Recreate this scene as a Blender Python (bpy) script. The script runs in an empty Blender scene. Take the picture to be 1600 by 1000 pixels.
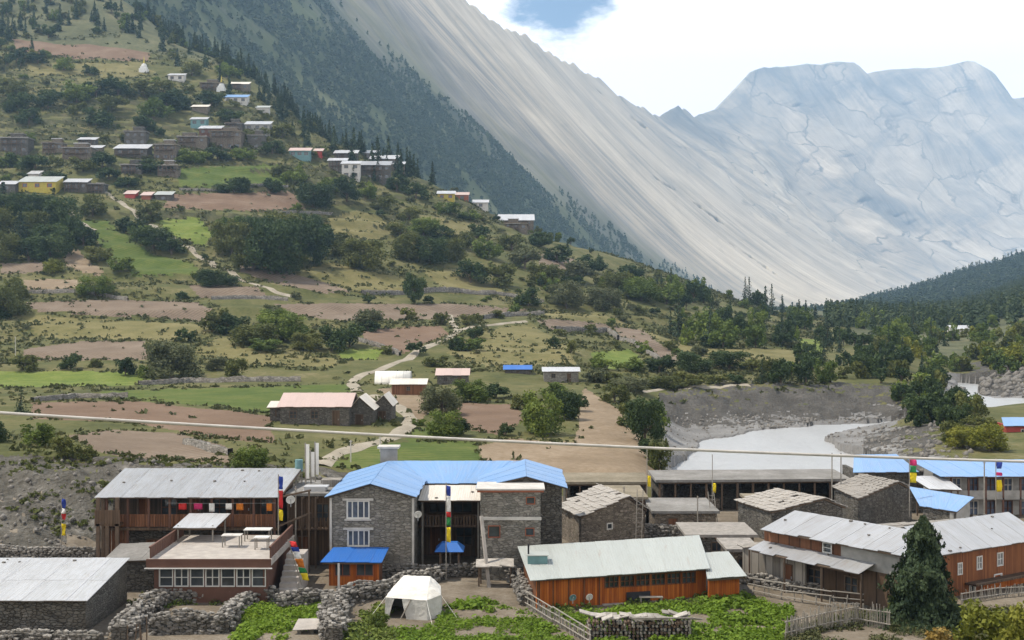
import bpy, bmesh, math, random
import numpy as np
from mathutils import Vector, Matrix

# ------------------------------------------------------------------ camera, world, sun, exposure
SC = bpy.context.scene
COL = SC.collection
FPX, HY, CAMZ = 1900.0, 480.0, 17.5          # focal length in photo pixels, horizon row, camera height above the village ground

cam_d = bpy.data.cameras.new('camera')
cam_d.sensor_width = 36.0
cam_d.lens = FPX / 1600.0 * 36.0
cam_d.shift_y = -(500.0 - HY) / 1600.0
cam_d.clip_start = 0.5
cam_d.clip_end = 20000.0
cam = bpy.data.objects.new('camera', cam_d)
cam.location = (0, 0, CAMZ)
cam.rotation_euler = (math.radians(90), 0, 0)
COL.objects.link(cam)
SC.camera = cam

SUN_EL, SUN_AZ = math.radians(62), math.radians(-86)     # azimuth measured from +Y (view direction) towards +X
sun_dir = Vector((math.sin(SUN_AZ) * math.cos(SUN_EL), math.cos(SUN_AZ) * math.cos(SUN_EL), math.sin(SUN_EL)))
sd = bpy.data.lights.new('sun', 'SUN')
sd.energy = 5.0
sd.angle = math.radians(0.6)
sd.color = (1.0, 0.91, 0.77)
so = bpy.data.objects.new('sun', sd)
so.rotation_euler = sun_dir.to_track_quat('Z', 'Y').to_euler()
COL.objects.link(so)

W = bpy.data.worlds.new('World')
SC.world = W
W.use_nodes = True
nt = W.node_tree
nt.nodes.clear()
def wn(t, **kw):
    n = nt.nodes.new(t)
    for k, v in kw.items():
        setattr(n, k, v)
    return n
w_out = wn('ShaderNodeOutputWorld')
w_bg = wn('ShaderNodeBackground'); w_bg.inputs['Strength'].default_value = 0.10
w_sky = wn('ShaderNodeTexSky', sky_type='NISHITA')
w_sky.sun_disc = False
w_sky.sun_elevation = SUN_EL
w_sky.sun_rotation = SUN_AZ
w_sky.altitude = 3200
w_sky.air_density = 1.0
w_sky.dust_density = 0.6
# broken white cloud over most of the sky, one blue gap
w_tc = wn('ShaderNodeTexCoord')
w_map = wn('ShaderNodeMapping')
w_map.inputs['Location'].default_value = (0.3, 0.0, 0.0)
w_map.inputs['Scale'].default_value = (1.0, 1.0, 2.2)
w_no = wn('ShaderNodeTexNoise'); w_no.inputs['Scale'].default_value = 3.2; w_no.inputs['Detail'].default_value = 9.0; w_no.inputs['Roughness'].default_value = 0.58
w_gd = wn('ShaderNodeVectorMath', operation='DISTANCE')
w_gd.inputs[1].default_value = Vector(((892 - 800) / FPX, 1.0, (HY + 30) / FPX)).normalized()
w_gm = wn('ShaderNodeMapRange'); w_gm.inputs['From Min'].default_value = 0.0; w_gm.inputs['From Max'].default_value = 0.075
w_gm.inputs['To Min'].default_value = -0.30; w_gm.inputs['To Max'].default_value = 0.0
w_ad = wn('ShaderNodeMath', operation='ADD')
w_rp = wn('ShaderNodeMapRange', interpolation_type='SMOOTHSTEP'); w_rp.inputs['From Min'].default_value = 0.46; w_rp.inputs['From Max'].default_value = 0.53
w_mix = wn('ShaderNodeMix', data_type='RGBA')
w_mix.inputs['B'].default_value = (16.6, 15.8, 15.0, 1)
L = nt.links.new
L(w_tc.outputs['Generated'], w_map.inputs['Vector']); L(w_map.outputs['Vector'], w_no.inputs['Vector'])
L(w_tc.outputs['Generated'], w_gd.inputs[0]); L(w_gd.outputs['Value'], w_gm.inputs['Value'])
L(w_no.outputs['Fac'], w_ad.inputs[0]); L(w_gm.outputs['Result'], w_ad.inputs[1])
w_sz = wn('ShaderNodeSeparateXYZ'); L(w_tc.outputs['Generated'], w_sz.inputs[0])
w_el = wn('ShaderNodeMapRange'); w_el.inputs['From Min'].default_value = 0.20; w_el.inputs['From Max'].default_value = 0.62; w_el.inputs['To Min'].default_value = 0.17; w_el.inputs['To Max'].default_value = -0.05  # cloud thins overhead, above the view, to lower the ambient light
L(w_sz.outputs['Z'], w_el.inputs['Value'])
w_a2 = wn('ShaderNodeMath', operation='ADD'); L(w_ad.outputs[0], w_a2.inputs[0]); L(w_el.outputs['Result'], w_a2.inputs[1])
L(w_a2.outputs[0], w_rp.inputs['Value']); L(w_rp.outputs['Result'], w_mix.inputs['Factor'])
L(w_sky.outputs['Color'], w_mix.inputs['A']); L(w_mix.outputs['Result'], w_bg.inputs['Color'])
L(w_bg.outputs['Background'], w_out.inputs['Surface'])

SC.view_settings.view_transform = 'Standard'
SC.view_settings.look = 'None'
SC.view_settings.gamma = 1.0
SC.view_settings.use_curve_mapping = False
SC.view_settings.exposure = 0.32
SC.render.engine = 'CYCLES'
cy = SC.cycles
cy.use_denoising = True
cy.max_bounces = 6; cy.diffuse_bounces = 2; cy.glossy_bounces = 2; cy.transmission_bounces = 4
cy.transparent_max_bounces = 8; cy.volume_bounces = 0
cy.use_adaptive_sampling = True
cy.adaptive_threshold = 0.015

# ------------------------------------------------------------------ helpers
RNG = np.random.default_rng(7)
R = random.Random(11)

def P(px, py, D):
    """photo pixel + distance along the view axis -> world point"""
    return Vector(((px - 800) / FPX * D, D, CAMZ + (HY - py) / FPX * D))

def tag(o, label=None, cat=None, group=None, kind=None):
    if label: o['label'] = label
    if cat: o['category'] = cat
    if group: o['group'] = group
    if kind: o['kind'] = kind
    return o

def thing(name, loc, label, cat, group=None, rz=0.0):
    o = bpy.data.objects.new(name, None)
    o.empty_display_size = 0.3
    o.location = loc
    o.rotation_euler = (0, 0, rz)
    COL.objects.link(o)
    return tag(o, label, cat, group)

def root_of(o):
    v = Vector((0, 0, 0))
    while o is not None:
        v = v + o.location
        o = o.parent
    return v

def mesh_np(name, V, F, mats=(), smooth=False, tint=None, uv=None, mi=None):
    """V (n,3) array, F (m,k) array of k-gons"""
    me = bpy.data.meshes.new(name)
    V = np.asarray(V, dtype=np.float32); F = np.asarray(F, dtype=np.int32)
    n, m, k = len(V), len(F), F.shape[1]
    me.vertices.add(n); me.vertices.foreach_set('co', V.ravel())
    me.loops.add(m * k); me.loops.foreach_set('vertex_index', F.ravel())
    me.polygons.add(m)
    me.polygons.foreach_set('loop_start', np.arange(m, dtype=np.int32) * k)
    me.polygons.foreach_set('loop_total', np.full(m, k, dtype=np.int32))
    if smooth: me.polygons.foreach_set('use_smooth', np.ones(m, dtype=bool))
    for x in mats: me.materials.append(x)
    if mi is not None: me.polygons.foreach_set('material_index', np.asarray(mi, dtype=np.int32))
    if tint is not None:
        a = me.attributes.new('tint', 'FLOAT', 'FACE')
        a.data.foreach_set('value', np.asarray(tint, dtype=np.float32))
    me.update(calc_edges=True)
    me.validate()
    return me

def link(name, me, parent=None, loc=None):
    o = bpy.data.objects.new(name, me)
    if parent is not None: o.parent = parent
    if loc is not None: o.location = loc
    COL.objects.link(o)
    return o

class MB:
    """collects shapes in world coordinates; build() links them as one mesh object"""
    def __init__(s): s.v = []; s.f = []; s.uv = {}
    def add(s, pts, faces):
        b = len(s.v); s.v += [tuple(p) for p in pts]
        s.f += [tuple(i + b for i in f) for f in faces]
    def quad(s, a, b, c, d): s.add([a, b, c, d], [(0, 1, 2, 3)])
    def hexa(s, lo, hi):
        """lo, hi: four points each, same order (counter-clockwise seen from hi)"""
        s.add(list(lo) + list(hi), [(3, 2, 1, 0), (4, 5, 6, 7), (0, 1, 5, 4), (1, 2, 6, 5), (2, 3, 7, 6), (3, 0, 4, 7)])
    def box(s, x0, x1, y0, y1, z0, z1):
        s.hexa([(x0, y0, z0), (x1, y0, z0), (x1, y1, z0), (x0, y1, z0)], [(x0, y0, z1), (x1, y0, z1), (x1, y1, z1), (x0, y1, z1)])
    def wbox(s, p, d, s0, s1, z0, z1, n0, n1):
        """box in wall coordinates: origin p (x,y), direction d, outward normal offset from n0 to n1"""
        n = (d[1], -d[0])
        def q(a, m): return (p[0] + d[0] * a + n[0] * m, p[1] + d[1] * a + n[1] * m)
        a, b, c, e = q(s0, n1), q(s1, n1), q(s1, n0), q(s0, n0)
        s.hexa([(*t, z0) for t in (a, b, c, e)], [(*t, z1) for t in (a, b, c, e)])
    def slab(s, a, b, c, d, th):
        a, b, c, d = Vector(a), Vector(b), Vector(c), Vector(d)
        n = (b - a).cross(d - a).normalized() * th
        s.hexa([a - n, b - n, c - n, d - n], [a, b, c, d])
    def bar(s, p, q, r, sides=4, r2=None, tw=0.0):
        p, q = Vector(p), Vector(q); r2 = r if r2 is None else r2
        ax = (q - p).normalized()
        u = ax.cross(Vector((0, 0, 1)))
        u = Vector((1, 0, 0)) if u.length < 1e-4 else u.normalized()
        w = ax.cross(u)
        A = []; B = []
        for i in range(sides):
            t = 2 * math.pi * (i + .5) / sides + tw
            o = u * math.cos(t) + w * math.sin(t)
            A.append(p + o * r); B.append(q + o * r2)
        fs = [(i, (i + 1) % sides, sides + (i + 1) % sides, sides + i) for i in range(sides)]
        fs += [tuple(range(sides))[::-1], tuple(range(sides, 2 * sides))]
        s.add(A + B, fs)
    def tube(s, pts, r, sides=6):
        for a, b in zip(pts[:-1], pts[1:]): s.bar(a, b, r, sides)
    def sweep(s, pts, r, sides=8):
        b = len(s.v); n = len(pts); ax = (pts[-1] - pts[0]).normalized(); u = ax.cross(Vector((0, 0, 1))).normalized(); w = ax.cross(u)
        for p in pts:
            for i in range(sides):
                a = 2 * math.pi * i / sides; s.v.append(tuple(p + (u * math.cos(a) + w * math.sin(a)) * r))
        for j in range(n - 1):
            for i in range(sides): s.f.append((b + j * sides + i, b + j * sides + (i + 1) % sides, b + (j + 1) * sides + (i + 1) % sides, b + (j + 1) * sides + i))
    def build(s, name, mat, parent=None, smooth=False, bevel=0.0):
        off = root_of(parent) if parent is not None else Vector((0, 0, 0))
        me = bpy.data.meshes.new(name)
        me.from_pydata([(x - off.x, y - off.y, z - off.z) for x, y, z in s.v], [], s.f)
        bm = bmesh.new(); bm.from_mesh(me); bmesh.ops.recalc_face_normals(bm, faces=bm.faces[:])
        if bevel: bmesh.ops.bevel(bm, geom=bm.edges[:], offset=bevel, segments=1, affect='EDGES')
        bm.to_mesh(me); bm.free()
        me.materials.append(mat)
        if smooth:
            for p in me.polygons: p.use_smooth = True
        return link(name, me, parent)

# value noise
def _hash(ix, iy, seed):
    h = (ix.astype(np.int64) * 374761393 + iy.astype(np.int64) * 668265263 + seed * 1442695041) & 0xffffffff
    h = ((h ^ (h >> 13)) * 1274126177) & 0xffffffff
    h = h ^ (h >> 16)
    return (h & 0xffffff) / float(0xffffff)
def vnoise(x, y, seed=0):
    x = np.asarray(x, float); y = np.asarray(y, float)
    ix, iy = np.floor(x), np.floor(y); fx, fy = x - ix, y - iy
    fx = fx * fx * (3 - 2 * fx); fy = fy * fy * (3 - 2 * fy)
    a = _hash(ix, iy, seed); b = _hash(ix + 1, iy, seed); c = _hash(ix, iy + 1, seed); d = _hash(ix + 1, iy + 1, seed)
    return (a * (1 - fx) + b * fx) * (1 - fy) + (c * (1 - fx) + d * fx) * fy
def fbm(x, y, seed=0, octv=4, gain=0.5):
    s = 0; a = 1; t = 0
    for i in range(octv):
        s = s + a * (vnoise(np.asarray(x) * 2 ** i, np.asarray(y) * 2 ** i, seed + i) * 2 - 1); t += a; a *= gain
    return s / t
def inside(px, py, poly):
    """vectorised point in polygon"""
    r = np.zeros(np.shape(px), bool); n = len(poly)
    for i in range(n):
        x1, y1 = poly[i]; x2, y2 = poly[(i + 1) % n]
        if y1 == y2: continue
        c = ((y1 > py) != (y2 > py)) & (px < (x2 - x1) * (py - y1) / (y2 - y1) + x1)
        r ^= c
    return r

# ------------------------------------------------------------------ materials
MATS = {}
class NT:
    def __init__(s, name):
        s.m = bpy.data.materials.new(name); s.m.use_nodes = True
        s.t = s.m.node_tree; s.t.nodes.clear()
        s.out = s.t.nodes.new('ShaderNodeOutputMaterial')
    def n(s, ty, inp=None, **kw):
        x = s.t.nodes.new(ty)
        for k, v in kw.items(): setattr(x, k, v)
        for k, v in (inp or {}).items(): s.set(x, k, v)
        return x
    def set(s, x, k, v):
        i = x.inputs[k]
        if isinstance(v, bpy.types.NodeSocket): s.t.links.new(v, i)
        else: i.default_value = v
    def coord(s, scale=(1, 1, 1), kind='Object', loc=(0, 0, 0), rot=(0, 0, 0)):
        c = s.n('ShaderNodeTexCoord')
        m = s.n('ShaderNodeMapping', {'Vector': c.outputs[kind], 'Scale': scale, 'Location': loc, 'Rotation': rot})
        return m.outputs['Vector']
    def noise(s, vec, scale, detail=5, rough=0.55, dist=0.0):
        return s.n('ShaderNodeTexNoise', {'Vector': vec, 'Scale': scale, 'Detail': detail, 'Roughness': rough, 'Distortion': dist}).outputs['Fac']
    def ramp(s, fac, stops):
        x = s.n('ShaderNodeValToRGB', {'Fac': fac})
        e = x.color_ramp.elements
        while len(e) > 1: e.remove(e[-1])
        for i, (p, c) in enumerate(stops):
            k = e[0] if i == 0 else e.new(p)
            k.position = p; k.color = (*c, 1) if len(c) == 3 else c
        return x.outputs['Color']
    def mix(s, f, a, b, blend='MIX'):
        x = s.n('ShaderNodeMix', data_type='RGBA', blend_type=blend)
        s.set(x, 'Factor', f)
        s.set(x, 'A', a if isinstance(a, bpy.types.NodeSocket) else (*a, 1)); s.set(x, 'B', b if isinstance(b, bpy.types.NodeSocket) else (*b, 1))
        return x.outputs['Result']
    def math(s, op, a, b=None, c=None):
        x = s.n('ShaderNodeMath', operation=op); s.set(x, 0, a)
        if b is not None: s.set(x, 1, b)
        if c is not None: s.set(x, 2, c)
        return x.outputs[0]
    def rng(s, v, a, b, c=0.0, d=1.0):
        return s.n('ShaderNodeMapRange', {'Value': v, 'From Min': a, 'From Max': b, 'To Min': c, 'To Max': d}).outputs['Result']
    def bump(s, h, strength=0.5, dist=0.05):
        return s.n('ShaderNodeBump', {'Height': h, 'Strength': strength, 'Distance': dist}).outputs['Normal']
    def bsdf(s, col, rough=0.85, metal=0.0, normal=None, spec=0.3):
        b = s.n('ShaderNodeBsdfPrincipled')
        s.set(b, 'Base Color', col if isinstance(col, bpy.types.NodeSocket) else (*col, 1))
        s.set(b, 'Roughness', rough); s.set(b, 'Metallic', metal); s.set(b, 'Specular IOR Level', spec)
        if normal is not None: s.set(b, 'Normal', normal)
        return b.outputs['BSDF']
    def end(s, sh):
        s.t.links.new(sh, s.out.inputs['Surface']); return s.m

def reg(f):
    MATS[f.__name__[2:]] = None
    def g(*a): return f(*a)
    return g
def lerp3(a, b, t): return tuple(x + (y - x) * t for x, y in zip(a, b))

def m_ground(name, stops, scale=0.35, fine=4.0, rough=0.95, bump=0.25, bd=0.12, rows=None):
    """earth / grass: two noises, optional plough rows (direction, spacing)"""
    t = NT(name); v = t.coord()
    a = t.noise(v, scale, 6, 0.62)
    b = t.noise(v, fine, 4, 0.6)
    f = t.math('ADD', t.math('MULTIPLY', a, 0.65), t.math('MULTIPLY', b, 0.35))
    c = t.ramp(t.rng(f, 0.33, 0.67), stops)
    h = b
    if rows:
        w = t.n('ShaderNodeTexWave', {'Vector': t.coord(rot=(0, 0, rows[0])), 'Scale': 1.0 / rows[1] / 6.28 * 3.14, 'Distortion': 2.2, 'Detail': 2.0, 'Detail Scale': 0.4})
        c = t.mix(t.math('MULTIPLY', w.outputs['Fac'], rows[2]), c, tuple(0.5 * x for x in stops[0][1]))
        h = t.math('ADD', b, w.outputs['Fac'])
    return t.end(t.bsdf(c, rough, normal=t.bump(h, bump, bd), spec=0.15))

def m_stone(name, c0, c1, sx=2.6, sz=5.0, mortar=(0.08, 0.075, 0.07), depth=0.06, edge=0.06):
    t = NT(name); v = t.coord((sx, sx, sz))
    nv = t.n('ShaderNodeTexNoise', {'Vector': v, 'Scale': 0.9, 'Detail': 3.0})
    w = t.n('ShaderNodeVectorMath', {0: nv.outputs['Color'], 1: (0.55, 0.55, 0.55)}, operation='MULTIPLY')
    w2 = t.n('ShaderNodeVectorMath', {0: v, 1: w.outputs[0]}, operation='ADD')
    vo = t.n('ShaderNodeTexVoronoi', {'Vector': w2.outputs[0], 'Scale': 1.0, 'Randomness': 0.85})
    ve = t.n('ShaderNodeTexVoronoi', {'Vector': w2.outputs[0], 'Scale': 1.0, 'Randomness': 0.85}, feature='DISTANCE_TO_EDGE')
    rv = t.n('ShaderNodeSeparateColor', {'Color': vo.outputs['Color']})
    c = t.ramp(rv.outputs[0], [(0.0, c0), (0.5, lerp3(c0, c1, 0.45)), (1.0, c1)])
    g = t.noise(t.coord(), 6.0, 5)
    c = t.mix(t.rng(g, 0.3, 0.75, 0.0, 0.35), c, tuple(x * 0.55 for x in c0))
    big = t.noise(t.coord(), 0.5, 4)
    c = t.mix(t.rng(big, 0.35, 0.7, 0.0, 0.35), c, (0.20, 0.17, 0.13))
    e = t.rng(ve.outputs['Distance'], 0.0, edge)
    c = t.mix(e, mortar, c)
    h = t.math('ADD', t.rng(ve.outputs['Distance'], 0, 0.12), t.math('MULTIPLY', rv.outputs[1], 0.6))
    return t.end(t.bsdf(c, 0.92, normal=t.bump(t.math('ADD', h, t.math('MULTIPLY', g, 0.5)), 0.8, depth), spec=0.15))

def m_plain(name, col, rough=0.7, metal=0.0, var=0.25, scale=1.5, spec=0.3):
    t = NT(name); v = t.coord()
    n = t.noise(v, scale, 6, 0.6)
    oi = t.n('ShaderNodeObjectInfo')
    c = t.mix(t.rng(n, 0.3, 0.7), tuple(x * (1 - var) for x in col), tuple(min(1, x * (1 + var * 0.6)) for x in col))
    c = t.mix(t.math('MULTIPLY', oi.outputs['Random'], 0.25), c, tuple(x * 0.72 for x in col))
    return t.end(t.bsdf(c, rough, metal, spec=spec, normal=t.bump(t.noise(v, scale * 9, 3), 0.15, 0.02)))

def m_roof(name, col, dirt=(0.22, 0.20, 0.17), amount=0.5, rough=0.5, metal=0.15):
    """painted or bare corrugated sheet: fine ribs run down the slope (uv u in metres along the eave)"""
    t = NT(name)
    uv = t.n('ShaderNodeUVMap'); sx = t.n('ShaderNodeSeparateXYZ', {'Vector': uv.outputs[0]})
    rib = t.math('SINE', t.math('MULTIPLY', sx.outputs[0], 2 * math.pi / 0.16))
    v = t.coord()
    st = t.n('ShaderNodeMapping', {'Vector': uv.outputs[0], 'Scale': (3.0, 0.35, 1)})
    n1 = t.noise(st.outputs[0], 1.6, 6, 0.65); n2 = t.noise(v, 0.55, 5, 0.6); n3 = t.noise(v, 7.0, 3)
    oi = t.n('ShaderNodeObjectInfo')
    c = t.mix(t.rng(oi.outputs['Random'], 0, 1, 0, 0.5), col, tuple(x * 0.80 for x in col))
    c = t.mix(t.rng(n1, 0.45, 0.8, 0.0, amount), c, dirt)
    c = t.mix(t.rng(n2, 0.5, 0.8, 0.0, amount * 0.7), c, lerp3(dirt, col, 0.4))
    c = t.mix(t.rng(n3, 0.62, 0.8, 0.0, amount * 0.5), c, dirt)
    n4 = t.noise(st.outputs[0], 0.9, 7, 0.7); c = t.mix(t.rng(n4, 0.58, 0.74, 0.0, amount), c, (0.23, 0.15, 0.10))
    return t.end(t.bsdf(c, rough, metal, normal=t.bump(rib, 0.35, 0.018), spec=0.4))

def m_wood(name, c0, c1, board=0.16, axis='x', rough=0.75):
    t = NT(name)
    v = t.coord(((1, 1, 0.12) if axis == 'x' else (0.15, 0.15, 1)))
    n = t.noise(v, 7.0, 6, 0.65)
    o = t.coord(); sp = t.n('ShaderNodeSeparateXYZ', {'Vector': o})
    q = t.math('ADD', sp.outputs[0], sp.outputs[1]) if axis == 'x' else sp.outputs[2]
    q = t.math('DIVIDE', q, board)
    fr = t.math('FRACT', q); fl = t.math('FLOOR', q)
    wn_ = t.n('ShaderNodeTexWhiteNoise', {'W': fl}, noise_dimensions='1D')
    gap = t.rng(t.math('ABSOLUTE', t.math('SUBTRACT', fr, 0.5)), 0.42, 0.5)
    c = t.ramp(t.rng(t.math('ADD', t.math('MULTIPLY', n, 0.6), t.math('MULTIPLY', wn_.outputs['Value'], 0.4)), 0.25, 0.75), [(0, c0), (1, c1)])
    c = t.mix(gap, c, tuple(x * 0.3 for x in c0))
    return t.end(t.bsdf(c, rough, normal=t.bump(t.math('SUBTRACT', n, t.math('MULTIPLY', gap, 2.0)), 0.4, 0.02), spec=0.25))

def m_leaf(name, stops, trans=0.25, rough=0.7, scale=0.6):
    t = NT(name)
    at = t.n('ShaderNodeAttribute', attribute_name='tint')
    oi = t.n('ShaderNodeObjectInfo')
    n = t.noise(t.coord(kind='Object'), scale, 3)
    f = t.math('ADD', t.math('MULTIPLY', at.outputs['Fac'], 0.45), t.math('MULTIPLY', n, 0.30))
    f = t.math('ADD', f, t.math('MULTIPLY', oi.outputs['Random'], 0.25))
    c = t.ramp(f, stops)
    b = t.bsdf(c, rough, spec=0.2)
    tr = t.n('ShaderNodeBsdfTranslucent', {'Color': c}).outputs[0]
    mx = t.n('ShaderNodeMixShader', {0: trans, 1: b, 2: tr}).outputs[0]
    return t.end(mx)

def m_glass(name, col=(0.03, 0.035, 0.04)):
    t = NT(name); n = t.noise(t.coord(), 1.2, 2)
    c = t.mix(t.rng(n, 0.35, 0.65), col, tuple(x * 2.2 for x in col))
    return t.end(t.bsdf(c, 0.08, spec=0.6))

M = {}
M['grass_hill'] = m_ground('grass_hill', [(0, (0.040, 0.047, 0.016)), (0.35, (0.074, 0.079, 0.027)), (0.7, (0.112, 0.105, 0.043)), (1, (0.165, 0.145, 0.078))], 0.10, 1.1)
M['riser'] = m_ground('riser', [(0, (0.03, 0.036, 0.015)), (0.5, (0.065, 0.066, 0.03)), (1, (0.12, 0.105, 0.065))], 0.3, 1.6, bump=0.6, bd=0.3)
M['ploughed'] = m_ground('ploughed', [(0, (0.13, 0.098, 0.072)), (0.5, (0.18, 0.138, 0.102)), (1, (0.24, 0.192, 0.148))], 0.12, 2.5, rows=(0.5, 1.3, 0.42))
M['ploughed_red'] = m_ground('ploughed_red', [(0, (0.125, 0.083, 0.057)), (0.5, (0.172, 0.116, 0.080)), (1, (0.23, 0.170, 0.125))], 0.12, 2.5, rows=(1.5, 1.3, 0.42))
M['sandy'] = m_ground('sandy', [(0, (0.14, 0.105, 0.068)), (0.5, (0.20, 0.152, 0.102)), (1, (0.27, 0.215, 0.155))], 0.10, 1.6)
M['dry_grass'] = m_ground('dry_grass', [(0, (0.088, 0.086, 0.031)), (0.5, (0.14, 0.126, 0.052)), (1, (0.195, 0.168, 0.082))], 0.13, 1.5)
M['green_field'] = m_ground('green_field', [(0, (0.048, 0.078, 0.016)), (0.5, (0.082, 0.112, 0.024)), (1, (0.145, 0.150, 0.045))], 0.16, 1.8, rows=(0.9, 1.6, 0.4))
M['bright_crop'] = m_ground('bright_crop', [(0, (0.07, 0.105, 0.02)), (0.5, (0.115, 0.15, 0.03)), (1, (0.18, 0.195, 0.06))], 0.22, 2.0)
M['rock_bank'] = m_ground('rock_bank', [(0, (0.042, 0.039, 0.031)), (0.4, (0.082, 0.076, 0.064)), (0.75, (0.125, 0.117, 0.102)), (1, (0.22, 0.208, 0.188))], 0.35, 2.2, bump=0.9, bd=0.5)
M['scarp'] = m_ground('scarp', [(0, (0.050, 0.047, 0.042)), (0.5, (0.083, 0.078, 0.071)), (1, (0.135, 0.127, 0.116))], 0.22, 2.4, bump=0.9, bd=0.6)
M['gravel'] = m_ground('gravel', [(0, (0.10, 0.098, 0.094)), (0.5, (0.165, 0.162, 0.158)), (1, (0.25, 0.246, 0.24))], 0.12, 3.0, bump=0.5, bd=0.2)
M['village_earth'] = m_ground('village_earth', [(0, (0.09, 0.075, 0.055)), (0.5, (0.15, 0.125, 0.095)), (1, (0.23, 0.20, 0.16))], 0.35, 4.0)
M['path'] = m_ground('path', [(0, (0.20, 0.175, 0.135)), (0.5, (0.27, 0.24, 0.19)), (1, (0.35, 0.315, 0.26))], 0.3, 3.0)
M['valley'] = m_ground('valley', [(0, (0.05, 0.055, 0.03)), (0.5, (0.09, 0.095, 0.05)), (1, (0.15, 0.14, 0.08))], 0.05, 0.6)
# ------------------------------------------------------------------ terrain height field
NEAR = [(-60, 24.0), (0, 15.8), (10, 13.0), (30, 7.4), (52, 0.8), (62, 0.0)]
COLS = {
 -700: [(84, 0), (98, 5.5), (110, 6), (220, 8), (290, 20), (360, 42), (430, 72), (510, 112), (600, 162), (700, 222), (820, 300), (1000, 420), (1700, 700)],
 0: [(86, 0), (89, .3), (99.5, 5.0), (104, 5.0), (150, 4.8), (221, 4.2), (290, 14.4), (360, 32.7), (430, 58), (510, 92.6), (600, 137), (700, 194), (820, 268), (1000, 380), (1700, 600)],
 200: [(90, 0), (92, .3), (100.5, 4.6), (104, 4.6), (220, 4.2), (292, 14.4), (365, 32.8), (440, 59), (520, 94), (620, 142), (700, 190), (740, 212), (850, 190), (1200, 60), (1700, 20)],
 400: [(92, 0), (94, .3), (102, 4.2), (105, 4.2), (215, 4.2), (295, 14.4), (375, 33.3), (450, 60), (540, 97), (635, 139), (665, 148), (760, 110), (1200, 30), (1700, 15)],
 600: [(95, 0), (97, .3), (104, 3.4), (107, 3.4), (215, 4.0), (310, 14.2), (400, 34), (500, 65), (550, 85), (570, 87), (660, 60), (1000, 20), (1700, 15)],
 800: [(100, -.4), (110, -.7), (113, 1.9), (120, 2.1), (150, 3), (215, 4.3), (325, 14), (460, 37), (535, 55), (555, 57), (640, 38), (1000, 18), (1700, 14)],
 950: [(106, -.5), (112, -1), (115, 1.9), (155, 2.8), (225, 4.3), (345, 13.5), (480, 31), (560, 41), (580, 41.5), (670, 28), (1000, 16), (1700, 14)],
 1010: [(106, -.3), (112, -1), (116, 1.7), (170, 2.4), (215, 3.2), (230, 4.0), (360, 13), (490, 27), (575, 36), (595, 36), (680, 24), (1000, 15), (1700, 14)],
 1062: [(106, 0), (114, -1.6), (194, -1.8), (197, -1.5), (210, 3.0), (230, 3.6), (270, 6), (370, 12.6), (500, 25), (580, 32), (600, 32), (690, 20), (1000, 15), (1700, 14)],
 1200: [(106, 0), (114, -1.6), (205, -1.9), (208, -1.5), (219, 3.2), (290, 5.5), (400, 9), (510, 14.5), (540, 14.5), (640, 12), (1000, 13), (1700, 14)],
 1360: [(104, 0), (114, -1.6), (140, -1.4), (165, -.8), (185, -.8), (198, -1.7), (212, -1.7), (215, -1.5), (227, 3.0), (350, 5.6), (480, 7.5), (700, 9), (1000, 12), (1700, 14)],
 1430: [(104, 0), (120, -1), (140, .2), (165, .6), (190, .4), (205, .2), (225, 2.6), (240, 3.2), (350, 5.2), (500, 8), (1000, 12), (1700, 14)],
 1480: [(104, 0), (130, .2), (165, 1.0), (195, 1.0), (215, .3), (232, -1.0), (300, -1.7), (324, -1.7), (365, 3), (450, 6.5), (600, 9), (1000, 12), (1700, 14)],
 1530: [(104, 0), (130, .3), (165, 1.1), (200, 1.0), (222, -1.4), (232, -2), (318, -2), (360, 3), (450, 7), (600, 10), (1000, 16), (1700, 30)],
 1600: [(104, 0), (130, .5), (165, 1.2), (212, 1), (226, -2), (262, -2.1), (288, 4.2), (400, 9.5), (520, 13), (700, 20), (1000, 32), (1700, 60)],
 2300: [(104, 1), (150, 4), (165, 5), (230, 4), (262, 0), (290, 8), (400, 20), (520, 34), (700, 60), (1000, 100), (1700, 160)],
}
GU0, GU1, GNU = (-700 - 800) / FPX, (2300 - 800) / FPX, 601
GD0, GD1, GDS = -60.0, 1700.0, 1.0
_gu = np.linspace(GU0, GU1, GNU); _gd = np.arange(GD0, GD1 + .5, GDS)
_ck = sorted(COLS); _cu = np.array([(k - 800) / FPX for k in _ck])
_ct = np.stack([np.interp(_gd, [a for a, _ in NEAR + COLS[k]], [b for _, b in NEAR + COLS[k]]) for k in _ck])      # (columns, D)
GZ = np.empty((GNU, len(_gd)))
for _i, _u in enumerate(_gu):
    _j = min(max(np.searchsorted(_cu, _u) - 1, 0), len(_cu) - 2)
    _t = (_u - _cu[_j]) / (_cu[_j + 1] - _cu[_j]); _t = min(max(_t, 0), 1)
    GZ[_i] = _ct[_j] * (1 - _t) + _ct[_j + 1] * _t
def _blur(a, sig, ax):
    r = int(sig * 3); k = np.exp(-0.5 * (np.arange(-r, r + 1) / sig) ** 2); k /= k.sum()
    pad = [(0, 0), (0, 0)]; pad[ax] = (r, r)
    b = np.pad(a, pad, mode='edge'); o = np.zeros_like(a); n = a.shape[ax]
    for i, w in enumerate(k): o += w * (b[i:i + n] if ax == 0 else b[:, i:i + n])
    return o
GZ = _blur(_blur(GZ, 4.0, 0), 1.2, 1)
_far = _blur(_blur(GZ, 8.0, 0), 9.0, 1)
_wf = np.clip((_gd - 240) / 60, 0, 1)[None, :]
GZ = GZ * (1 - _wf) + _far * _wf

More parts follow.
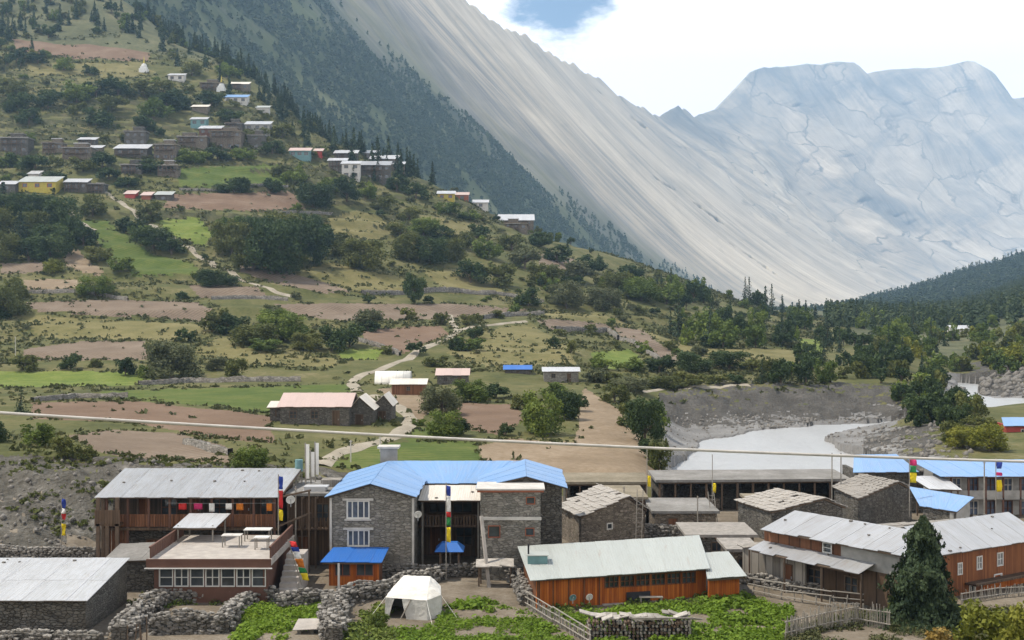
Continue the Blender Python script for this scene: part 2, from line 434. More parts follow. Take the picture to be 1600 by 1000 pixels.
RIVER_Z = -2.0
def onplane(px, py, z=RIVER_Z):
    D = (CAMZ - z) * FPX / (py - HY); return ((px - 800) / FPX * D, D)
RIVER = [[onplane(*p) for p in q] for q in (
    [(1040, 752), (1085, 700), (1100, 689), (1180, 674), (1290, 664), (1385, 659), (1430, 659), (1428, 668), (1400, 673), (1338, 680), (1292, 690), (1300, 697), (1345, 712), (1375, 728), (1380, 752)],
    [(1474, 597), (1492, 597), (1520, 599), (1552, 602), (1530, 612), (1545, 622), (1800, 622), (1800, 640), (1560, 641), (1525, 637), (1510, 622), (1490, 603)])]

def ground(X, Y):
    """height of the land at world X, Y (arrays)"""
    X = np.asarray(X, float); Y = np.asarray(Y, float)
    Ys = np.maximum(Y, 12.0)
    u = np.clip((X / Ys - GU0) / (GU1 - GU0) * (GNU - 1), 0, GNU - 1.001); d = np.clip((Y - GD0) / GDS, 0, len(_gd) - 1.001)
    i = np.floor(u).astype(int); j = np.floor(d).astype(int); fu = u - i; fd = d - j
    z = (GZ[i, j] * (1 - fu) + GZ[i + 1, j] * fu) * (1 - fd) + (GZ[i, j + 1] * (1 - fu) + GZ[i + 1, j + 1] * fu) * fd
    px = X / Ys * FPX + 800
    # hill terraces
    hill = np.clip((Y - 225) / 25, 0, 1) * np.clip((1180 - px) / 120, 0, 1) * np.clip((640 - Y) / 120, 0, 1)
    zz = z + 3.4 * fbm(X / 48, Y / 70, 3, 3)
    ter = 0
    for stp, wt, off in ((4.6, 0.75, 0.0), (7.5, 0.25, 1.7)):
        q = (zz + off) / stp; fl = np.floor(q); fr = q - fl
        ter = ter + wt * ((fl + np.clip((fr - 0.72) / 0.28, 0, 1) ** 1.4) * stp - off - zz)
    patch = np.clip(fbm(X / 75, Y / 90, 6, 2) * 2.2 + 0.62, 0.1, 1)
    z = z + hill * 0.62 * patch * ter
    # natural roughness growing with distance, rock relief on the scarps
    z = z + np.clip((Y - 230) / 300, 0, 1) * (2.6 * fbm(X / 55, Y / 55, 9, 4) + 0.5 * fbm(X / 8, Y / 8, 10, 3))
    bank = np.clip((Y - 86) / 3, 0, 1) * np.clip((107 - Y) / 4, 0, 1) * np.clip((620 - px) / 60, 0, 1)
    z = z + bank * (1.1 * fbm(X / 5.5, Y / 2.6, 21, 4) + 0.35 * fbm(X / 1.3, Y / 1.3, 22, 2))
    sc = np.clip((Y - 194) / 4, 0, 1) * np.clip((236 - Y) / 6, 0, 1) * np.clip((px - 1040) / 20, 0, 1) * np.clip((1450 - px) / 30, 0, 1)
    z = z + sc * (0.9 * fbm(X / 4.0, Y / 9.0, 23, 4) + 0.25 * fbm(X / 1.2, Y / 1.2, 24, 2))
    flat = np.clip((Y - 104) / 10, 0, 1) * np.clip((235 - Y) / 10, 0, 1) * (1 - sc)
    z = z + flat * 0.28 * fbm(X / 9, Y / 9, 25, 3)
    rs = np.clip((Y - 258) / 8, 0, 1) * np.clip((345 - Y) / 20, 0, 1) * np.clip((px - 1500) / 40, 0, 1)
    z = z + rs * 1.6 * fbm(X / 7, Y / 9, 27, 4)
    # river channel
    w = np.zeros(np.shape(z), bool)
    for q in RIVER: w |= inside(X + 1.6 * fbm(X / 6, Y / 6, 31, 2), Y + 2.2 * fbm(X / 6, Y / 6, 32, 2), q)
    z = np.where(w, np.minimum(z, RIVER_Z - 0.5), np.where((Y > 108) & (Y < 345) & (px > 1040), np.maximum(z, RIVER_Z + 0.12), z))
    return z

_RD = np.concatenate([np.arange(30, 300, 0.25), np.arange(300, 900, 0.6)])
_RC = np.concatenate([np.arange(30, 300, 1.5), np.arange(300, 900, 3.0)])
def cast(px, py):
    """distance at which the ray through a photo pixel meets the land"""
    c = _RC; hc = ground((px - 800) / FPX * c, c) - (CAMZ + (HY - py) / FPX * c)
    k = int(np.argmax(hc > -.6))
    if hc[k] > -.6:
        f = np.linspace(max(30, c[k] - 4), c[k] + 10, 60); hf = ground((px - 800) / FPX * f, f) - (CAMZ + (HY - py) / FPX * f)
        j = int(np.argmax(hf > 0))
        if hf[j] > 0: return float(f[j])
    x = (px - 800) / FPX * _RD
    zr = CAMZ + (HY - py) / FPX * _RD
    h = ground(x, _RD) - zr
    k = np.argmax(h > 0)
    if h[k] <= 0: k = int(np.argmax(np.where((_RD > 220) & (_RD < 800), h / _RD, -1e9)))
    return float(_RD[k])
def gpt(px, py):
    D = cast(px, py); x = (px - 800) / FPX * D
    return Vector((x, D, float(ground(x, D))))

# ------------------------------------------------------------------ land cover polygons (photo pixels of each field's outline)
FIELDS = [
 ('ploughed_field', 'ploughed_red', [(265, 303), (455, 299), (478, 327), (400, 330), (255, 326)]),
 ('ploughed_field', 'ploughed_red', [(50, 629), (200, 626), (340, 640), (425, 650), (425, 692), (330, 683), (200, 660), (50, 655)]),
 ('ploughed_field', 'ploughed', [(105, 680), (185, 671), (280, 678), (352, 695), (365, 728), (300, 722), (190, 713), (148, 704)]),
 ('ploughed_field', 'ploughed', [(40, 474), (170, 468), (305, 472), (338, 488), (320, 503), (190, 492), (60, 487)]),
 ('ploughed_field', 'ploughed', [(295, 446), (400, 448), (415, 464), (310, 466)]),
 ('ploughed_field', 'ploughed', [(375, 412), (420, 416), (560, 456), (500, 459), (420, 440), (372, 424)]),
 ('ploughed_field', 'ploughed', [(430, 474), (690, 474), (835, 484), (690, 499), (520, 501), (450, 489)]),
 ('ploughed_field', 'ploughed_red', [(562, 515), (690, 509), (702, 522), (632, 551), (575, 536)]),
 ('ploughed_field', 'ploughed', [(955, 510), (1000, 514), (1070, 562), (1044, 570), (975, 532)]),
 ('ploughed_field', 'ploughed_red', [(690, 628), (808, 631), (818, 655), (785, 682), (735, 670), (700, 650)]),
 ('fallow_field', 'sandy', [(915, 606), (958, 632), (1004, 688), (1048, 738), (1045, 755), (850, 755), (755, 722), (745, 696), (790, 686), (896, 692), (905, 640)]),
 ('fallow_field', 'sandy', [(98, 388), (112, 384), (165, 428), (150, 430), (104, 418)]),
 ('fallow_field', 'ploughed', [(0, 412), (70, 410), (72, 426), (0, 427)]),
 ('fallow_field', 'sandy', [(38, 437), (122, 436), (122, 451), (44, 453)]),
 ('ploughed_field', 'ploughed', [(36, 546), (120, 534), (226, 532), (232, 562), (38, 562)]),
 ('fallow_field', 'sandy', [(590, 608), (660, 606), (680, 625), (660, 660), (640, 665), (646, 655), (628, 640), (608, 624)]),
 ('fallow_field', 'ploughed', [(840, 500), (900, 498), (950, 508), (960, 522), (870, 519)]),
 ('fallow_field', 'ploughed', [(840, 395), (900, 405), (880, 430), (845, 420)]),
 ('ploughed_field', 'ploughed_red', [(20, 60), (120, 62), (190, 70), (240, 66), (230, 96), (120, 90), (30, 84)]),
 ('green_field', 'green_field', [(120, 345), (165, 344), (240, 398), (305, 410), (315, 428), (212, 432), (175, 400)]),
 ('green_field', 'bright_crop', [(245, 344), (310, 340), (332, 364), (322, 386), (270, 372)]),
 ('green_field', 'green_field', [(275, 262), (440, 257), (446, 291), (280, 293)]),
 ('green_field', 'bright_crop', [(-60, 578), (200, 581), (262, 602), (-60, 606)]),
 ('green_field', 'green_field', [(160, 611), (400, 604), (540, 600), (552, 612), (425, 648), (330, 634), (150, 622)]),
 ('green_field', 'green_field', [(545, 697), (640, 690), (740, 690), (752, 724), (800, 745), (640, 745), (512, 728)]),
 ('green_field', 'bright_crop', [(925, 552), (985, 545), (1002, 560), (962, 577), (930, 572)]),
 ('green_field', 'bright_crop', [(515, 546), (600, 545), (590, 562), (535, 562)]),
 ('green_field', 'green_field', [(660, 668), (720, 690), (640, 690), (625, 684)]),
 ('green_field', 'bright_crop', [(1235, 528), (1280, 530), (1290, 552), (1255, 556)]),
 ('grass_field', 'dry_grass', [(450, 424), (520, 410), (640, 438), (632, 457), (560, 458)]),
 ('grass_field', 'dry_grass', [(505, 345), (560, 328), (628, 350), (592, 377), (515, 366)]),
 ('grass_field', 'dry_grass', [(662, 425), (722, 419), (795, 461), (700, 459)]),
 ('grass_field', 'dry_grass', [(738, 518), (830, 506), (884, 540), (902, 571), (760, 573), (700, 551)]),
 ('grass_field', 'dry_grass', [(36, 491), (300, 506), (342, 516), (255, 532), (60, 528)]),
 ('grass_field', 'dry_grass', [(830, 486), (930, 488), (990, 508), (960, 508), (860, 498)]),
 ('grass_field', 'dry_grass', [(1005, 516), (1085, 543), (1068, 558)]),
 ('grass_field', 'dry_grass', [(40, 98), (220, 98), (242, 114), (200, 122), (45, 116)]),
 ('grass_field', 'dry_grass', [(655, 335), (765, 350), (742, 374), (676, 362)]),
 ('grass_field', 'dry_grass', [(1090, 545), (1230, 545), (1250, 566), (1180, 572), (1100, 566)]),
 ('grass_field', 'dry_grass', [(500, 200), (560, 215), (600, 232), (570, 236), (515, 218)]),
 ('grass_field', 'dry_grass', [(345, 525), (420, 552), (540, 560), (520, 575), (380, 570), (300, 550)]),
]
COVER = ['hillside', 'terrace_riser', 'rock_bank', 'river_scarp', 'riverbed_gravel', 'village_ground', 'valley_floor']
COVER_MAT = ['grass_hill', 'riser', 'rock_bank', 'scarp', 'gravel', 'village_earth', 'valley']

def build_terrain():
    pxs = np.concatenate([np.linspace(-640, -40, 60)[:-1], np.linspace(-40, 1640, 700), np.linspace(1640, 2240, 60)[1:]])
    Ds = np.concatenate([np.arange(-58, 60, 3.0), np.arange(60, 84, 1.2), np.arange(84, 240, 0.9), np.arange(240, 620, 1.4), np.arange(620, 780, 3.5), np.geomspace(780, 1690, 50)])
    U = (pxs - 800) / FPX
    Dg, Ug = np.meshgrid(Ds, U, indexing='ij')
    X = Ug * np.maximum(Dg, 60) ; Y = Dg
    # lateral jitter keeps borders from lining up with the grid
    Z = ground(X, Y)
    nr, nc = Z.shape
    V = np.stack([X, Y, Z], -1).reshape(-1, 3)
    idx = np.arange(nr * nc).reshape(nr, nc)
    F = np.stack([idx[:-1, :-1], idx[:-1, 1:], idx[1:, 1:], idx[1:, :-1]], -1).reshape(-1, 4)
    c = V[F].mean(1)
    a = V[F[:, 1]] - V[F[:, 0]]; b = V[F[:, 3]] - V[F[:, 0]]
    n = np.cross(a, b); nz = n[:, 2] / np.linalg.norm(n, axis=1)
    D = c[:, 1]; Dc = np.maximum(D, 12)
    px = c[:, 0] / Dc * FPX + 800; py = HY + (CAMZ - c[:, 2]) / Dc * FPX
    wob = 4.0
    qx = px + wob * 1.5 * fbm(c[:, 0] / 6, D / 6, 41, 3); qy = py + wob * 0.6 * fbm(c[:, 0] / 6, D / 6, 42, 3)
    cls = np.zeros(len(F), int)
    cls[(D < 112) & (c[:, 2] < 3)] = 5
    cls[(D < 60)] = 0
    cls[(D > 84) & (D < 104.5) & (px < 640) & (c[:, 2] > 0.25) & (nz < 0.985)] = 2
    rb = (D > 108) & (px > 1030) & (D < 345) & (c[:, 2] < 0.15 + 0.5 * fbm(c[:, 0] / 5, D / 5, 43, 2))
    cls[rb] = 4
    sc = (D > 192) & (D < 236) & (px > 1030) & (px < 1450) & (nz < 0.975) & (c[:, 2] > -1.75)
    cls[sc] = 3
    sc2 = (D > 255) & (D < 340) & (px > 1500) & (nz < 0.99) & (c[:, 2] > -1.9) & (c[:, 2] < 5)
    cls[sc2] = 3
    cls[(px > 1350) & (px < 1500) & (D > 120) & (D < 175) & (vnoise(c[:, 0] / 4, D / 4, 44) > 0.35) & (nz < 0.995)] = 3
    cls[(D > 640) | ((px > 1330) & (D > 345))] = 6
    cls[(D > 228) & (D < 640) & (nz < 0.80) & (px < 1250) & (cls == 0)] = 1
    hid = D > 640
    for k, (nm, mt, poly) in enumerate(FIELDS):
        m = inside(qx, qy, poly) & ~hid & (D > 96) & ~np.isin(cls, (2, 3, 4)) & ~((cls == 1) & (nz < 0.66))
        cls[m] = 10 + k
    def emit(sel, name, mt, label=None):
        f = F[sel]
        if not len(f): return None
        us, inv = np.unique(f, return_inverse=True)
        o = link(name, mesh_np(name, V[us], inv.reshape(-1, 4), [M[mt]], smooth=True))
        return tag(o, kind='structure')
    for k, nm in enumerate(COVER): emit(cls == k, nm, COVER_MAT[k])
    for k, (nm, mt, poly) in enumerate(FIELDS): emit(cls == 10 + k, nm, mt)
build_terrain()

# milky glacier river
t = NT('river_water'); v = t.coord((1, 0.45, 1))
n1 = t.noise(v, 1.1, 6, 0.65); n2 = t.noise(v, 0.12, 3)
c = t.ramp(t.rng(t.math('ADD', t.math('MULTIPLY', n1, .5), t.math('MULTIPLY', n2, .5)), .3, .7), [(0, (0.27, 0.275, 0.28)), (1, (0.37, 0.378, 0.385))])
M['river_water'] = t.end(t.bsdf(c, 0.32, normal=t.bump(n1, 0.5, 0.25), spec=0.5))
_x, _y = np.meshgrid(np.linspace(14, 150, 70), np.linspace(112, 350, 110))
_z = RIVER_Z + 0.05 * fbm(_x / 3, _y / 5, 51, 3)
_i = np.arange(_x.size).reshape(_x.shape)
tag(link('river', mesh_np('river', np.stack([_x, _y, _z], -1).reshape(-1, 3), np.stack([_i[:-1, :-1], _i[:-1, 1:], _i[1:, 1:], _i[1:, :-1]], -1).reshape(-1, 4), [M['river_water']], smooth=True)), kind='structure')

# footpaths: ribbons draped on the land
def ribbon(name, pix, width, mat):
    pts = [gpt(*p) for p in pix]
    dense = []
    for a, b in zip(pts[:-1], pts[1:]):
        n = max(2, int((b - a).length / 0.8))
        dense += [a.lerp(b, i / n) for i in range(n)]
    dense.append(pts[-1])
    d = np.array([(p.x, p.y) for p in dense])
    for _ in range(6): d[1:-1] = 0.25 * d[:-2] + 0.5 * d[1:-1] + 0.25 * d[2:]
    tg = np.gradient(d, axis=0); tg /= np.linalg.norm(tg, axis=1)[:, None] + 1e-9
    nn = np.stack([-tg[:, 1], tg[:, 0]], -1)
    wd = width * (0.85 + 0.4 * vnoise(np.arange(len(d)) / 5, np.zeros(len(d)), 61))
    cols = []
    for k in (-1, -0.35, 0.35, 1):
        q = d + nn * (wd * 0.5 * k)[:, None]
        z = ground(q[:, 0], q[:, 1]) + (0.16 if abs(k) < 1 else 0.02)
        cols.append(np.column_stack([q, z]))
    V = np.stack(cols, 1).reshape(-1, 3); n = len(d)
    i = np.arange(n * 4).reshape(n, 4)
    F = np.stack([i[:-1, :-1], i[:-1, 1:], i[1:, 1:], i[1:, :-1]], -1).reshape(-1, 4)
    return tag(link(name, mesh_np(name, V, F, [M[mat]], smooth=True)), kind='structure')
ribbon('footpath', [(500, 728), (520, 712), (560, 698), (610, 686), (636, 668), (643, 655), (628, 640), (605, 625), (585, 618)], 1.7, 'path')
ribbon('footpath', [(558, 612), (549, 598), (560, 588), (590, 580), (632, 563), (672, 540), (715, 517), (745, 510), (790, 505), (822, 502)], 1.8, 'path')
ribbon('footpath', [(715, 517), (708, 505), (702, 492)], 1.6, 'path')
ribbon('footpath', [(192, 318), (215, 338), (240, 352), (275, 378), (312, 402), (360, 424), (430, 458), (470, 466)], 1.7, 'path')
ribbon('footpath', [(165, 300), (180, 312), (192, 318)], 1.6, 'path')
ribbon('footpath', [(110, 332), (118, 345), (150, 360)], 1.8, 'path')
ribbon('footpath', [(1000, 612), (1040, 608), (1110, 605), (1170, 602)], 1.6, 'path')

# ------------------------------------------------------------------ mountains
def m_slab(name):
    """bare tilted rock: streaks run down the fall lines (uv: metres along the range, metres down the face), grass where the attribute says"""
    t = NT(name)
    uv = t.n('ShaderNodeUVMap').outputs[0]
    def nz(sx, sy, d=8, r=.66, dist=0.0):
        m = t.n('ShaderNodeMapping', {'Vector': uv, 'Scale': (sx, sy, 1)}); return t.noise(m.outputs[0], 1.0, d, r, dist)
    n1 = nz(.030, .0016, 9); n2 = nz(.0055, .0009, 5, .6, .6); n4 = nz(.11, .007, 5, .6); n5 = nz(.0016, .0024, 6, .62, 1.2)
    n3 = t.noise(t.coord((0.006, 0.006, 0.006)), 1.0, 7, 0.62)
    bw = t.n('ShaderNodeAttribute', attribute_name='bowl').outputs['Fac']
    n6 = nz(.012, .0045, 8, .7, .8); n7 = t.noise(t.coord((.0028, .0028, .0034)), 1.0, 9, .66, .7)
    f = t.math('ADD', t.math('ADD', t.math('MULTIPLY', n1, .32), t.math('MULTIPLY', n2, .26)), t.math('ADD', t.math('MULTIPLY', n5, .26), t.math('MULTIPLY', n4, .16)))
    f2 = t.math('ADD', t.math('ADD', t.math('MULTIPLY', n7, .44), t.math('MULTIPLY', n6, .24)), t.math('ADD', t.math('MULTIPLY', n4, .16), t.math('MULTIPLY', n1, .16)))
    f = t.math('ADD', t.math('MULTIPLY', f, t.math('SUBTRACT', 1.0, bw)), t.math('MULTIPLY', f2, bw))
    f = t.math('ADD', f, t.math('MULTIPLY', t.n('ShaderNodeAttribute', attribute_name='tone').outputs['Fac'], 1.0))
    c = t.ramp(t.rng(f, .35, .64), [(0, (0.16, 0.152, 0.14)), (.2, (0.27, 0.248, 0.22)), (.45, (0.46, 0.395, 0.31)), (.7, (0.65, 0.56, 0.44)), (1, (0.84, 0.74, 0.60))])
    wv = t.n('ShaderNodeVectorMath', {0: t.coord((.0042, .0042, .0026)), 1: t.n('ShaderNodeVectorMath', {0: t.n('ShaderNodeTexNoise', {'Vector': t.coord((.006, .006, .006)), 'Scale': 1.0, 'Detail': 5.0}).outputs['Color'], 1: (.75, .75, .75)}, operation='MULTIPLY').outputs[0]}, operation='ADD')
    ve = t.n('ShaderNodeTexVoronoi', {'Vector': wv.outputs[0], 'Scale': 1.0}, feature='DISTANCE_TO_EDGE')
    vc = t.n('ShaderNodeTexVoronoi', {'Vector': wv.outputs[0], 'Scale': 1.0})
    sl = t.n('ShaderNodeSeparateColor', {'Color': vc.outputs['Color']})
    c = t.mix(t.math('MULTIPLY', t.math('MULTIPLY', sl.outputs[0], .38), t.math('ADD', t.math('MULTIPLY', bw, .8), .2)), c, (0.20, 0.195, 0.19))
    fis = t.math('MULTIPLY', t.rng(ve.outputs['Distance'], .0, .030, 1.0, 0.0), t.math('ADD', t.math('MULTIPLY', bw, .75), .15))
    c = t.mix(t.math('MULTIPLY', fis, t.rng(n7, .42, .58)), c, (0.10, 0.095, 0.09))
    at = t.n('ShaderNodeAttribute', attribute_name='veg')
    g = t.rng(t.math('ADD', at.outputs['Fac'], t.math('MULTIPLY', t.math('SUBTRACT', t.math('ADD', t.math('MULTIPLY', n3, .45), t.math('MULTIPLY', n1, .55)), .5), 2.0)), 0.15, 0.85)
    gc = t.ramp(t.rng(n3, .3, .7), [(0, (0.045, 0.058, 0.028)), (.6, (0.085, 0.10, 0.045)), (1, (0.15, 0.155, 0.08))])
    c = t.mix(g, c, gc)
    return t.end(t.bsdf(c, 0.95, normal=t.bump(t.math('ADD', n1, t.math('MULTIPLY', n4, .5)), 0.22, 6.0), spec=0.1))
M['slab'] = m_slab('slab')
# crest (x, distance, height) and foot (x, distance) of the range, from the near flank round into the bowl
RANGE = [((-760, 1150, 780), (-120, 1150)), ((-455, 2000, 790), (240, 2000)), ((-110, 3000, 772), (690, 2980)), ((140, 3800, 797), (1090, 3650)), ((336, 4400, 816), (1440, 4150)), ((575, 5000, 802), (1730, 4500)), ((795, 5700, 941), (1920, 4800)),
    ((1094, 6300, 1078), (2090, 4980)), ((1306, 6600, 1303), (2260, 5080)), ((1552, 6700, 1347), (2410, 5140)), ((1812, 6750, 1385), (2570, 5180)), ((2114, 6750, 1364), (2770, 5180)), ((2497, 6700, 1333), (3010, 5130)), ((2640, 6600, 1178), (3160, 5080)), ((2874, 6500, 1153), (3360, 4980)), ((3183, 6300, 1062), (3620, 4860)), ((3663, 5800, 994), (4020, 4500))]
_rc = np.array([a for a, _ in RANGE], float); _rf = np.array([b for _, b in RANGE], float)
_rk = np.concatenate([[0], np.cumsum(np.linalg.norm(np.diff((_rc[:, :2] + _rf) / 2, axis=0), axis=1))])      # arc length along the middle of the face
RANGE_LEN = _rk[-1]
def _smooth_tab(col):
    x = np.linspace(0, RANGE_LEN, 900); y = np.interp(x, _rk, col)
    k = np.exp(-0.5 * (np.arange(-45, 46) / 15.0) ** 2); k /= k.sum()
    return x, np.convolve(np.pad(y, 45, mode='reflect', reflect_type='odd'), k, mode='valid')
CREST = [(1030, 180), (1062, 172), (1085, 178), (1130, 160), (1150, 138), (1176, 110), (1222, 105), (1268, 100), (1310, 95), (1345, 98), (1358, 110), (1395, 101), (1440, 106), (1508, 107), (1532, 128), (1560, 146), (1600, 150), (1680, 142), (1760, 170), (1900, 150), (2100, 190)]
_tabs = [_smooth_tab(c) for c in (_rc[:, 0], _rc[:, 1], _rf[:, 0], _rf[:, 1])]
def slab_pt(s, t):
    """point of the range: t metres along it, s 0 at the foot, 1 at the crest"""
    s = np.asarray(s, float); t = np.asarray(t, float)
    cx, cyy, fx, fy = [np.interp(t, *q) for q in _tabs]; cz = np.interp(t, _rk, _rc[:, 2])
    cpx = cx / cyy * FPX + 800
    cz = np.where(cpx > 1030, (HY - np.interp(cpx, [a for a, _ in CREST], [b for _, b in CREST])) / FPX * cyy + CAMZ, cz)
    near = np.clip((1500 - t) / 700, 0, 1); bowl = np.clip((t - 3300) / 1200, 0, 1)
    p = 1.06 + .34 * np.clip((t - 900) / 1500, 0, 1) - .12 * bowl
    sc = np.clip(s, 0, 1); over = np.clip(s - 1, 0, 1)
    # plan position: the face steepens towards the crest
    q = sc
    X = fx + (cx - fx) * q + (cx - fx) * over * .9; Y = fy + (cyy - fy) * q + (cyy - fy) * over * .9
    z = 16 + (cz - 16) * np.power(sc, p) - over * 900 - np.where(s < 0, -s * 80, 0)
    g = 20 * fbm(t / 240 + s * .25, s * 1.1, 71, 4) + 5 * fbm(t / 60, s * 1.8, 72, 3) + 1.2 * fbm(t / 17, s * 4, 73, 3)
    g = g + near * 32 * fbm(t / 150 + s * .7, s * 4, 74, 4) + bowl * (135 * fbm(t / 330 + 5, s * 2.6, 76, 5) + 9 * fbm(t / 60, s * 7, 77, 4))
    g = g + bowl * 5 * fbm(t / 34, s * 26, 79, 3)
    g = g * np.clip(.2 + s * 2, 0, 1)
    edge = (22 - 4 * bowl) * fbm(t / 110, t * 0, 75, 4, .5) * np.clip((s - .75) * 4, 0, 1)
    return X + g * .55, Y - g * .35 * (1 + bowl), z + g * .5 + edge
CRACKS = [[(1250, 300), (1246, 262), (1254, 252), (1310, 247), (1360, 234), (1378, 210), (1420, 160), (1455, 141), (1520, 142)], [(1400, 337), (1420, 348), (1470, 366), (1535, 394)], [(1335, 315), (1365, 312), (1400, 330), (1412, 342)], [(1362, 236), (1366, 215), (1395, 198)], [(1255, 300), (1290, 312), (1330, 318)], [(1200, 160), (1260, 165), (1330, 178)], [(1385, 370), (1420, 385), (1440, 402)], [(1415, 275), (1445, 280), (1465, 290)], [(900, 110), (960, 165), (1010, 200)], [(1020, 275), (1075, 310), (1130, 350)], [(1140, 380), (1190, 412), (1240, 450)]]
def build_range():
    tv = np.concatenate([np.linspace(0, 1500, 170)[:-1], np.linspace(1500, 4700, 620)[:-1], np.linspace(4700, RANGE_LEN, 80)]); sv = np.concatenate([np.linspace(-0.2, 0, 8)[:-1], np.linspace(0, 1, 250), np.linspace(1, 1.3, 10)[1:]])
    S, T = np.meshgrid(sv, tv, indexing='ij')
    X, Y, Z = slab_pt(S, T)
    # the long dark cracks and ledges of the bowl
    PX = X / Y * FPX + 800; PY = HY - (Z - CAMZ) / Y * FPX; gro = np.zeros_like(X)
    for cr in CRACKS:
        dm = np.full(X.shape, 1e9)
        for (x1, y1), (x2, y2) in zip(cr[:-1], cr[1:]):
            dx, dy = x2 - x1, y2 - y1; tt = np.clip(((PX - x1) * dx + (PY - y1) * dy) / (dx * dx + dy * dy), 0, 1)
            dm = np.minimum(dm, np.hypot(PX - x1 - tt * dx, PY - y1 - tt * dy))
        dm = dm + 2.2 * fbm(PX / 7, PY / 7, 84, 3)
        gro = np.maximum(gro, np.clip(1 - np.abs(dm) / 1.5, 0, 1) * np.clip(.5 + 1.6 * fbm(PX / 26, PY / 26, 86, 2), 0, 1) * (T > 1500))
    Y = Y + gro * 22; Z = Z - gro * 8
    i = np.arange(S.size).reshape(S.shape)
    F = np.stack([i[:-1, :-1], i[1:, :-1], i[1:, 1:], i[:-1, 1:]], -1).reshape(-1, 4)
    me = mesh_np('mountain', np.stack([X, Y, Z], -1).reshape(-1, 3), F, [M['slab']], smooth=True)
    veg = np.clip((1650 - 620 * S - T) / 850, 0, 1) * 0.95 + 0.34 * np.clip(1 - S * 3.0, 0, 1) * np.clip((3600 - T) / 1500, 0, 1) + .10 * np.clip((S - .75) * 4, 0, 1) * np.clip((2600 - T) / 800, 0, 1)
    a = me.attributes.new('veg', 'FLOAT', 'POINT'); a.data.foreach_set('value', veg.ravel().astype(np.float32))
    bowl = np.clip((T - 2900) / 1100, 0, 1)
    # darker weathered cap along the summit, darker stripes of rock low on the near slab
    tone = -.015 * bowl - .05 * bowl * np.clip((S - .80 + .10 * fbm(T / 160, S * 5, 99, 3)) * 9, 0, 1) - .09 * (1 - bowl) * np.clip((1900 - T) / 700, 0, 1) - .10 * gro
    for nm_, arr in (('bowl', bowl), ('tone', tone)):
        a = me.attributes.new(nm_, 'FLOAT', 'POINT'); a.data.foreach_set('value', arr.ravel().astype(np.float32))
    uvl = me.uv_layers.new(name='uv'); li = np.empty(len(me.loops), np.int32); me.loops.foreach_get('vertex_index', li)
    uvl.data.foreach_set('uv', np.stack([T.ravel()[li], S.ravel()[li] * 1100], -1).astype(np.float32).ravel())
    tag(link('mountain', me), kind='structure')
build_range()

RH = [(1180, 486), (1290, 482), (1310, 474), (1370, 455), (1450, 432), (1530, 406), (1600, 388), (1700, 350), (1850, 300), (2100, 260)]
def rhill(px, s):
    D = 1350 + 900 * s - 300 * np.clip((px - 1600) / 500, 0, 1) * s
    cyv = np.interp(px, [a for a, _ in RH], [b for _, b in RH])
    zc = (HY - cyv) / FPX * (1350 + 900) + CAMZ - 14
    X = (px - 800) / FPX * D
    Z = 8 + (zc - 8) * np.where(s <= 1, np.clip(s, 0, 1) ** 0.9, 1 - (s - 1) * 1.5) + 7 * fbm(X / 90, D / 120, 91, 4) * np.clip(s * 3, 0, 1)
    return X, D, Z
def build_rhill():
    S, PX = np.meshgrid(np.linspace(-0.05, 1.4, 120), np.linspace(1180, 2100, 260), indexing='ij')
    X, D, Z = rhill(PX, S)
    i = np.arange(S.size).reshape(S.shape)
    F = np.stack([i[:-1, :-1], i[:-1, 1:], i[1:, 1:], i[1:, :-1]], -1).reshape(-1, 4)
    tag(link('hill', mesh_np('hill', np.stack([X, D, Z], -1).reshape(-1, 3), F, [M['valley']], smooth=True)), kind='structure')
build_rhill()

# ------------------------------------------------------------------ air
bm = bmesh.new()
bmesh.ops.create_cube(bm, size=1.0)
me = bpy.data.meshes.new('haze'); bm.to_mesh(me); bm.free()
hz = NT('haze_air')
pv = hz.n('ShaderNodeVolumePrincipled', {'Color': (0.42, 0.68, 1.0, 1), 'Density': 0.00015, 'Anisotropy': 0.25})
hz.t.links.new(pv.outputs[0], hz.out.inputs['Volume'])
me.materials.append(hz.m)
ho = link('haze', me)
ho.location = (600, 3510, 715); ho.scale = (12000, 7180, 1470)
tag(ho, kind='stuff')
# ------------------------------------------------------------------ vegetation
M['leaf_dark'] = m_leaf('leaf_dark', [(0.15, (0.020, 0.035, 0.013)), (0.5, (0.040, 0.065, 0.020)), (0.9, (0.081, 0.112, 0.032))])
M['leaf_green'] = m_leaf('leaf_green', [(0.15, (0.042, 0.068, 0.016)), (0.5, (0.098, 0.137, 0.026)), (0.9, (0.195, 0.234, 0.042))])
M['leaf_olive'] = m_leaf('leaf_olive', [(0.15, (0.043, 0.054, 0.015)), (0.5, (0.096, 0.108, 0.028)), (0.9, (0.180, 0.182, 0.050))])
M['leaf_grey'] = m_leaf('leaf_grey', [(0.15, (0.055, 0.064, 0.032)), (0.5, (0.105, 0.116, 0.055)), (0.9, (0.171, 0.176, 0.089))])
M['leaf_yellow'] = m_leaf('leaf_yellow', [(0.15, (0.081, 0.098, 0.014)), (0.5, (0.155, 0.167, 0.023)), (0.9, (0.253, 0.241, 0.041))])
M['leaf_rust'] = m_leaf('leaf_rust', [(0.15, (0.13, 0.085, 0.022)), (0.5, (0.23, 0.15, 0.035)), (0.9, (0.32, 0.23, 0.07))])
M['leaf_crop'] = m_leaf('leaf_crop', [(0.15, (0.075, 0.13, 0.012)), (0.5, (0.15, 0.235, 0.022)), (0.9, (0.25, 0.33, 0.045))], trans=0.35)
M['needle'] = m_leaf('needle', [(0.15, (0.012, 0.024, 0.013)), (0.5, (0.026, 0.045, 0.021)), (0.9, (0.055, 0.078, 0.032))], trans=0.12)
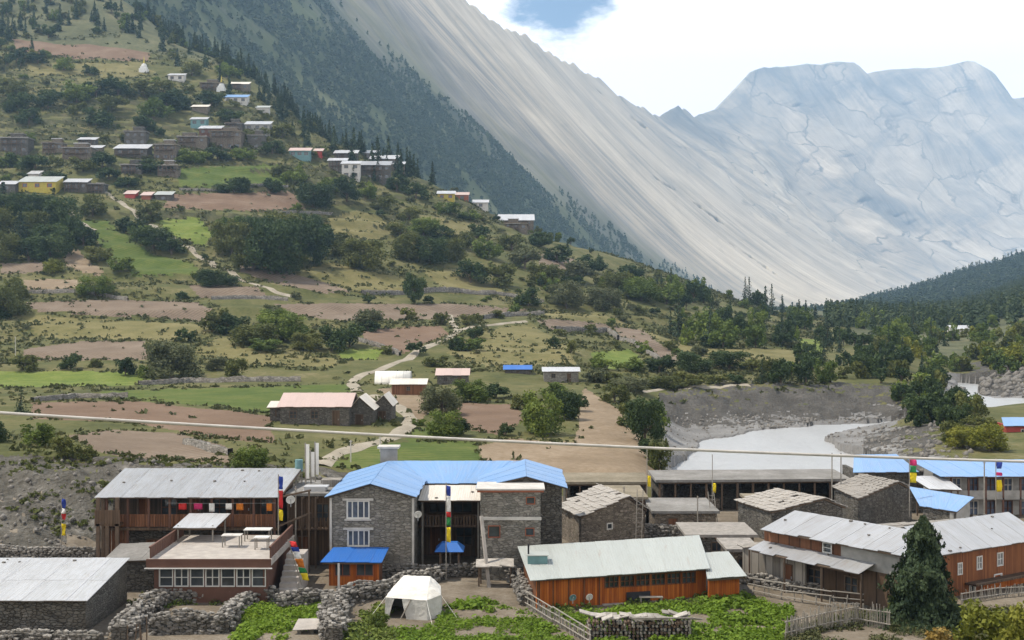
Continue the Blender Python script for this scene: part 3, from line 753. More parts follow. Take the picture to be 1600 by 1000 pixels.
M['forest'] = m_leaf('forest', [(0.1, (0.018, 0.030, 0.014)), (0.5, (0.036, 0.056, 0.022)), (0.8, (0.065, 0.085, 0.032)), (1, (0.10, 0.105, 0.05))], trans=0.1)
M['scrub'] = m_leaf('scrub', [(0.1, (0.028, 0.036, 0.014)), (0.5, (0.062, 0.071, 0.024)), (0.9, (0.133, 0.119, 0.051))], trans=0.15)
M['bark'] = m_plain('bark', (0.10, 0.075, 0.055), 0.9, scale=5)

def leafquads(C, N, size, rng, aspect=0.7, jitter=0.8):
    n = len(C)
    N = N + rng.normal(0, jitter, (n, 3)); N /= np.linalg.norm(N, axis=1)[:, None] + 1e-9
    T = np.cross(N, rng.normal(0, 1, (n, 3))); T /= np.linalg.norm(T, axis=1)[:, None] + 1e-9
    B = np.cross(N, T)
    s = (size * rng.uniform(0.6, 1.35, n))[:, None]
    a, b = T * s, B * s * aspect
    V = np.stack([C - a - b * 0.4, C + b, C + a + b * 0.4, C - b], 1).reshape(-1, 3)
    return V, np.arange(n * 4).reshape(n, 4)

def crown_mesh(name, mat, seed, nl, lobes, leaf, upright=0.0, open_=0.0):
    rng = np.random.default_rng(seed)
    C = []; N = []; T = []
    L_ = []
    for k in range(lobes):
        a = rng.uniform(0, 2 * math.pi); h = rng.uniform(0.14, 0.80) if k else 0.5
        env = math.sqrt(max(0.05, 1 - ((h - 0.42) / 0.62) ** 2))
        rr = env * 0.40 * math.sqrt(rng.uniform(0.15, 1)) if k else 0
        r = rng.uniform(0.085, 0.20) * (1.1 - 0.35 * h)
        L_.append((rr * math.cos(a), rr * math.sin(a), h, r, rng.uniform(0, 1)))
    w = np.array([l[3] ** 2 for l in L_]); w /= w.sum()
    pick = rng.choice(lobes, nl, p=w)
    Lb = np.array(L_)[pick]
    d = rng.normal(0, 1, (nl, 3)); d /= np.linalg.norm(d, axis=1)[:, None]
    rad = Lb[:, 3] * (rng.uniform(0.62 - open_, 1.12, nl))
    C = Lb[:, :3] + d * rad[:, None] * np.array([1, 1, 1.05 + upright])
    C[:, 2] = np.clip(C[:, 2], 0.01, 1.08)
    tint = 0.55 * Lb[:, 4] + 0.45 * rng.uniform(0, 1, nl)
    V, F = leafquads(C, d, leaf, rng)
    return mesh_np(name, V, F, [M[mat]], tint=np.clip(tint, 0, 1))

def trunk_mesh(name, seed, h=0.55, r=0.035, limbs=5, mat='bark'):
    rng = random.Random(seed); mb = MB()
    mb.bar((0, 0, -0.06), (0.01, 0, h * 0.45), r, 6, r * 0.75)
    mb.bar((0.01, 0, h * 0.45), (0.0, 0.02, h), r * 0.75, 6, r * 0.3)
    for k in range(limbs):
        a = k * 2.4 + rng.uniform(-.4, .4); z = h * rng.uniform(0.25, 0.7)
        mb.bar((0, 0, z), (0.24 * math.cos(a), 0.24 * math.sin(a), z + rng.uniform(.15, .35)), r * 0.5, 5, r * 0.15)
    me = bpy.data.meshes.new(name); me.from_pydata(mb.v, [], mb.f); me.materials.append(M[mat]); return me

def conifer_mesh(name, mat, seed, tiers, per, leaf, narrow=1.0, base=0.06):
    rng = np.random.default_rng(seed); C = []; N = []; T = []
    for k in range(tiers):
        f = k / (tiers - 1)
        z = base + (0.97 - base) * f
        rad = 0.5 * (1 - f) ** 0.85 * (0.72 + 0.5 * rng.uniform()) * narrow + 0.012
        for j in range(max(3, int(per * (1 - 0.6 * f)))):
            a = rng.uniform(0, 2 * math.pi); tt = rng.uniform(0, 1)
            m = max(2, int(7 * (1 - f)) )
            for i in range(m):
                q = (i + rng.uniform(.2, 1)) / m * rad * (0.8 + 0.35 * tt)
                C.append((q * math.cos(a) + rng.normal(0, .012), q * math.sin(a) + rng.normal(0, .012), z - 0.16 * q + rng.normal(0, .010)))
                N.append((math.cos(a) * 0.5, math.sin(a) * 0.5, 0.9)); T.append(0.6 * tt + 0.4 * rng.uniform())
    V, F = leafquads(np.array(C), np.array(N), leaf, rng, 0.6, 0.45)
    return mesh_np(name, V, F, [M[mat]], tint=np.array(T))

PROTO = {}
for i, k in enumerate(('dark', 'green', 'olive', 'grey', 'yellow')):
    PROTO[k, 2] = [crown_mesh('crown_' + k, 'leaf_' + k, 100 + 10 * i + j, 5600, 40, 0.026, open_=0.2) for j in range(3)]
    PROTO[k, 1] = [crown_mesh('crown_' + k, 'leaf_' + k, 200 + 10 * i + j, 1700, 26, 0.043, open_=0.15) for j in range(3)]
    PROTO[k, 0] = [crown_mesh('crown_' + k, 'leaf_' + k, 300 + 10 * i + j, 520, 15, 0.07) for j in range(3)]
PROTO['conifer', 2] = [conifer_mesh('crown_conifer', 'needle', 400 + j, 26, 22, 0.035) for j in range(2)]
PROTO['conifer', 1] = [conifer_mesh('crown_conifer', 'needle', 410 + j, 18, 12, 0.045, (0.85, 1.0, 0.75)[j]) for j in range(3)]
PROTO['conifer', 0] = [conifer_mesh('crown_conifer', 'needle', 420 + j, 13, 11, 0.085, (0.85, 1.0, 0.75)[j]) for j in range(3)]
TRUNK = [trunk_mesh('trunk', 500 + j) for j in range(3)]
CTRUNK = trunk_mesh('conifer_trunk', 510, 0.85, 0.022, 0)

def plant(name, kind, loc, w, h, label, cat, group, lod=1, parts=True):
    me = R.choice(PROTO[kind, lod])
    rz = R.uniform(0, 6.28)
    if not parts:
        o = link(name, me); o.location = loc; o.scale = (w, w, h); o.rotation_euler = (0, 0, rz)
        return tag(o, label, cat, group)
    o = thing(name, loc, label, cat, group, rz); o.scale = (w, w, h)
    link('trunk', CTRUNK if kind == 'conifer' else R.choice(TRUNK), o)
    link('crown', me, o)
    return o

LANDMARKS = [(58, 290, 'the yellow house'), (204, 238, 'the long white edged stone house'), (310, 192, 'the teal house'), (352, 215, 'the large brown stone house'), (402, 198, 'the pale grey house by the ridge'), (368, 155, 'the blue roofed upper house'), (275, 120, 'the white house at the village top'), (468, 240, 'the red-pink roofed house'), (570, 262, 'the large house cluster'), (708, 306, 'the orange walled spur house'), (751, 320, 'the small white spur house'), (803, 338, 'the long white roofed spur house'), (346, 130, 'the white stupa'), (225, 100, 'the slender stupa'), (120, 240, 'the broad old stone house'), (360, 314, 'the reddish upper field'), (425, 385, 'the dense thicket'), (210, 395, 'the green slope field'), (568, 395, 'the round bush above the grass field'), (648, 450, 'the lone upright tree'), (715, 517, 'the footpath junction'), (820, 540, 'the dry meadow'), (1020, 540, 'the sloping ploughed strip'), (960, 562, 'the bright green patch'), (440, 525, 'the hedge between the fields'), (180, 480, 'the long ploughed strip'), (130, 75, 'the top ploughed field'), (1160, 558, 'the tan meadow above the scarp'), (1260, 540, 'the small bright crop patch'), (1240, 640, 'the river scarp'), (1504, 515, 'the far white valley house'), (1460, 607, 'the small riverside house'), (1585, 670, 'the red house'), (1540, 605, 'the far river bend'), (1580, 590, 'the grey stony slope'), (560, 345, 'the dry grass field on the spur'), (725, 440, 'the wedge of dry grass'), (880, 415, 'the bare brown patch'), (30, 20, 'the bare ridge top'), (1385, 655, 'the narrow end of the river bend'), (1335, 505, 'the dip between spur and hill'), (1120, 470, 'the low end of the ridge')]
def near_phrase(px, py):
    a, b, nm = min(LANDMARKS, key=lambda q: (q[0] - px) ** 2 + 1.6 * (q[1] - py) ** 2)
    dy = py - b
    return ('uphill from ' if dy < -14 else 'downhill from ' if dy > 14 else 'level with ') + nm
def size_word(w, h, lo, hi):
    return ('tall ' if h > hi else 'short ' if h < lo else 'mid-sized ') + ('broad ' if w > h * .9 else 'slender ' if w < h * .5 else '')
DESC = {'dark': 'dark green', 'green': 'leafy green', 'olive': 'olive green', 'grey': 'pale grey-green', 'yellow': 'yellow-green', 'conifer': 'dark'}
def put(px, py, wpx, hpx, kind, where, name='bush', group=None, label=None, cat=None):
    """a bush whose foot is at photo pixel px,py and that spans wpx by hpx pixels"""
    g = gpt(px, py); s = g.y / FPX
    if label is None:
        shape = 'spreading' if wpx > 1.45 * hpx else ('tall' if hpx > wpx else 'round')
        size = 'large' if wpx * s > 6 else ('small' if wpx * s < 3.2 else '')
        label = ' '.join(f'{size} {shape} {DESC[kind]} {name} {where}'.split())
        if group and ('upper village' in where or 'spur' in where or 'scarp' in where): label = ' '.join(f'{size} {shape} {DESC[kind]} {name} {near_phrase(px, py)}'.split())
    lod = 2 if wpx > 52 else (1 if wpx > 20 else 0)
    cw = 1.12 if kind != 'conifer' else 1.0
    return plant('broadleaf_tree' if name == 'tree' else ('conifer_tree' if name == 'conifer' else 'bush'), kind, (g.x, g.y, g.z - 0.15), wpx * s * cw, hpx * s * 1.02, label, cat or name if name != 'conifer' else 'tree', group, lod)

# thicket on the slope above the stepped fields
for a in [(362, 398, 62, 62), (395, 422, 70, 62), (425, 428, 84, 92), (468, 418, 84, 84), (498, 402, 48, 56), (352, 372, 40, 38), (440, 385, 74, 62), (405, 388, 60, 56), (478, 378, 54, 48), (385, 372, 48, 40), (445, 426, 60, 40)]:
    put(*a, R.choice(['dark', 'olive', 'green']), 'in the dense thicket on the slope', 'tree', 'trees of the dense dark thicket')
# dark wood at the left edge under the yellow house
for a in [(18, 350, 62, 54), (62, 348, 70, 50), (98, 362, 60, 60), (32, 388, 62, 58), (78, 402, 70, 62), (8, 408, 54, 52), (112, 378, 40, 46), (50, 372, 60, 50), (-20, 370, 70, 60), (5, 330, 60, 45), (84, 330, 50, 36), (45, 408, 50, 40)]:
    put(*a, R.choice(['dark', 'dark', 'conifer', 'olive']), 'in the dark wood below the yellow house', 'tree', 'trees of the dark wood below the yellow house')
for a, k, wh in [((145, 338, 42, 42), 'olive', 'beside the steps to the upper village'), ((232, 347, 38, 38), 'olive', 'beside the hut with the green roof'),
        ((205, 362, 44, 26), 'dark', 'along the diagonal footpath'), ((240, 388, 60, 36), 'dark', 'along the diagonal footpath'), ((268, 398, 48, 30), 'dark', 'along the diagonal footpath'), ((222, 376, 40, 28), 'green', 'along the diagonal footpath'),
        ((130, 384, 42, 32), 'dark', 'below the dark wood'), ((155, 408, 42, 28), 'olive', 'below the dark wood'), ((190, 424, 42, 26), 'green', 'at the foot of the green field'), ((82, 428, 30, 26), 'yellow', 'below the dark wood'),
        ((150, 462, 56, 34), 'green', 'between the ploughed strips'), ((340, 447, 62, 30), 'dark', 'at the end of the green field'), ((10, 492, 60, 56), 'olive', 'at the edge of the ploughed strip'), ((22, 466, 42, 40), 'olive', 'at the edge of the ploughed strip'),
        ((568, 420, 72, 56), 'olive', 'standing alone above the grass field'), ((530, 400, 40, 30), 'olive', 'next to the round bush above the grass field'),
        ((338, 517, 46, 42), 'olive', 'in the hedge between the fields'), ((362, 522, 52, 36), 'dark', 'in the hedge between the fields'), ((400, 538, 74, 38), 'olive', 'in the hedge between the fields'), ((440, 532, 82, 48), 'green', 'in the hedge between the fields'), ((432, 506, 54, 26), 'green', 'in the hedge between the fields'), ((480, 546, 54, 32), 'olive', 'in the hedge between the fields'), ((518, 548, 48, 46), 'dark', 'in the hedge between the fields'), ((546, 542, 50, 40), 'dark', 'in the hedge between the fields'), ((415, 548, 50, 22), 'green', 'in the hedge between the fields'),
        ((268, 592, 82, 68), 'grey', 'beside the crop strip'), ((40, 579, 42, 30), 'olive', 'behind the crop strip'), ((110, 577, 36, 28), 'dark', 'behind the crop strip'), ((150, 574, 22, 18), 'olive', 'behind the crop strip'), ((196, 587, 30, 32), 'dark', 'behind the crop strip'), ((228, 590, 28, 24), 'green', 'behind the crop strip'), ((368, 592, 40, 38), 'olive', 'behind the crop strip'), ((340, 578, 40, 24), 'grey', 'behind the crop strip'),
        ((60, 697, 52, 44), 'green', 'on top of the rocky bank'), ((98, 712, 44, 36), 'olive', 'on top of the rocky bank'), ((132, 717, 36, 30), 'olive', 'on top of the rocky bank'), ((-20, 690, 60, 40), 'dark', 'on top of the rocky bank'),
        ((388, 739, 60, 46), 'green', 'behind the grey roofed lodge'), ((577, 514, 42, 38), 'grey', 'beside the ploughed field corner'), ((575, 518, 34, 20), 'dark', 'beside the ploughed field corner'),
        ((845, 678, 68, 74), 'green', 'at the edge of the sandy field'), ((882, 655, 54, 50), 'dark', 'at the edge of the sandy field'), ((905, 642, 32, 30), 'dark', 'at the edge of the sandy field'), ((868, 622, 44, 30), 'green', 'at the edge of the sandy field'), ((820, 640, 40, 30), 'olive', 'at the edge of the sandy field'),
        ((695, 684, 58, 48), 'green', 'beside the bend of the footpath'), ((715, 680, 36, 30), 'dark', 'beside the bend of the footpath'), ((735, 628, 60, 40), 'green', 'in front of the pink roofed hut'), ((775, 622, 44, 28), 'dark', 'in front of the pink roofed hut'), ((790, 680, 26, 24), 'dark', 'beside the reddish field'),
        ((1008, 694, 60, 80), 'dark', 'on the riverbank edge'), ((1030, 738, 38, 60), 'olive', 'on the riverbank edge'), ((988, 668, 44, 46), 'olive', 'on the riverbank edge'), ((1022, 668, 46, 50), 'green', 'on the riverbank edge'), ((1018, 720, 40, 40), 'dark', 'on the riverbank edge'),
        ((735, 548, 52, 24), 'green', 'in the dry meadow above the huts'), ((712, 548, 28, 24), 'dark', 'in the dry meadow above the huts'), ((742, 530, 26, 22), 'dark', 'in the dry meadow above the huts'),
        ((690, 508, 26, 24), 'olive', 'where the footpaths meet'), ((732, 507, 24, 20), 'olive', 'where the footpaths meet'), ((776, 497, 26, 16), 'olive', 'where the footpaths meet'), ((865, 545, 20, 22), 'dark', 'at the corner of the dry meadow'), ((892, 552, 20, 26), 'olive', 'at the corner of the dry meadow'),
        ((655, 665, 24, 14), 'green', 'beside the bend of the footpath'), ((680, 572, 40, 20), 'olive', 'behind the pink roofed hut')]:
    put(*a, k, wh, 'bush', 'bushes among the fields')
put(690, 648, 62, 52, 'grey', '', 'tree', label='bare pale brownish tree beside the sandy yard near the footpath')
put(33, 648, 32, 46, 'conifer', '', 'conifer', label='dark conifer standing on the edge of the reddish ploughed field')
put(648, 474, 34, 52, 'dark', '', 'tree', label='lone dark upright tree beside the field retaining wall')
for a, k in [((868, 592, 30, 26), 'grey'), ((930, 598, 40, 26), 'grey'), ((950, 598, 44, 20), 'olive'), ((980, 612, 64, 26), 'grey'), ((1040, 607, 64, 24), 'olive'), ((1078, 602, 50, 26), 'olive'), ((960, 628, 44, 34), 'olive'), ((1120, 600, 40, 18), 'olive'), ((1150, 598, 30, 16), 'dark'),
        ((940, 577, 44, 28), 'green'), ((985, 580, 44, 26), 'green'), ((1030, 582, 48, 30), 'dark'), ((1085, 580, 54, 36), 'dark'), ((1140, 577, 62, 32), 'dark'), ((1182, 580, 44, 22), 'olive'), ((1215, 590, 40, 26), 'dark')]:
    put(*a, k, 'in the hedge above the river scarp', 'bush', 'hedge bushes above the river scarp')
for a, k in [((640, 407, 54, 50), 'olive'), ((672, 412, 54, 46), 'dark'), ((702, 408, 54, 42), 'olive'), ((735, 442, 48, 42), 'dark'), ((780, 448, 52, 44), 'olive'), ((762, 404, 46, 38), 'green'), ((720, 388, 48, 36), 'olive'), ((625, 372, 44, 28), 'olive'), ((662, 368, 54, 32), 'green'), ((690, 380, 40, 30), 'dark'), ((745, 372, 36, 26), 'dark'),
        ((825, 478, 44, 32), 'dark'), ((885, 481, 60, 48), 'grey'), ((942, 484, 58, 42), 'grey'), ((850, 444, 54, 38), 'olive'), ((902, 440, 52, 36), 'grey'), ((962, 456, 54, 38), 'olive'), ((1002, 470, 60, 42), 'green'), ((1042, 476, 50, 36), 'green'), ((820, 420, 50, 40), 'grey'), ((870, 410, 44, 30), 'dark'), ((800, 392, 44, 30), 'olive'), ((845, 385, 40, 26), 'dark'), ((925, 425, 46, 30), 'dark'), ((985, 440, 46, 32), 'dark'),
        ((365, 302, 54, 28), 'dark'), ((428, 302, 32, 26), 'dark'), ((460, 288, 40, 32), 'green'), ((490, 324, 62, 42), 'dark'), ((542, 314, 42, 42), 'dark'), ((440, 276, 40, 20), 'olive'), ((515, 300, 44, 26), 'green'), ((575, 310, 34, 28), 'green'), ((600, 330, 40, 28), 'olive'), ((640, 345, 36, 26), 'olive'), ((620, 300, 36, 30), 'dark'), ((650, 310, 40, 28), 'dark'), ((700, 335, 40, 22), 'green'), ((735, 345, 40, 20), 'green')]:
    put(*a, k, 'on the spur below the upper village', 'bush', 'bushes on the spur below the upper village')
# upper-left slopes between the houses
for a in [(30, 175, 50, 36), (75, 170, 44, 34), (120, 160, 50, 34), (150, 152, 46, 30), (185, 150, 50, 30), (225, 152, 52, 30), (255, 150, 40, 28), (20, 150, 44, 34), (45, 195, 40, 30), (150, 200, 50, 36), (175, 175, 44, 30), (240, 185, 50, 36), (260, 175, 46, 34), (225, 205, 40, 26), (280, 165, 36, 28), (330, 165, 40, 26), (360, 190, 40, 22), (160, 262, 44, 30), (130, 268, 40, 26), (55, 265, 46, 28), (170, 280, 40, 22), (235, 268, 50, 22), (300, 256, 50, 24), (340, 250, 44, 22), (270, 272, 40, 16), (400, 222, 40, 26), (440, 215, 40, 24), (425, 240, 40, 22), (10, 262, 44, 26), (85, 285, 40, 22), (200, 292, 40, 18), (380, 250, 40, 22), (355, 120, 40, 26), (100, 110, 30, 24), (140, 118, 26, 18), (300, 118, 34, 26), (60, 100, 36, 24)]:
    put(*a, R.choice(['dark', 'dark', 'olive', 'green']), 'among the houses of the upper village', 'bush', 'bushes among the upper village houses')

def in_field(px, py, pad=0):
    return any(bool(inside(np.array(float(px)), np.array(float(py)), f[2])) for f in FIELDS)
HOUSE_BOXES = []          # photo boxes kept clear of scattered plants (filled from the house lists below)
KEEP = [(415, 605, 650, 700), (560, 568, 750, 640), (840, 565, 912, 600)]
def clear(px, py):
    return not in_field(px, py) and not any(a <= px <= c and b <= py <= d for a, b, c, d in KEEP)
RIDGE = [(230, 0), (330, 60), (400, 105), (480, 168), (560, 216), (640, 262), (740, 312), (840, 348), (950, 402), (1050, 438), (1150, 462), (1250, 474), (1330, 496)]
def ridge_y(px): return float(np.interp(px, [a for a, _ in RIDGE], [b for _, b in RIDGE]))

# conifers along the skyline ridge and in the open wood at its top
n = 0; tries = 0
while n < 230 and tries < 6000:
    tries += 1
    px = R.uniform(-60, 700)
    ry = ridge_y(px) if px > 230 else -40 + 0.0 * px
    py = ry + abs(R.gauss(0, 26)) + 2 if px > 230 else R.uniform(-60, 95)
    if px < 230 and R.random() > (0.75 if py < 60 else 0.25): continue
    if py > 290 or not clear(px, py): continue
    g = gpt(px, py)
    if g.y < 380: continue
    h = R.uniform(6, 12.5); w = h * R.uniform(.42, .6)
    plant('conifer_tree', 'conifer', (g.x, g.y, g.z - .3), w, h, size_word(w, h, 8, 10.5) + 'dark conifer ' + near_phrase(px, py), 'tree', 'conifers along the village ridge', 0)
    n += 1
n = 0; tries = 0
while n < 60 and tries < 6000:
    tries += 1
    px = R.uniform(-40, 420); py = R.uniform(0, 110)
    if px > 230 and py < ridge_y(px) + 3: continue
    if not clear(px, py): continue
    g = gpt(px, py)
    if g.y < 420: continue
    h = R.uniform(4, 8); w = h * R.uniform(.8, 1.2); k = R.choice(['dark', 'dark', 'olive', 'green'])
    plant('broadleaf_tree', k, (g.x, g.y, g.z - .3), w, h, size_word(w, h, 5.2, 7) + DESC[k] + ' tree ' + near_phrase(px, py), 'tree', 'trees in the wood above the upper village', 0)
    n += 1
# small shrubs scattered over the whole slope
n = 0; tries = 0
while n < 290 and tries < 9000:
    tries += 1
    px = R.uniform(-40, 1240); py = R.uniform(max(5, ridge_y(px) + 4) if px > 230 else 5, 560)
    dens = 0.9 if py < 290 else (0.55 if px > 560 else 0.28)
    if R.random() > dens or not clear(px, py): continue
    g = gpt(px, py)
    w = R.uniform(1.6, 4.6) * (1.25 if py < 300 else 1.0)
    k = R.choice(['dark', 'olive', 'olive', 'green', 'grey'])
    plant('shrub', k, (g.x, g.y, g.z - .2), w * 1.2, w * R.uniform(.55, .95), ('tiny ' if w < 2.6 else 'wide ' if w > 4.2 else 'low ') + DESC[k] + ' shrub ' + near_phrase(px, py), 'shrub', 'low shrubs scattered over the terraced slope', 0, parts=False)
    n += 1
# small trees of the valley rim at right of the spur
for cnt, box, kinds, hh, lab, grp in [
        (90, (1040, 455, 1430, 545), ['conifer', 'conifer', 'dark', 'green', 'green'], (5, 11.5), 'tree in the wood where the spur meets the valley', 'trees where the spur meets the valley'),
        (50, (1190, 535, 1420, 602), ['dark', 'olive', 'green', 'conifer', 'dark'], (3.5, 7), 'tree in the grove above the river scarp', 'trees of the grove above the river scarp'),
        (90, (1400, 505, 1660, 585), ['conifer', 'green', 'olive', 'green', 'yellow'], (4.0, 8.0), 'tree in the wood beyond the far river bend', 'trees beyond the far river bend'),
        (42, (1395, 590, 1525, 672), ['dark', 'olive', 'green', 'dark'], (3.0, 6.0), 'tree on the wooded point between the river arms', 'trees on the point between the river arms'),
        (45, (840, 350, 1060, 470), ['dark', 'olive', 'green', 'conifer'], (3.0, 6.5), 'tree on the lower end of the ridge', 'trees on the lower end of the ridge')]:
    n = 0; tries = 0
    while n < cnt and tries < 4000:
        tries += 1
        px = R.uniform(box[0], box[2]); py = R.uniform(box[1], box[3])
        if px < 1330 and py < ridge_y(px) + 3: continue
        if in_field(px, py): continue
        g = gpt(px, py)
        if g.z < RIVER_Z + 0.9 or g.y > 800: continue
        if 1330 < px and 120 < g.y < 400 and g.z < 0.15 : continue
        k = R.choice(kinds); h = R.uniform(*hh) * (1.15 if k == 'conifer' else 0.85)
        w = h * (R.uniform(.42, .58) if k == 'conifer' else R.uniform(.75, 1.15))
        plant('conifer_tree' if k == 'conifer' else 'broadleaf_tree', k, (g.x, g.y, g.z - .25), w, h, size_word(w, h, hh[0] + (hh[1] - hh[0]) * .3, hh[0] + (hh[1] - hh[0]) * .65) + f'{DESC[k]} {"conifer" if k == "conifer" else "tree"} ' + near_phrase(px, py), 'tree', grp, 1 if h * FPX / g.y > 40 else 0)
        n += 1
for a, k in [((1505, 700, 60, 40), 'yellow'), ((1545, 705, 60, 48), 'yellow'), ((1490, 690, 40, 40), 'olive'), ((1530, 672, 50, 26), 'olive')]:
    put(*a, k, 'on the bank beside the red house', 'bush', 'yellow-green bushes beside the red house')

# low tufts of grass and scrub over the open slopes
def tufts(name, mat, pts, size, per, rng, flat=0.6):
    n = len(pts)
    C = np.repeat(pts, per, 0); s = np.repeat(size, per)
    d = rng.normal(0, 1, C.shape); d[:, 2] = np.abs(d[:, 2]) * flat; d /= np.linalg.norm(d, axis=1)[:, None]
    C = C + d * (s * rng.uniform(.4, 1, len(s)))[:, None] * np.array([1, 1, .8])
    V, F = leafquads(C, d, s * 0.45, rng)
    ti = np.clip(np.repeat(rng.uniform(0, 1, n), per) * .6 + rng.uniform(0, .4, len(C)), 0, 1)
    return tag(link(name, mesh_np(name, V, F, [M[mat]], tint=ti)), kind='stuff')
rg = np.random.default_rng(77)
px_ = rg.uniform(-320, 1300, 48000); D_ = rg.uniform(105, 680, 48000)
X_ = (px_ - 800) / FPX * D_; Z_ = ground(X_, D_); py_ = HY + (CAMZ - Z_) / D_ * FPX
ok = (D_ > 226) | (rg.uniform(0, 1, len(D_)) < .25)
ok &= vnoise(X_ / 22, D_ / 22, 93) > 0.36
ok &= Z_ > 1.2
for f in FIELDS: ok &= ~inside(px_, py_, f[2]) | (rg.uniform(0, 1, len(D_)) < (0.22 if f[1] == 'dry_grass' else 0.05))
ps = np.stack([X_, D_, Z_], -1)[ok]
tufts('hillside_scrub', 'scrub', ps, rg.uniform(.22, .9, len(ps)) * (0.7 + D_[ok] / 500), 6, rg)

# grass and weeds along the field edges, and on the rocky bank behind the lodges
ps = []
for f in FIELDS:
    q = f[2]
    for (x1, y1), (x2, y2) in zip(q, q[1:] + q[:1]):
        for k in range(max(2, int(math.hypot(x2 - x1, y2 - y1) / 9))):
            u = R.random(); x = x1 + (x2 - x1) * u + R.gauss(0, 2.5); y = y1 + (y2 - y1) * u + R.gauss(0, 1.0)
            if y > 735 or x < -40: continue
            if vnoise(x / 22, y / 22, 57) < .3: continue
            p = gpt(x, y); ps += [(p.x, p.y, p.z), (p.x + R.gauss(0, 1.2), p.y + R.gauss(0, .8), p.z)]
ps = np.array(ps)
tufts('field_edge_weeds', 'scrub', ps, rg.uniform(.2, .6, len(ps)) * (0.6 + ps[:, 1] / 450), 10, rg)
px_ = rg.uniform(-60, 640, 1500); D_ = rg.uniform(87, 106, 1500); X_ = (px_ - 800) / FPX * D_; Z_ = ground(X_, D_)
ok = (Z_ > .4) & (vnoise(X_ / 4, D_ / 3, 58) > .55)
ps = np.stack([X_, D_, Z_], -1)[ok]
tufts('bank_weeds', 'leaf_olive', ps, rg.uniform(.12, .45, len(ps)), 12, rg)

# far woods on the mountain flank and on the hill across the valley: small cones of foliage
def woods(name, base, h, w, rng, faces=11, k_=1.0):
    n = len(base)
    k = np.arange(faces)
    f = (k + .5) / faces
    ang = rng.uniform(0, 6.28, (n, 1)) + k * 2.4
    rad = 0.5 * (1 - f) ** .8 * rng.uniform(.6, 1.1, (n, faces)) * w[:, None] * .8
    C = np.stack([base[:, None, 0] + np.cos(ang) * rad * .75, base[:, None, 1] + np.sin(ang) * rad * .75, base[:, None, 2] + f * h[:, None] * 0.95], -1).reshape(-1, 3)
    N = np.stack([np.cos(ang), np.sin(ang), np.full(ang.shape, .7)], -1).reshape(-1, 3)
    s = (w[:, None] * (0.20 + .26 * (1 - f)) * k_).ravel()
    V, F = leafquads(C, N, s, rng, 0.95, 0.35)
    ti = np.repeat(rng.uniform(0, 1, n), faces) * .75 + rng.uniform(0, .25, n * faces)
    return tag(link(name, mesh_np(name, V, F, [M['forest']], tint=ti)), kind='stuff')
rg = np.random.default_rng(78)
n = 40000
Dm = rg.uniform(0, 1500, n); sm = rg.uniform(-0.05, 0.85, n)
X_, Y_, Z_ = slab_pt(sm, Dm)
den = np.clip((1180 - 520 * sm - Dm) / 330 + 1.5 * fbm(Dm / 120 + sm, sm * 5, 95, 4) - 0.15, 0, 1) * np.clip(0.75 + 1.7 * fbm(Dm / 70, sm * 9, 96, 3), 0.10, 1)
den = np.maximum(den, 0.5 * np.clip(1 - sm * 6, 0, 1))
pxm = X_ / Y_ * FPX + 800; pym = HY - (Z_ - CAMZ) / Y_ * FPX
ok = (rg.uniform(0, 1, n) < den) & (pxm > -150) & (pym > -160)
b = np.stack([X_, Y_, Z_ - 1], -1)[ok]
woods('mountain_forest', b, rg.uniform(6, 13, len(b)), rg.uniform(5, 9, len(b)), rg, 8)
n = 9000
pxm = rg.uniform(1200, 1800, n); sm = rg.uniform(0, 1.02, n)
X_, Y_, Z_ = rhill(pxm, sm)
ok = rg.uniform(0, 1, n) < np.clip(.8 + 1.2 * fbm(X_ / 80, Y_ / 80, 97, 3), .2, 1)
b = np.stack([X_, Y_, Z_ - 1], -1)[ok]
woods('hill_forest', b, rg.uniform(8, 17, len(b)), rg.uniform(5, 9, len(b)), rg)
n = 7000
pxm = rg.uniform(1290, 1800, n); Dm = rg.uniform(480, 1500, n)
X_ = (pxm - 800) / FPX * Dm; Z_ = ground(X_, Dm)
ok = rg.uniform(0, 1, n) < np.clip(.45 + 1.6 * fbm(X_ / 45, Dm / 70, 98, 3), .05, 1)
b = np.stack([X_, Dm, Z_ - .5], -1)[ok]
woods('valley_wood', b, rg.uniform(5, 12, len(b)), rg.uniform(3.5, 7, len(b)), rg, 30, .5)

# field walls of dry stone
M['field_stone'] = m_stone('field_stone', (0.10, 0.095, 0.085), (0.28, 0.265, 0.24), 2.0, 3.0)
def field_wall(pix, hgt, label, th=0.7):
    pts = [gpt(*p) for p in pix]
    xs = []
    for a, b in zip(pts[:-1], pts[1:]):
        n = max(2, int((b - a).length / 0.7)); xs += [a.lerp(b, i / n) for i in range(n)]
    xs.append(pts[-1])
    d = np.array([(p.x, p.y) for p in xs]); z = ground(d[:, 0], d[:, 1])
    tg = np.gradient(d, axis=0); tg /= np.linalg.norm(tg, axis=1)[:, None] + 1e-9
    nn = np.stack([-tg[:, 1], tg[:, 0]], -1) * th * .5
    n = len(d); h = hgt * (0.75 + 0.5 * vnoise(np.arange(n) * .8, np.zeros(n), 5))
    rows = [np.column_stack([d + nn, z - .5]), np.column_stack([d + nn * .8, z + h]), np.column_stack([d - nn * .8, z + h]), np.column_stack([d - nn, z - .5])]
    V = np.stack(rows, 1).reshape(-1, 3); i = np.arange(n * 4).reshape(n, 4)
    F = np.stack([i[:-1, :-1], i[:-1, 1:], i[1:, 1:], i[1:, :-1]], -1).reshape(-1, 4)
    return tag(link('field_wall', mesh_np('field_wall', V, F, [M['field_stone']])), label, 'wall', 'dry stone field walls')
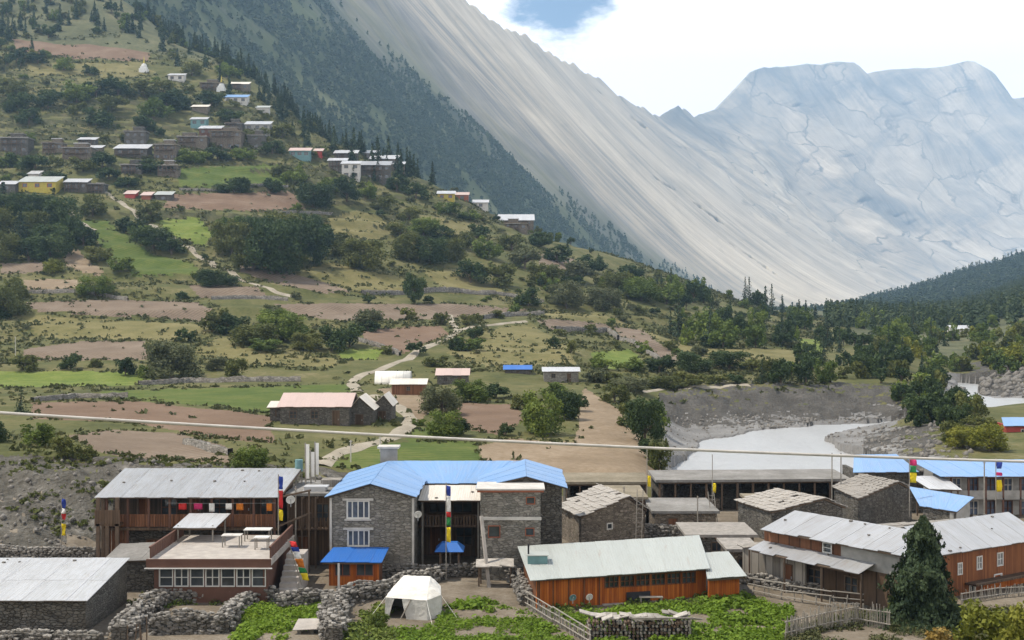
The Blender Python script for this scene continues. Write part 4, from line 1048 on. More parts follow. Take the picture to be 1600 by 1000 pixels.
for pix, h, lab in [([(565, 459), (600, 461), (640, 460), (720, 457), (775, 461)], 1.3, 'dark retaining wall along the foot of the grass field'),
        ([(775, 461), (800, 464), (850, 474)], 1.1, 'short stone wall running on from the retaining wall'),
        ([(755, 499), (800, 494), (850, 492)], 1.2, 'grey stone wall beside the upper footpath'),
        ([(868, 517), (905, 519), (950, 520), (966, 532)], 1.4, 'thick grey stone wall at the corner of the dry meadow'),
        ([(216, 602), (300, 598), (400, 596), (470, 596)], 0.9, 'long low stone wall behind the green crop strip'),
        ([(40, 458), (130, 456), (200, 470)], 0.9, 'stone wall between the two ploughed strips by the bush'),
        ([(330, 468), (400, 467), (450, 470)], 1.0, 'stone wall above the long pink ploughed field'),
        ([(560, 533), (600, 545), (625, 556)], 0.9, 'stone wall along the lower edge of the reddish square field'),
        ([(965, 530), (1010, 553), (1040, 572)], 0.9, 'stone wall along the sloping ploughed strip'),
        ([(280, 297), (360, 296), (450, 293)], 0.9, 'stone wall between the green field and the red field'),
        ([(430, 335), (480, 333), (520, 336)], 0.8, 'stone wall below the reddish upper field'),
        ([(290, 694), (330, 706), (360, 712)], 0.6, 'line of loose stones crossing the beige field'),
        ([(50, 628), (120, 622), (200, 621)], 0.7, 'low wall above the reddish field at the left')]:
    field_wall(pix, h, lab)
# ------------------------------------------------------------------ building kit
M['stone_grey'] = m_stone('stone_grey', (0.16, 0.155, 0.14), (0.33, 0.315, 0.285), 3.0, 6.6, mortar=(0.10, 0.095, 0.085))
M['stone_dark'] = m_stone('stone_dark', (0.075, 0.072, 0.066), (0.18, 0.172, 0.158), 3.2, 6.5, mortar=(0.035, 0.033, 0.03), depth=0.09)
M['stone_brown'] = m_stone('stone_brown', (0.12, 0.10, 0.08), (0.28, 0.24, 0.195), 3.0, 6.5, mortar=(0.06, 0.05, 0.04))
M['roof_white'] = m_roof('roof_white', (0.37, 0.38, 0.40), amount=0.7, rough=0.42, metal=0.25)
M['roof_bright'] = m_roof('roof_bright', (0.50, 0.51, 0.53), amount=0.55, rough=0.4, metal=0.2)
M['roof_lightblue'] = m_roof('roof_lightblue', (0.17, 0.31, 0.55), (0.27, 0.32, 0.40), 0.55, 0.45, 0.05)
M['roof_blue'] = m_roof('roof_blue', (0.02, 0.12, 0.42), (0.06, 0.11, 0.21), 0.4, 0.45, 0.0)
M['roof_green'] = m_roof('roof_green', (0.36, 0.385, 0.37), (0.28, 0.28, 0.26), 0.6, 0.5, 0.05)
M['roof_pink'] = m_roof('roof_pink', (0.46, 0.35, 0.32), (0.33, 0.28, 0.25), 0.5, 0.6, 0.0)
M['roof_cream'] = m_roof('roof_cream', (0.60, 0.56, 0.50), (0.36, 0.31, 0.25), 0.5, 0.6, 0.0)
M['wood_orange'] = m_wood('wood_orange', (0.22, 0.050, 0.009), (0.47, 0.145, 0.022), 0.18)
M['wood_rust'] = m_wood('wood_rust', (0.13, 0.045, 0.017), (0.27, 0.105, 0.038), 0.16)
M['wood_shaded'] = m_wood('wood_shaded', (0.028, 0.020, 0.014), (0.07, 0.048, 0.033), 0.16)  # brown boards darkened to put the gallery's shade into the colour
M['wood_red'] = m_wood('wood_red', (0.095, 0.040, 0.020), (0.21, 0.095, 0.048), 0.16)
M['wood_brown'] = m_wood('wood_brown', (0.055, 0.035, 0.022), (0.13, 0.085, 0.055), 0.18)
M['wood_grey'] = m_wood('wood_grey', (0.16, 0.145, 0.125), (0.34, 0.315, 0.28), 0.15)
M['timber'] = m_plain('timber', (0.12, 0.085, 0.06), 0.85, scale=4)
M['timber_grey'] = m_plain('timber_grey', (0.26, 0.24, 0.21), 0.9, scale=4)
M['paint_white'] = m_plain('paint_white', (0.60, 0.60, 0.58), 0.55, var=0.12)
M['paint_rust'] = m_plain('paint_rust', (0.26, 0.09, 0.05), 0.7, var=0.25)
M['paint_brown'] = m_plain('paint_brown', (0.12, 0.060, 0.042), 0.75, var=0.2)
M['paint_red'] = m_plain('paint_red', (0.38, 0.06, 0.05), 0.7, var=0.2)
M['paint_teal'] = m_plain('paint_teal', (0.13, 0.24, 0.25), 0.7)
M['paint_yellow'] = m_plain('paint_yellow', (0.40, 0.33, 0.06), 0.7)
M['plaster'] = m_plain('plaster', (0.50, 0.48, 0.45), 0.9, var=0.25)
M['plaster_grey'] = m_plain('plaster_grey', (0.30, 0.295, 0.28), 0.9, var=0.3)
M['concrete'] = m_plain('concrete', (0.36, 0.33, 0.30), 0.9, var=0.25)
M['earth_roof'] = m_ground('earth_roof', [(0, (0.12, 0.115, 0.107)), (0.5, (0.19, 0.183, 0.172)), (1, (0.27, 0.262, 0.25))], 0.4, 4.0)
M['earth_brown'] = m_ground('earth_brown', [(0, (0.12, 0.105, 0.075)), (0.5, (0.19, 0.165, 0.12)), (1, (0.27, 0.235, 0.18))], 0.4, 4.0)
M['glass'] = m_glass('glass')
M['glass_blue'] = m_glass('glass_blue', (0.06, 0.075, 0.11))
M['dark_cloth'] = m_plain('dark_cloth', (0.03, 0.03, 0.035), 0.9)
M['slate'] = m_plain('slate', (0.27, 0.25, 0.225), 0.85, var=0.35, scale=3.0)
M['slate_pale'] = m_plain('slate_pale', (0.36, 0.335, 0.305), 0.85, var=0.35, scale=3.0)
M['rubble'] = m_plain('rubble', (0.18, 0.168, 0.152), 0.92, var=0.45, scale=3.5)
M['metal_grey'] = m_plain('metal_grey', (0.35, 0.36, 0.37), 0.5, 0.4)
M['canvas'] = m_plain('canvas', (0.72, 0.70, 0.65), 0.85, var=0.15, scale=1.2)
M['canvas_shaded'] = m_plain('canvas_shaded', (0.48, 0.47, 0.44), 0.85, var=0.15, scale=1.2)  # duller copy of canvas, with the shade of upright faces in its colour
for nm, cc in (('blue', (0.03, 0.06, 0.32)), ('white', (0.75, 0.74, 0.72)), ('red', (0.50, 0.03, 0.03)), ('green', (0.03, 0.22, 0.06)), ('yellow', (0.72, 0.55, 0.02)), ('orange', (0.55, 0.17, 0.02)), ('magenta', (0.45, 0.03, 0.12))):
    M['cloth_' + nm] = m_plain('cloth_' + nm, cc, 0.9, var=0.2, scale=4)

def v2(p): return (p[0], p[1])
def wall_dir(p0, p1):
    d = Vector((p1[0] - p0[0], p1[1] - p0[1])); l = d.length
    return (d.x / l, d.y / l), l
def wall(root, p0, p1, z0, z1, mat, th=0.35, openings=(), name='wall', gable=None, z1b=None):
    """vertical wall from p0 to p1 (left to right seen from outside); openings (s0,s1,z0,z1); gable (s,z) adds a peak; z1b slopes the top"""
    d, l = wall_dir(p0, p1); mb = MB(); eps = 0.006
    ss = sorted({eps, l - eps, *[o[0] for o in openings], *[o[1] for o in openings]}); zs = sorted({z0, z1, *[o[2] for o in openings], *[o[3] for o in openings]})
    for a, b in zip(ss[:-1], ss[1:]):
        run = None
        for c, e in zip(zs[:-1], zs[1:]):
            hole = any(o[0] <= (a + b) / 2 <= o[1] and o[2] <= (c + e) / 2 <= o[3] for o in openings)
            if hole:
                if run: mb.wbox(p0, d, a, b, run[0], run[1], -th, 0); run = None
            else: run = (run[0] if run else c, e)
        if run: mb.wbox(p0, d, a, b, run[0], run[1], -th, 0)
    n = (d[1], -d[0])
    def q(s, m, z): return (p0[0] + d[0] * s + n[0] * m, p0[1] + d[1] * s + n[1] * m, z)
    if gable:
        s, z = gable
        A = [q(0, 0, z1), q(l, 0, z1), q(s, 0, z), q(0, -th, z1), q(l, -th, z1), q(s, -th, z)]
        mb.add(A, [(0, 1, 2), (5, 4, 3), (1, 4, 5, 2), (3, 0, 2, 5), (0, 3, 4, 1)])
    if z1b is not None:
        zl, zr = z1, z1b
        lo = min(zl, zr)
        A = [q(0, 0, z1), q(l, 0, z1), q(l, 0, z1b), q(0, -th, z1), q(l, -th, z1), q(l, -th, z1b)]
        mb.add(A, [(0, 1, 2), (5, 4, 3), (1, 4, 5, 2), (3, 0, 2, 5), (0, 3, 4, 1)])
    return mb.build(name, mat, root)

def window(root, p0, p1, s0, s1, z0, z1, frame, nx=2, ny=2, glass=None, t=0.07, sill=None, lintel=None, name='window', inset=0.10):
    d, l = wall_dir(p0, p1); mb = MB()
    n0, n1 = -inset, 0.04
    mb.wbox(p0, d, s0, s1, z0, z0 + t, n0, n1); mb.wbox(p0, d, s0, s1, z1 - t, z1, n0, n1)
    mb.wbox(p0, d, s0, s0 + t, z0 + t, z1 - t, n0, n1); mb.wbox(p0, d, s1 - t, s1, z0 + t, z1 - t, n0, n1)
    for i in range(1, nx):
        c = s0 + (s1 - s0) * i / nx; mb.wbox(p0, d, c - t * .4, c + t * .4, z0 + t, z1 - t, n0 + .01, n1 - .015)
    for i in range(1, ny):
        c = z0 + (z1 - z0) * i / ny; mb.wbox(p0, d, s0 + t, s1 - t, c - t * .3, c + t * .3, n0 + .012, n1 - .02)
    w = mb.build(name, frame, root)
    for i in range(nx):
        g = MB(); a = s0 + (s1 - s0) * i / nx; b = s0 + (s1 - s0) * (i + 1) / nx
        g.wbox(p0, d, a + t * .3, b - t * .3, z0 + t * .5, z1 - t * .5, n0 - .03, n0 + .005); g.build('pane', glass or M['glass'], w)
    if sill: m = MB(); m.wbox(p0, d, s0 - .12, s1 + .12, z0 - .10, z0 - .003, -.05, .10); m.build('sill', sill, w)
    if lintel: m = MB(); m.wbox(p0, d, s0 - .25, s1 + .25, z1 + .003, z1 + .14, -.05, .14); m.build('lintel', lintel, w)
    return w
def door(root, p0, p1, s0, s1, z0, z1, mat, frame=None, handle=True):
    d, l = wall_dir(p0, p1); mb = MB(); mb.wbox(p0, d, s0 + .04, s1 - .04, z0, z1 - .04, -.12, -.06)
    o = mb.build('door', mat, root)
    f = MB(); f.wbox(p0, d, s0, s0 + .08, z0, z1, -.12, .03); f.wbox(p0, d, s1 - .08, s1, z0, z1, -.12, .03); f.wbox(p0, d, s0 + .08, s1 - .08, z1 - .08, z1, -.12, .03)
    f.build('door_frame', frame or M['timber'], o)
    if handle: h = MB(); h.wbox(p0, d, s1 - .22, s1 - .16, (z0 + z1) / 2 - .08, (z0 + z1) / 2 + .08, -.06, -.02); h.build('handle', M['metal_grey'], o)
    return o

STONES = []
for k in range(7):
    rr = np.random.default_rng(600 + k); bm = bmesh.new(); bmesh.ops.create_icosphere(bm, subdivisions=1, radius=.55)
    for v in bm.verts:
        n_ = np.array(v.co); q = np.sign(n_) * np.abs(n_ / .55) ** .55 * .5
        v.co = Vector(q * np.array([1, 1, 1]) * (1 + rr.uniform(-.16, .16)))
    me = bpy.data.meshes.new('stone'); bm.to_mesh(me); bm.free(); me.materials.append(M['rubble']); STONES.append(me)
M['rubble_pale'] = m_plain('rubble_pale', (0.29, 0.273, 0.248), 0.92, var=0.4, scale=3.5)
STONES_P = []
for me in STONES: m2 = me.copy(); m2.materials.clear(); m2.materials.append(M['rubble_pale']); STONES_P.append(m2)
def sheet_mesh(name, a, b, c, d, th, u0, mat, off):
    a, b, c, d = [Vector(x) - off for x in (a, b, c, d)]
    n = (b - a).cross(d - a).normalized() * th
    V = [a - n, b - n, c - n, d - n, a, b, c, d]
    F = [(3, 2, 1, 0), (4, 5, 6, 7), (0, 1, 5, 4), (1, 2, 6, 5), (2, 3, 7, 6), (3, 0, 4, 7)]
    me = bpy.data.meshes.new(name); me.from_pydata([tuple(x) for x in V], [], F); me.materials.append(mat)
    w = (b - a).length; h = (d - a).length
    U = [(u0, 0), (u0 + w, 0), (u0 + w, h), (u0, h)] * 2
    uvl = me.uv_layers.new(name='uv')
    for lp in me.loops: uvl.data[lp.index].uv = U[lp.vertex_index]
    return me
def roof(root, e0, e1, r1, r0, mat, n=6, rows=1, th=0.035, deck='timber', name='roof', lift=0.0, rnd=0.05):
    """sheet roof on the quad eave-left, eave-right, ridge-right, ridge-left (counter-clockwise seen from above)"""
    e0, e1, r1, r0 = [Vector(p) for p in (e0, e1, r1, r0)]
    nn = (e1 - e0).cross(r0 - e0).normalized()
    mb = MB(); ins = 0.03
    def at(u, v): return (e0.lerp(e1, u)).lerp(r0.lerp(r1, u), v)
    k = nn * -(th + 0.03)
    mb.slab(at(ins, ins) + k, at(1 - ins, ins) + k, at(1 - ins, 1 - ins) + k, at(ins, 1 - ins) + k, 0.09)
    dk = mb.build(name, M[deck] if isinstance(deck, str) else deck, root)
    off = root_of(root)
    wid = (e1 - e0).length
    for j in range(rows):
        v0, v1 = j / rows, (j + 1) / rows
        for i in range(n):
            u0, u1 = i / n, (i + 1) / n + 0.02 / n * 2
            if i == n - 1: u1 = 1.0
            o = nn * (lift + (0.014 if i % 2 else 0.0) + j * 0.02 + R.uniform(0, .006))
            dv = R.uniform(-rnd, rnd) / max(.5, (r0 - e0).length) if j == 0 else -0.05
            a, b = at(u0, v0 + dv) + o, at(u1, v0 + dv) + o
            c, d = at(u1, v1) + o, at(u0, v1) + o
            s = link('roof_sheet', sheet_mesh('roof_sheet', a, b, c, d, th, u0 * wid, mat, off), dk)
    if e0.y < 115 and wid > 3 and mat.name in ('roof_white', 'roof_bright', 'roof_cream'):       # stones that hold the sheets down
        for k in range(int(wid * .5)):
            w = R.uniform(.14, .26); p = at(R.uniform(.04, .96), R.choice((.10, .90, .93, .5)) + R.uniform(-.04, .04)) + nn * (lift + .05)
            o = link('weight_stone', R.choice(STONES), dk); o.location = p - off; o.scale = (w, w * .8, w * .55); o.rotation_euler = (0, 0, R.uniform(0, 6))
    return dk

SLATES = []
for k in range(6):
    rr = random.Random(900 + k); mb = MB()
    pts = [(-.5 + rr.uniform(-.08, .08), -.5 + rr.uniform(-.1, .1)), (.5 + rr.uniform(-.08, .08), -.5 + rr.uniform(-.1, .1)), (.5 + rr.uniform(-.06, .06), .5), (-.5 + rr.uniform(-.06, .06), .5)]
    mb.hexa([(x, y, -.5) for x, y in pts], [(x * .97, y * .97, .5) for x, y in pts])
    me = bpy.data.meshes.new('slate'); me.from_pydata(mb.v, [], mb.f); SLATES.append(me)
def slate_roof(root, e0, e1, r1, r0, mat, nu, nv, deck='timber', th=0.05):
    e0, e1, r1, r0 = [Vector(p) for p in (e0, e1, r1, r0)]
    nn = (e1 - e0).cross(r0 - e0).normalized()
    def at(u, v): return (e0.lerp(e1, u)).lerp(r0.lerp(r1, u), v)
    mb = MB(); k = nn * -0.06
    mb.slab(at(.02, .02) + k, at(.98, .02) + k, at(.98, .98) + k, at(.02, .98) + k, 0.10)
    dk = mb.build('roof', M[deck], root)
    off = root_of(root)
    ax = (e1 - e0).normalized(); ay = nn.cross(ax)
    for me in SLATES:
        if not me.materials: me.materials.append(M['slate'])
    lib = []
    for me in SLATES:
        m2 = me.copy(); m2.materials.clear(); m2.materials.append(M[mat]); lib.append(m2)
    for j in range(nv):
        for i in range(nu):
            if R.random() < 0.02: continue
            u = (i + .5 + (0.25 if j % 2 else -.0) + R.uniform(-.12, .12)) / nu; v = (j + .5) / nv
            u = min(max(u, .3 / nu), 1 - .3 / nu)
            c = at(u, v) + nn * (0.02 + R.uniform(0, .03))
            w = (at(1, v) - at(0, v)).length / nu * R.uniform(.95, 1.25); h = (r0 - e0).length / nv * R.uniform(1.15, 1.4)
            o = link('slate', R.choice(lib), dk)
            tilt = Matrix.Rotation(R.uniform(-.09, .0) - .06, 4, 'X') @ Matrix.Rotation(R.uniform(-.05, .05), 4, 'Y') @ Matrix.Rotation(R.uniform(-.12, .12), 4, 'Z')
            B = Matrix((ax, ay, nn)).transposed().to_4x4()
            o.matrix_local = Matrix.Translation(c - off) @ B @ tilt @ Matrix.Diagonal((w, h, th * R.uniform(.7, 1.4), 1))
    return dk

def posts(root, pts, z0, z1, mat, r=0.08, name='post'):
    for p in pts:
        mb = MB(); mb.bar((p[0], p[1], z0), (p[0], p[1], z1), r * 1.2); mb.build(name, mat, root)

def gz(x, y): return float(ground(x, y))
# ------------------------------------------------------------------ the lower village
# --- stone shed with a bright tin roof, lower left
rt = thing('stone_shed', (-26, 65, 0), 'low dark stone shed with a bright tin roof beside the rubble', 'shed')
x0, x1 = -30.6, -22.9
wall(rt, (x0, 65.3), (x1, 65.3), -.5, 1.85, M['stone_dark'], .4)
wall(rt, (x1, 65.3), (x1 + .05, 72.2), -.5, 1.85, M['stone_dark'], .4, z1b=2.4)
roof(rt, (x0 - .3, 64.8, 1.86), (x1 + .25, 64.8, 1.86), (x1 + .15, 72.4, 2.56), (x0 - .3, 72.4, 2.56), M['roof_bright'], 7, 2)
# --- small lean-to between shed and lodge
rt = thing('lean_to', (-23.5, 76, 0), 'small lean-to with a pale slab roof between the tin shed and the terrace', 'shed')
wall(rt, (-25.0, 75.0), (-22.0, 75.0), -.4, 1.85, M['stone_dark'], .35)
wall(rt, (-22.0, 75.0), (-22.0, 78.0), -.4, 1.85, M['stone_dark'], .35, z1b=2.2)
roof(rt, (-25.2, 74.7, 1.88), (-21.8, 74.7, 1.98), (-21.6, 78.2, 2.42), (-25.2, 78.2, 2.30), M['earth_roof'], 3)

# --- two-storey lodge with grey tin roof and timber gallery
rt = thing('timber_lodge', (-21.3, 82, 0), 'two storey timber lodge with a long grey tin roof and open gallery', 'lodge')
X0, X1 = -26.9, -15.6
wall(rt, (X0, 82.0), (X1, 82.0), -.3, 2.75, M['stone_dark'], .4, [(2.2, 3.2, -.3, 1.9), (6.4, 7.6, .2, 2.3), (8.6, 9.8, 1.0, 2.2)])
door(rt, (X0, 82.0), (X1, 82.0), 2.2, 3.2, -.3, 1.9, M['wood_red'])
door(rt, (X0, 82.0), (X1, 82.0), 6.4, 7.6, .2, 2.3, M['wood_brown'])
window(rt, (X0, 82.0), (X1, 82.0), 8.6, 9.8, 1.0, 2.2, M['paint_rust'], 2, 2)
ops = [(1.6, 2.5, 3.0, 4.7), (3.2, 4.3, 3.4, 4.6), (5.0, 5.9, 3.0, 4.7), (6.6, 7.7, 3.4, 4.6), (8.4, 9.3, 3.0, 4.7), (9.9, 10.8, 3.4, 4.6)]
wall(rt, (X0, 82.1), (X1, 82.1), 2.95, 5.25, M['wood_shaded'], .12, ops, name='gallery_wall')
for i, o in enumerate(ops):
    if i % 2: window(rt, (X0, 82.1), (X1, 82.1), *o, M['paint_brown'], 2, 2, inset=.06)
    else: door(rt, (X0, 82.1), (X1, 82.1), *o, M['wood_red'])
mb = MB(); mb.box(X0 - .1, X1 + .2, 80.35, 82.4, 2.75, 2.93); mb.build('gallery_floor', M['wood_brown'], rt)
for i in range(9):
    x = X0 + .1 + i * (X1 - X0 - .2) / 8
    mb = MB(); mb.box(x - .07, x + .07, 80.38, 80.52, -.3 if i in (0, 1, 8) else 2.93, 5.0); mb.build('post', M['paint_brown'], rt)
for i in range(8):       # railing, one boarded panel per bay
    xa = X0 + .18 + i * (X1 - X0 - .2) / 8; xb = X0 + .02 + (i + 1) * (X1 - X0 - .2) / 8
    mb = MB()
    for k in range(7):
        xx = xa + (xb - xa) * (k + .1) / 7; mb.box(xx, xx + (xb - xa) / 7 * .86, 80.42, 80.46, 2.98, 3.72)
    mb.box(xa, xb, 80.40, 80.48, 3.725, 3.80); mb.build('railing', M['wood_red'], rt)
wall(rt, (X1, 82.0), (X1, 86.6), -.3, 5.1, M['wood_brown'], .2, z1b=5.7)
wall(rt, (X0, 86.6), (X0, 82.0), -.3, 5.1, M['stone_dark'], .3)
roof(rt, (X0 - .55, 79.9, 5.0), (X1 + .3, 79.9, 5.0), (X1 + .55, 87.0, 5.98), (X0 - .8, 87.0, 5.98), M['roof_white'], 14, 1)
# side tower of posts with a boarded balcony
mb = MB(); mb.box(X0 - .45, X0 + 1.2, 79.7, 80.9, 3.15, 3.3); mb.build('balcony_floor', M['wood_brown'], rt)
mb = MB(); mb.box(X0 - .45, X0 + 1.2, 79.66, 79.72, 3.3, 4.2); mb.build('balcony_panel', M['wood_brown'], rt)
for k, (x, y) in enumerate([(X0 - .25, 79.8), (X0 + .35, 79.8), (X0 + 1.0, 79.8), (X0 - .25, 80.8)]):
    mb = MB(); mb.box(x - .12, x + .12, y - .1, y + .1, -.3, 5.0 if k != 1 else 3.15); mb.build('post', M['timber'], rt)
mb = MB()
for k in range(6): mb.box(X0 - .25 + k * .26, X0 - .03 + k * .26, 80.9, 80.95, -.3, 3.1)
mb.build('plank_screen', M['wood_red'], rt)
# gable boards and braces at the right end
mb = MB(); mb.bar((X1 + .3, 80.2, 5.0), (X1 + .5, 86.8, 5.85), .09); mb.build('bargeboard', M['timber'], rt)
for a, b in (((X1 + .1, 80.4, 4.9), (X1 + 2.3, 80.4, 5.4)), ((X1 + .1, 80.4, 3.0), (X1 + 2.3, 80.4, 3.9)), ((X1 + 2.2, 80.3, -.2), (X1 + 2.2, 80.3, 5.4))):
    mb = MB(); mb.bar(a, b, .08); mb.build('brace', M['timber'], rt)

# --- laundry on the gallery line
for x, m, w, h, lab in ((-22.0, 'red', .5, .42, 'red garment hanging left of the dark red one on the lodge gallery'), (-21.0, 'magenta', .55, .40, 'dark red garment hanging on the lodge gallery'), (-20.0, 'white', .35, .55, 'white towel hanging on the lodge gallery'), (-18.9, 'white', .4, .4, 'short white cloth hanging near the right end of the gallery'), (-18.2, 'orange', .45, .45, 'orange cloth hanging at the right end of the gallery'), (-16.2, 'orange', .35, .5, 'orange shirt on the gallery corner post')):
    n = 6; V = []; F = []
    for i in range(n):
        for j in range(4):
            V.append((x + w * i / (n - 1), 80.30 - .03 * math.sin(i * 1.9 + j * .6), 4.55 - h * j / 3))
    F = [(j + 4 * i, j + 4 * i + 4, j + 4 * i + 5, j + 4 * i + 1) for i in range(n - 1) for j in range(3)]
    o = link('hanging_cloth', mesh_np('hanging_cloth', V, F, [M['cloth_' + m]], smooth=True))
    sm = o.modifiers.new('thick', 'SOLIDIFY'); sm.thickness = .02
    tag(o, lab, 'laundry', 'laundry on the lodge gallery')
mb = MB(); mb.tube([(-22.8, 80.3, 4.57), (-19, 80.3, 4.54), (-15.6, 80.3, 4.57)], .012, 4)
tag(mb.build('clothes_line', M['metal_grey']), 'clothes line strung along the lodge gallery', 'rope')

# --- dining terrace in front of the lodge
rt = thing('dining_terrace', (-17.8, 72, 0), 'flat roofed dining room with brown parapet and white framed windows below', 'terrace')
A, B = (-21.2, 72.0), (-14.5, 72.0)
ops = [(.3 + i * .915, .3 + i * .915 + .84, .95, 2.05) for i in range(7)]
wall(rt, A, B, -.5, 2.2, M['paint_brown'], .25, ops)
for i, o in enumerate(ops): window(rt, A, B, *o, M['paint_white'], 2 if i % 2 else 1, 2, t=.06, inset=.07)
wall(rt, B, (-14.5, 79.3), -.5, 2.2, M['paint_brown'], .25)
wall(rt, (-21.2, 79.3), A, -.5, 2.2, M['stone_dark'], .25)
mb = MB(); mb.box(-21.5, -14.2, 71.6, 79.4, 2.25, 2.62); mb.build('roof_slab', M['concrete'], rt)
mb = MB(); mb.box(-21.52, -14.18, 71.52, 71.596, 2.18, 2.68); mb.build('fascia', M['paint_brown'], rt)
mb = MB(); mb.box(-21.6, -14.1, 71.4, 71.515, 2.12, 2.17); mb.build('fascia_edge', M['paint_white'], rt)
for xa in (-21.45, -14.35):
    mb = MB()
    for k in range(15): mb.box(xa, xa + .06, 72.0 + k * .49, 72.0 + k * .49 + .42, 2.62, 3.25)
    mb.box(xa - .03, xa + .09, 71.9, 79.3, 3.255, 3.34); mb.build('parapet', M['paint_brown'], rt)
# small tin porch over the terrace door
rt = thing('tin_porch', (-20.2, 78, 2.62), 'small white tin porch roof on posts over the terrace door', 'canopy')
posts(rt, [(-21.2, 77.2), (-19.0, 77.2), (-21.0, 79.2), (-18.7, 79.2)], 2.6, 3.65, M['timber_grey'], .05)
roof(rt, (-21.45, 76.9, 3.55), (-18.75, 76.9, 3.55), (-18.4, 79.5, 4.02), (-21.1, 79.5, 4.02), M['roof_bright'], 3)
def table(x, y, z, w, d, lab, m='paint_white'):
    rt = thing('table', (x, y, z), lab, 'table')
    mb = MB(); mb.box(x - w / 2, x + w / 2, y - d / 2, y + d / 2, z + .70, z + .75); mb.build('tabletop', M[m], rt)
    for sx in (-1, 1):
        for sy in (-1, 1):
            mb = MB(); mb.box(x + sx * (w / 2 - .08) - .03, x + sx * (w / 2 - .08) + .03, y + sy * (d / 2 - .08) - .03, y + sy * (d / 2 - .08) + .03, z, z + .698); mb.build('leg', M['timber_grey'], rt)
table(-16.2, 77.6, 2.62, 1.7, .9, 'white table at the back of the dining terrace')
table(-17.4, 75.6, 2.62, 1.2, .8, 'pale table in the middle of the dining terrace', 'plaster')
table(-15.4, 74.9, 2.62, .9, .7, 'small white table by the right parapet of the dining terrace')
# steps beside the terrace
rt = thing('stone_steps', (-13.4, 73, 0), 'stone steps climbing beside the brown dining terrace', 'stairs')
for k in range(9):
    mb = MB(); mb.box(-14.0, -12.9, 71.8 + k * .45, 72.25 + k * .45 if k < 8 else 77, -.3, .1 + k * .26); mb.build('step', M['concrete'], rt)

# --- timber frontage between the lodge and the blue house
rt = thing('timber_house', (-13.5, 82, 0), 'dark timber house with a flat cluttered roof between lodge and blue house', 'house')
A, B = (-15.2, 82.5), (-11.9, 82.5)
wall(rt, A, B, -.3, 4.75, M['wood_brown'], .2, [(.6, 1.5, .0, 2.0), (1.9, 2.8, 2.9, 4.2)])
door(rt, A, B, .6, 1.5, 0, 2.0, M['wood_red']); window(rt, A, B, 1.9, 2.8, 2.9, 4.2, M['timber'], 2, 2)
wall(rt, B, (-11.9, 88), -.3, 4.75, M['stone_dark'], .3); wall(rt, (-15.2, 88), A, -.3, 4.75, M['wood_brown'], .2)
mb = MB(); mb.box(-15.3, -11.8, 82.0, 88.2, 4.76, 4.95); mb.build('roof', M['earth_roof'], rt)
for k in range(4):
    mb = MB(); mb.bar((-15.0 + k * .95, 81.9, 4.66), (-15.0 + k * .95, 88.1, 4.66), .07, 6); mb.build('beam', M['timber'], rt)
mb = MB(); mb.box(-15.1, -12.2, 81.4, 82.45, 2.55, 2.68); mb.build('gallery_floor', M['wood_brown'], rt)
for k in range(4):
    mb = MB(); mb.box(-15.05 + k * .92, -14.95 + k * .92, 81.42, 81.52, -.3, 4.75); mb.build('post', M['timber'], rt)
mb = MB()
for k in range(12): mb.box(-15.0 + k * .235, -14.86 + k * .235, 81.44, 81.48, 2.7, 3.4)
mb.build('railing', M['wood_brown'], rt)

# --- stone house with the light blue tin roof
rt = thing('stone_house', (-4.5, 82, 0), 'large stone house with a light blue tin roof and two gabled wings', 'house')
A, B = (-11.75, 79.0), (-6.45, 79.0)
ops = [(1.0, 2.5, 3.75, 4.95), (1.05, 2.5, 1.95, 3.05)]
wall(rt, A, B, -.4, 5.2, M['stone_grey'], .45, ops, gable=(2.65, 6.0))
window(rt, A, B, *ops[0], M['paint_white'], 4, 1, M['glass_blue'], .09, sill=M['plaster'], lintel=M['plaster'])
window(rt, A, B, *ops[1], M['paint_white'], 4, 1, M['glass_blue'], .09, lintel=M['plaster'])
wall(rt, B, (-6.45, 89.5), -.4, 5.2, M['stone_grey'], .4); wall(rt, (-11.75, 89.5), A, -.4, 5.2, M['stone_grey'], .4)
mb = MB(); mb.box(-6.50, -6.36, 78.93, 79.07, -.3, 5.1); mb.build('corner_post', M['plaster'], rt)
mb = MB(); mb.box(-11.84, -11.70, 78.93, 79.07, -.3, 5.1); mb.build('corner_post', M['plaster'], rt)
pk = Vector((-9.15, 78.4, 6.12)); pkb = Vector((-9.15, 90.0, 6.12))
roof(rt, (-12.1, 90.0, 5.25), (-12.1, 78.4, 5.25), pk, pkb, M['roof_lightblue'], 10, 1)
roof(rt, (-6.1, 78.4, 5.25), (-6.1, 86.5, 5.25), (-9.12, 90.0, 6.125), (-9.12, 78.4, 6.125), M['roof_lightblue'], 9, 1)
# middle range
roof(rt, (-6.6, 86.2, 5.02), (-1.6, 86.2, 5.02), (1.0, 90.0, 6.13), (-9.1, 90.0, 6.13), M['roof_lightblue'], 9, 1)
wall(rt, (-6.4, 86.3), (-2.0, 86.3), -.4, 4.9, M['wood_brown'], .25, [(.5, 1.4, 0, 2.0), (2.2, 3.6, 2.9, 4.2), (.5, 1.7, 2.9, 4.2), (2.4, 3.6, .6, 1.9)])
door(rt, (-6.4, 86.3), (-2.0, 86.3), .5, 1.4, 0, 2.0, M['wood_red'])
for o in ((2.2, 3.6, 2.9, 4.2), (.5, 1.7, 2.9, 4.2), (2.4, 3.6, .6, 1.9)): window(rt, (-6.4, 86.3), (-2.0, 86.3), *o, M['timber'], 2, 2)
roof(rt, (-6.35, 82.3, 4.42), (-2.05, 82.3, 4.42), (-2.0, 86.1, 4.90), (-6.3, 86.1, 4.90), M['roof_cream'], 5, 1)
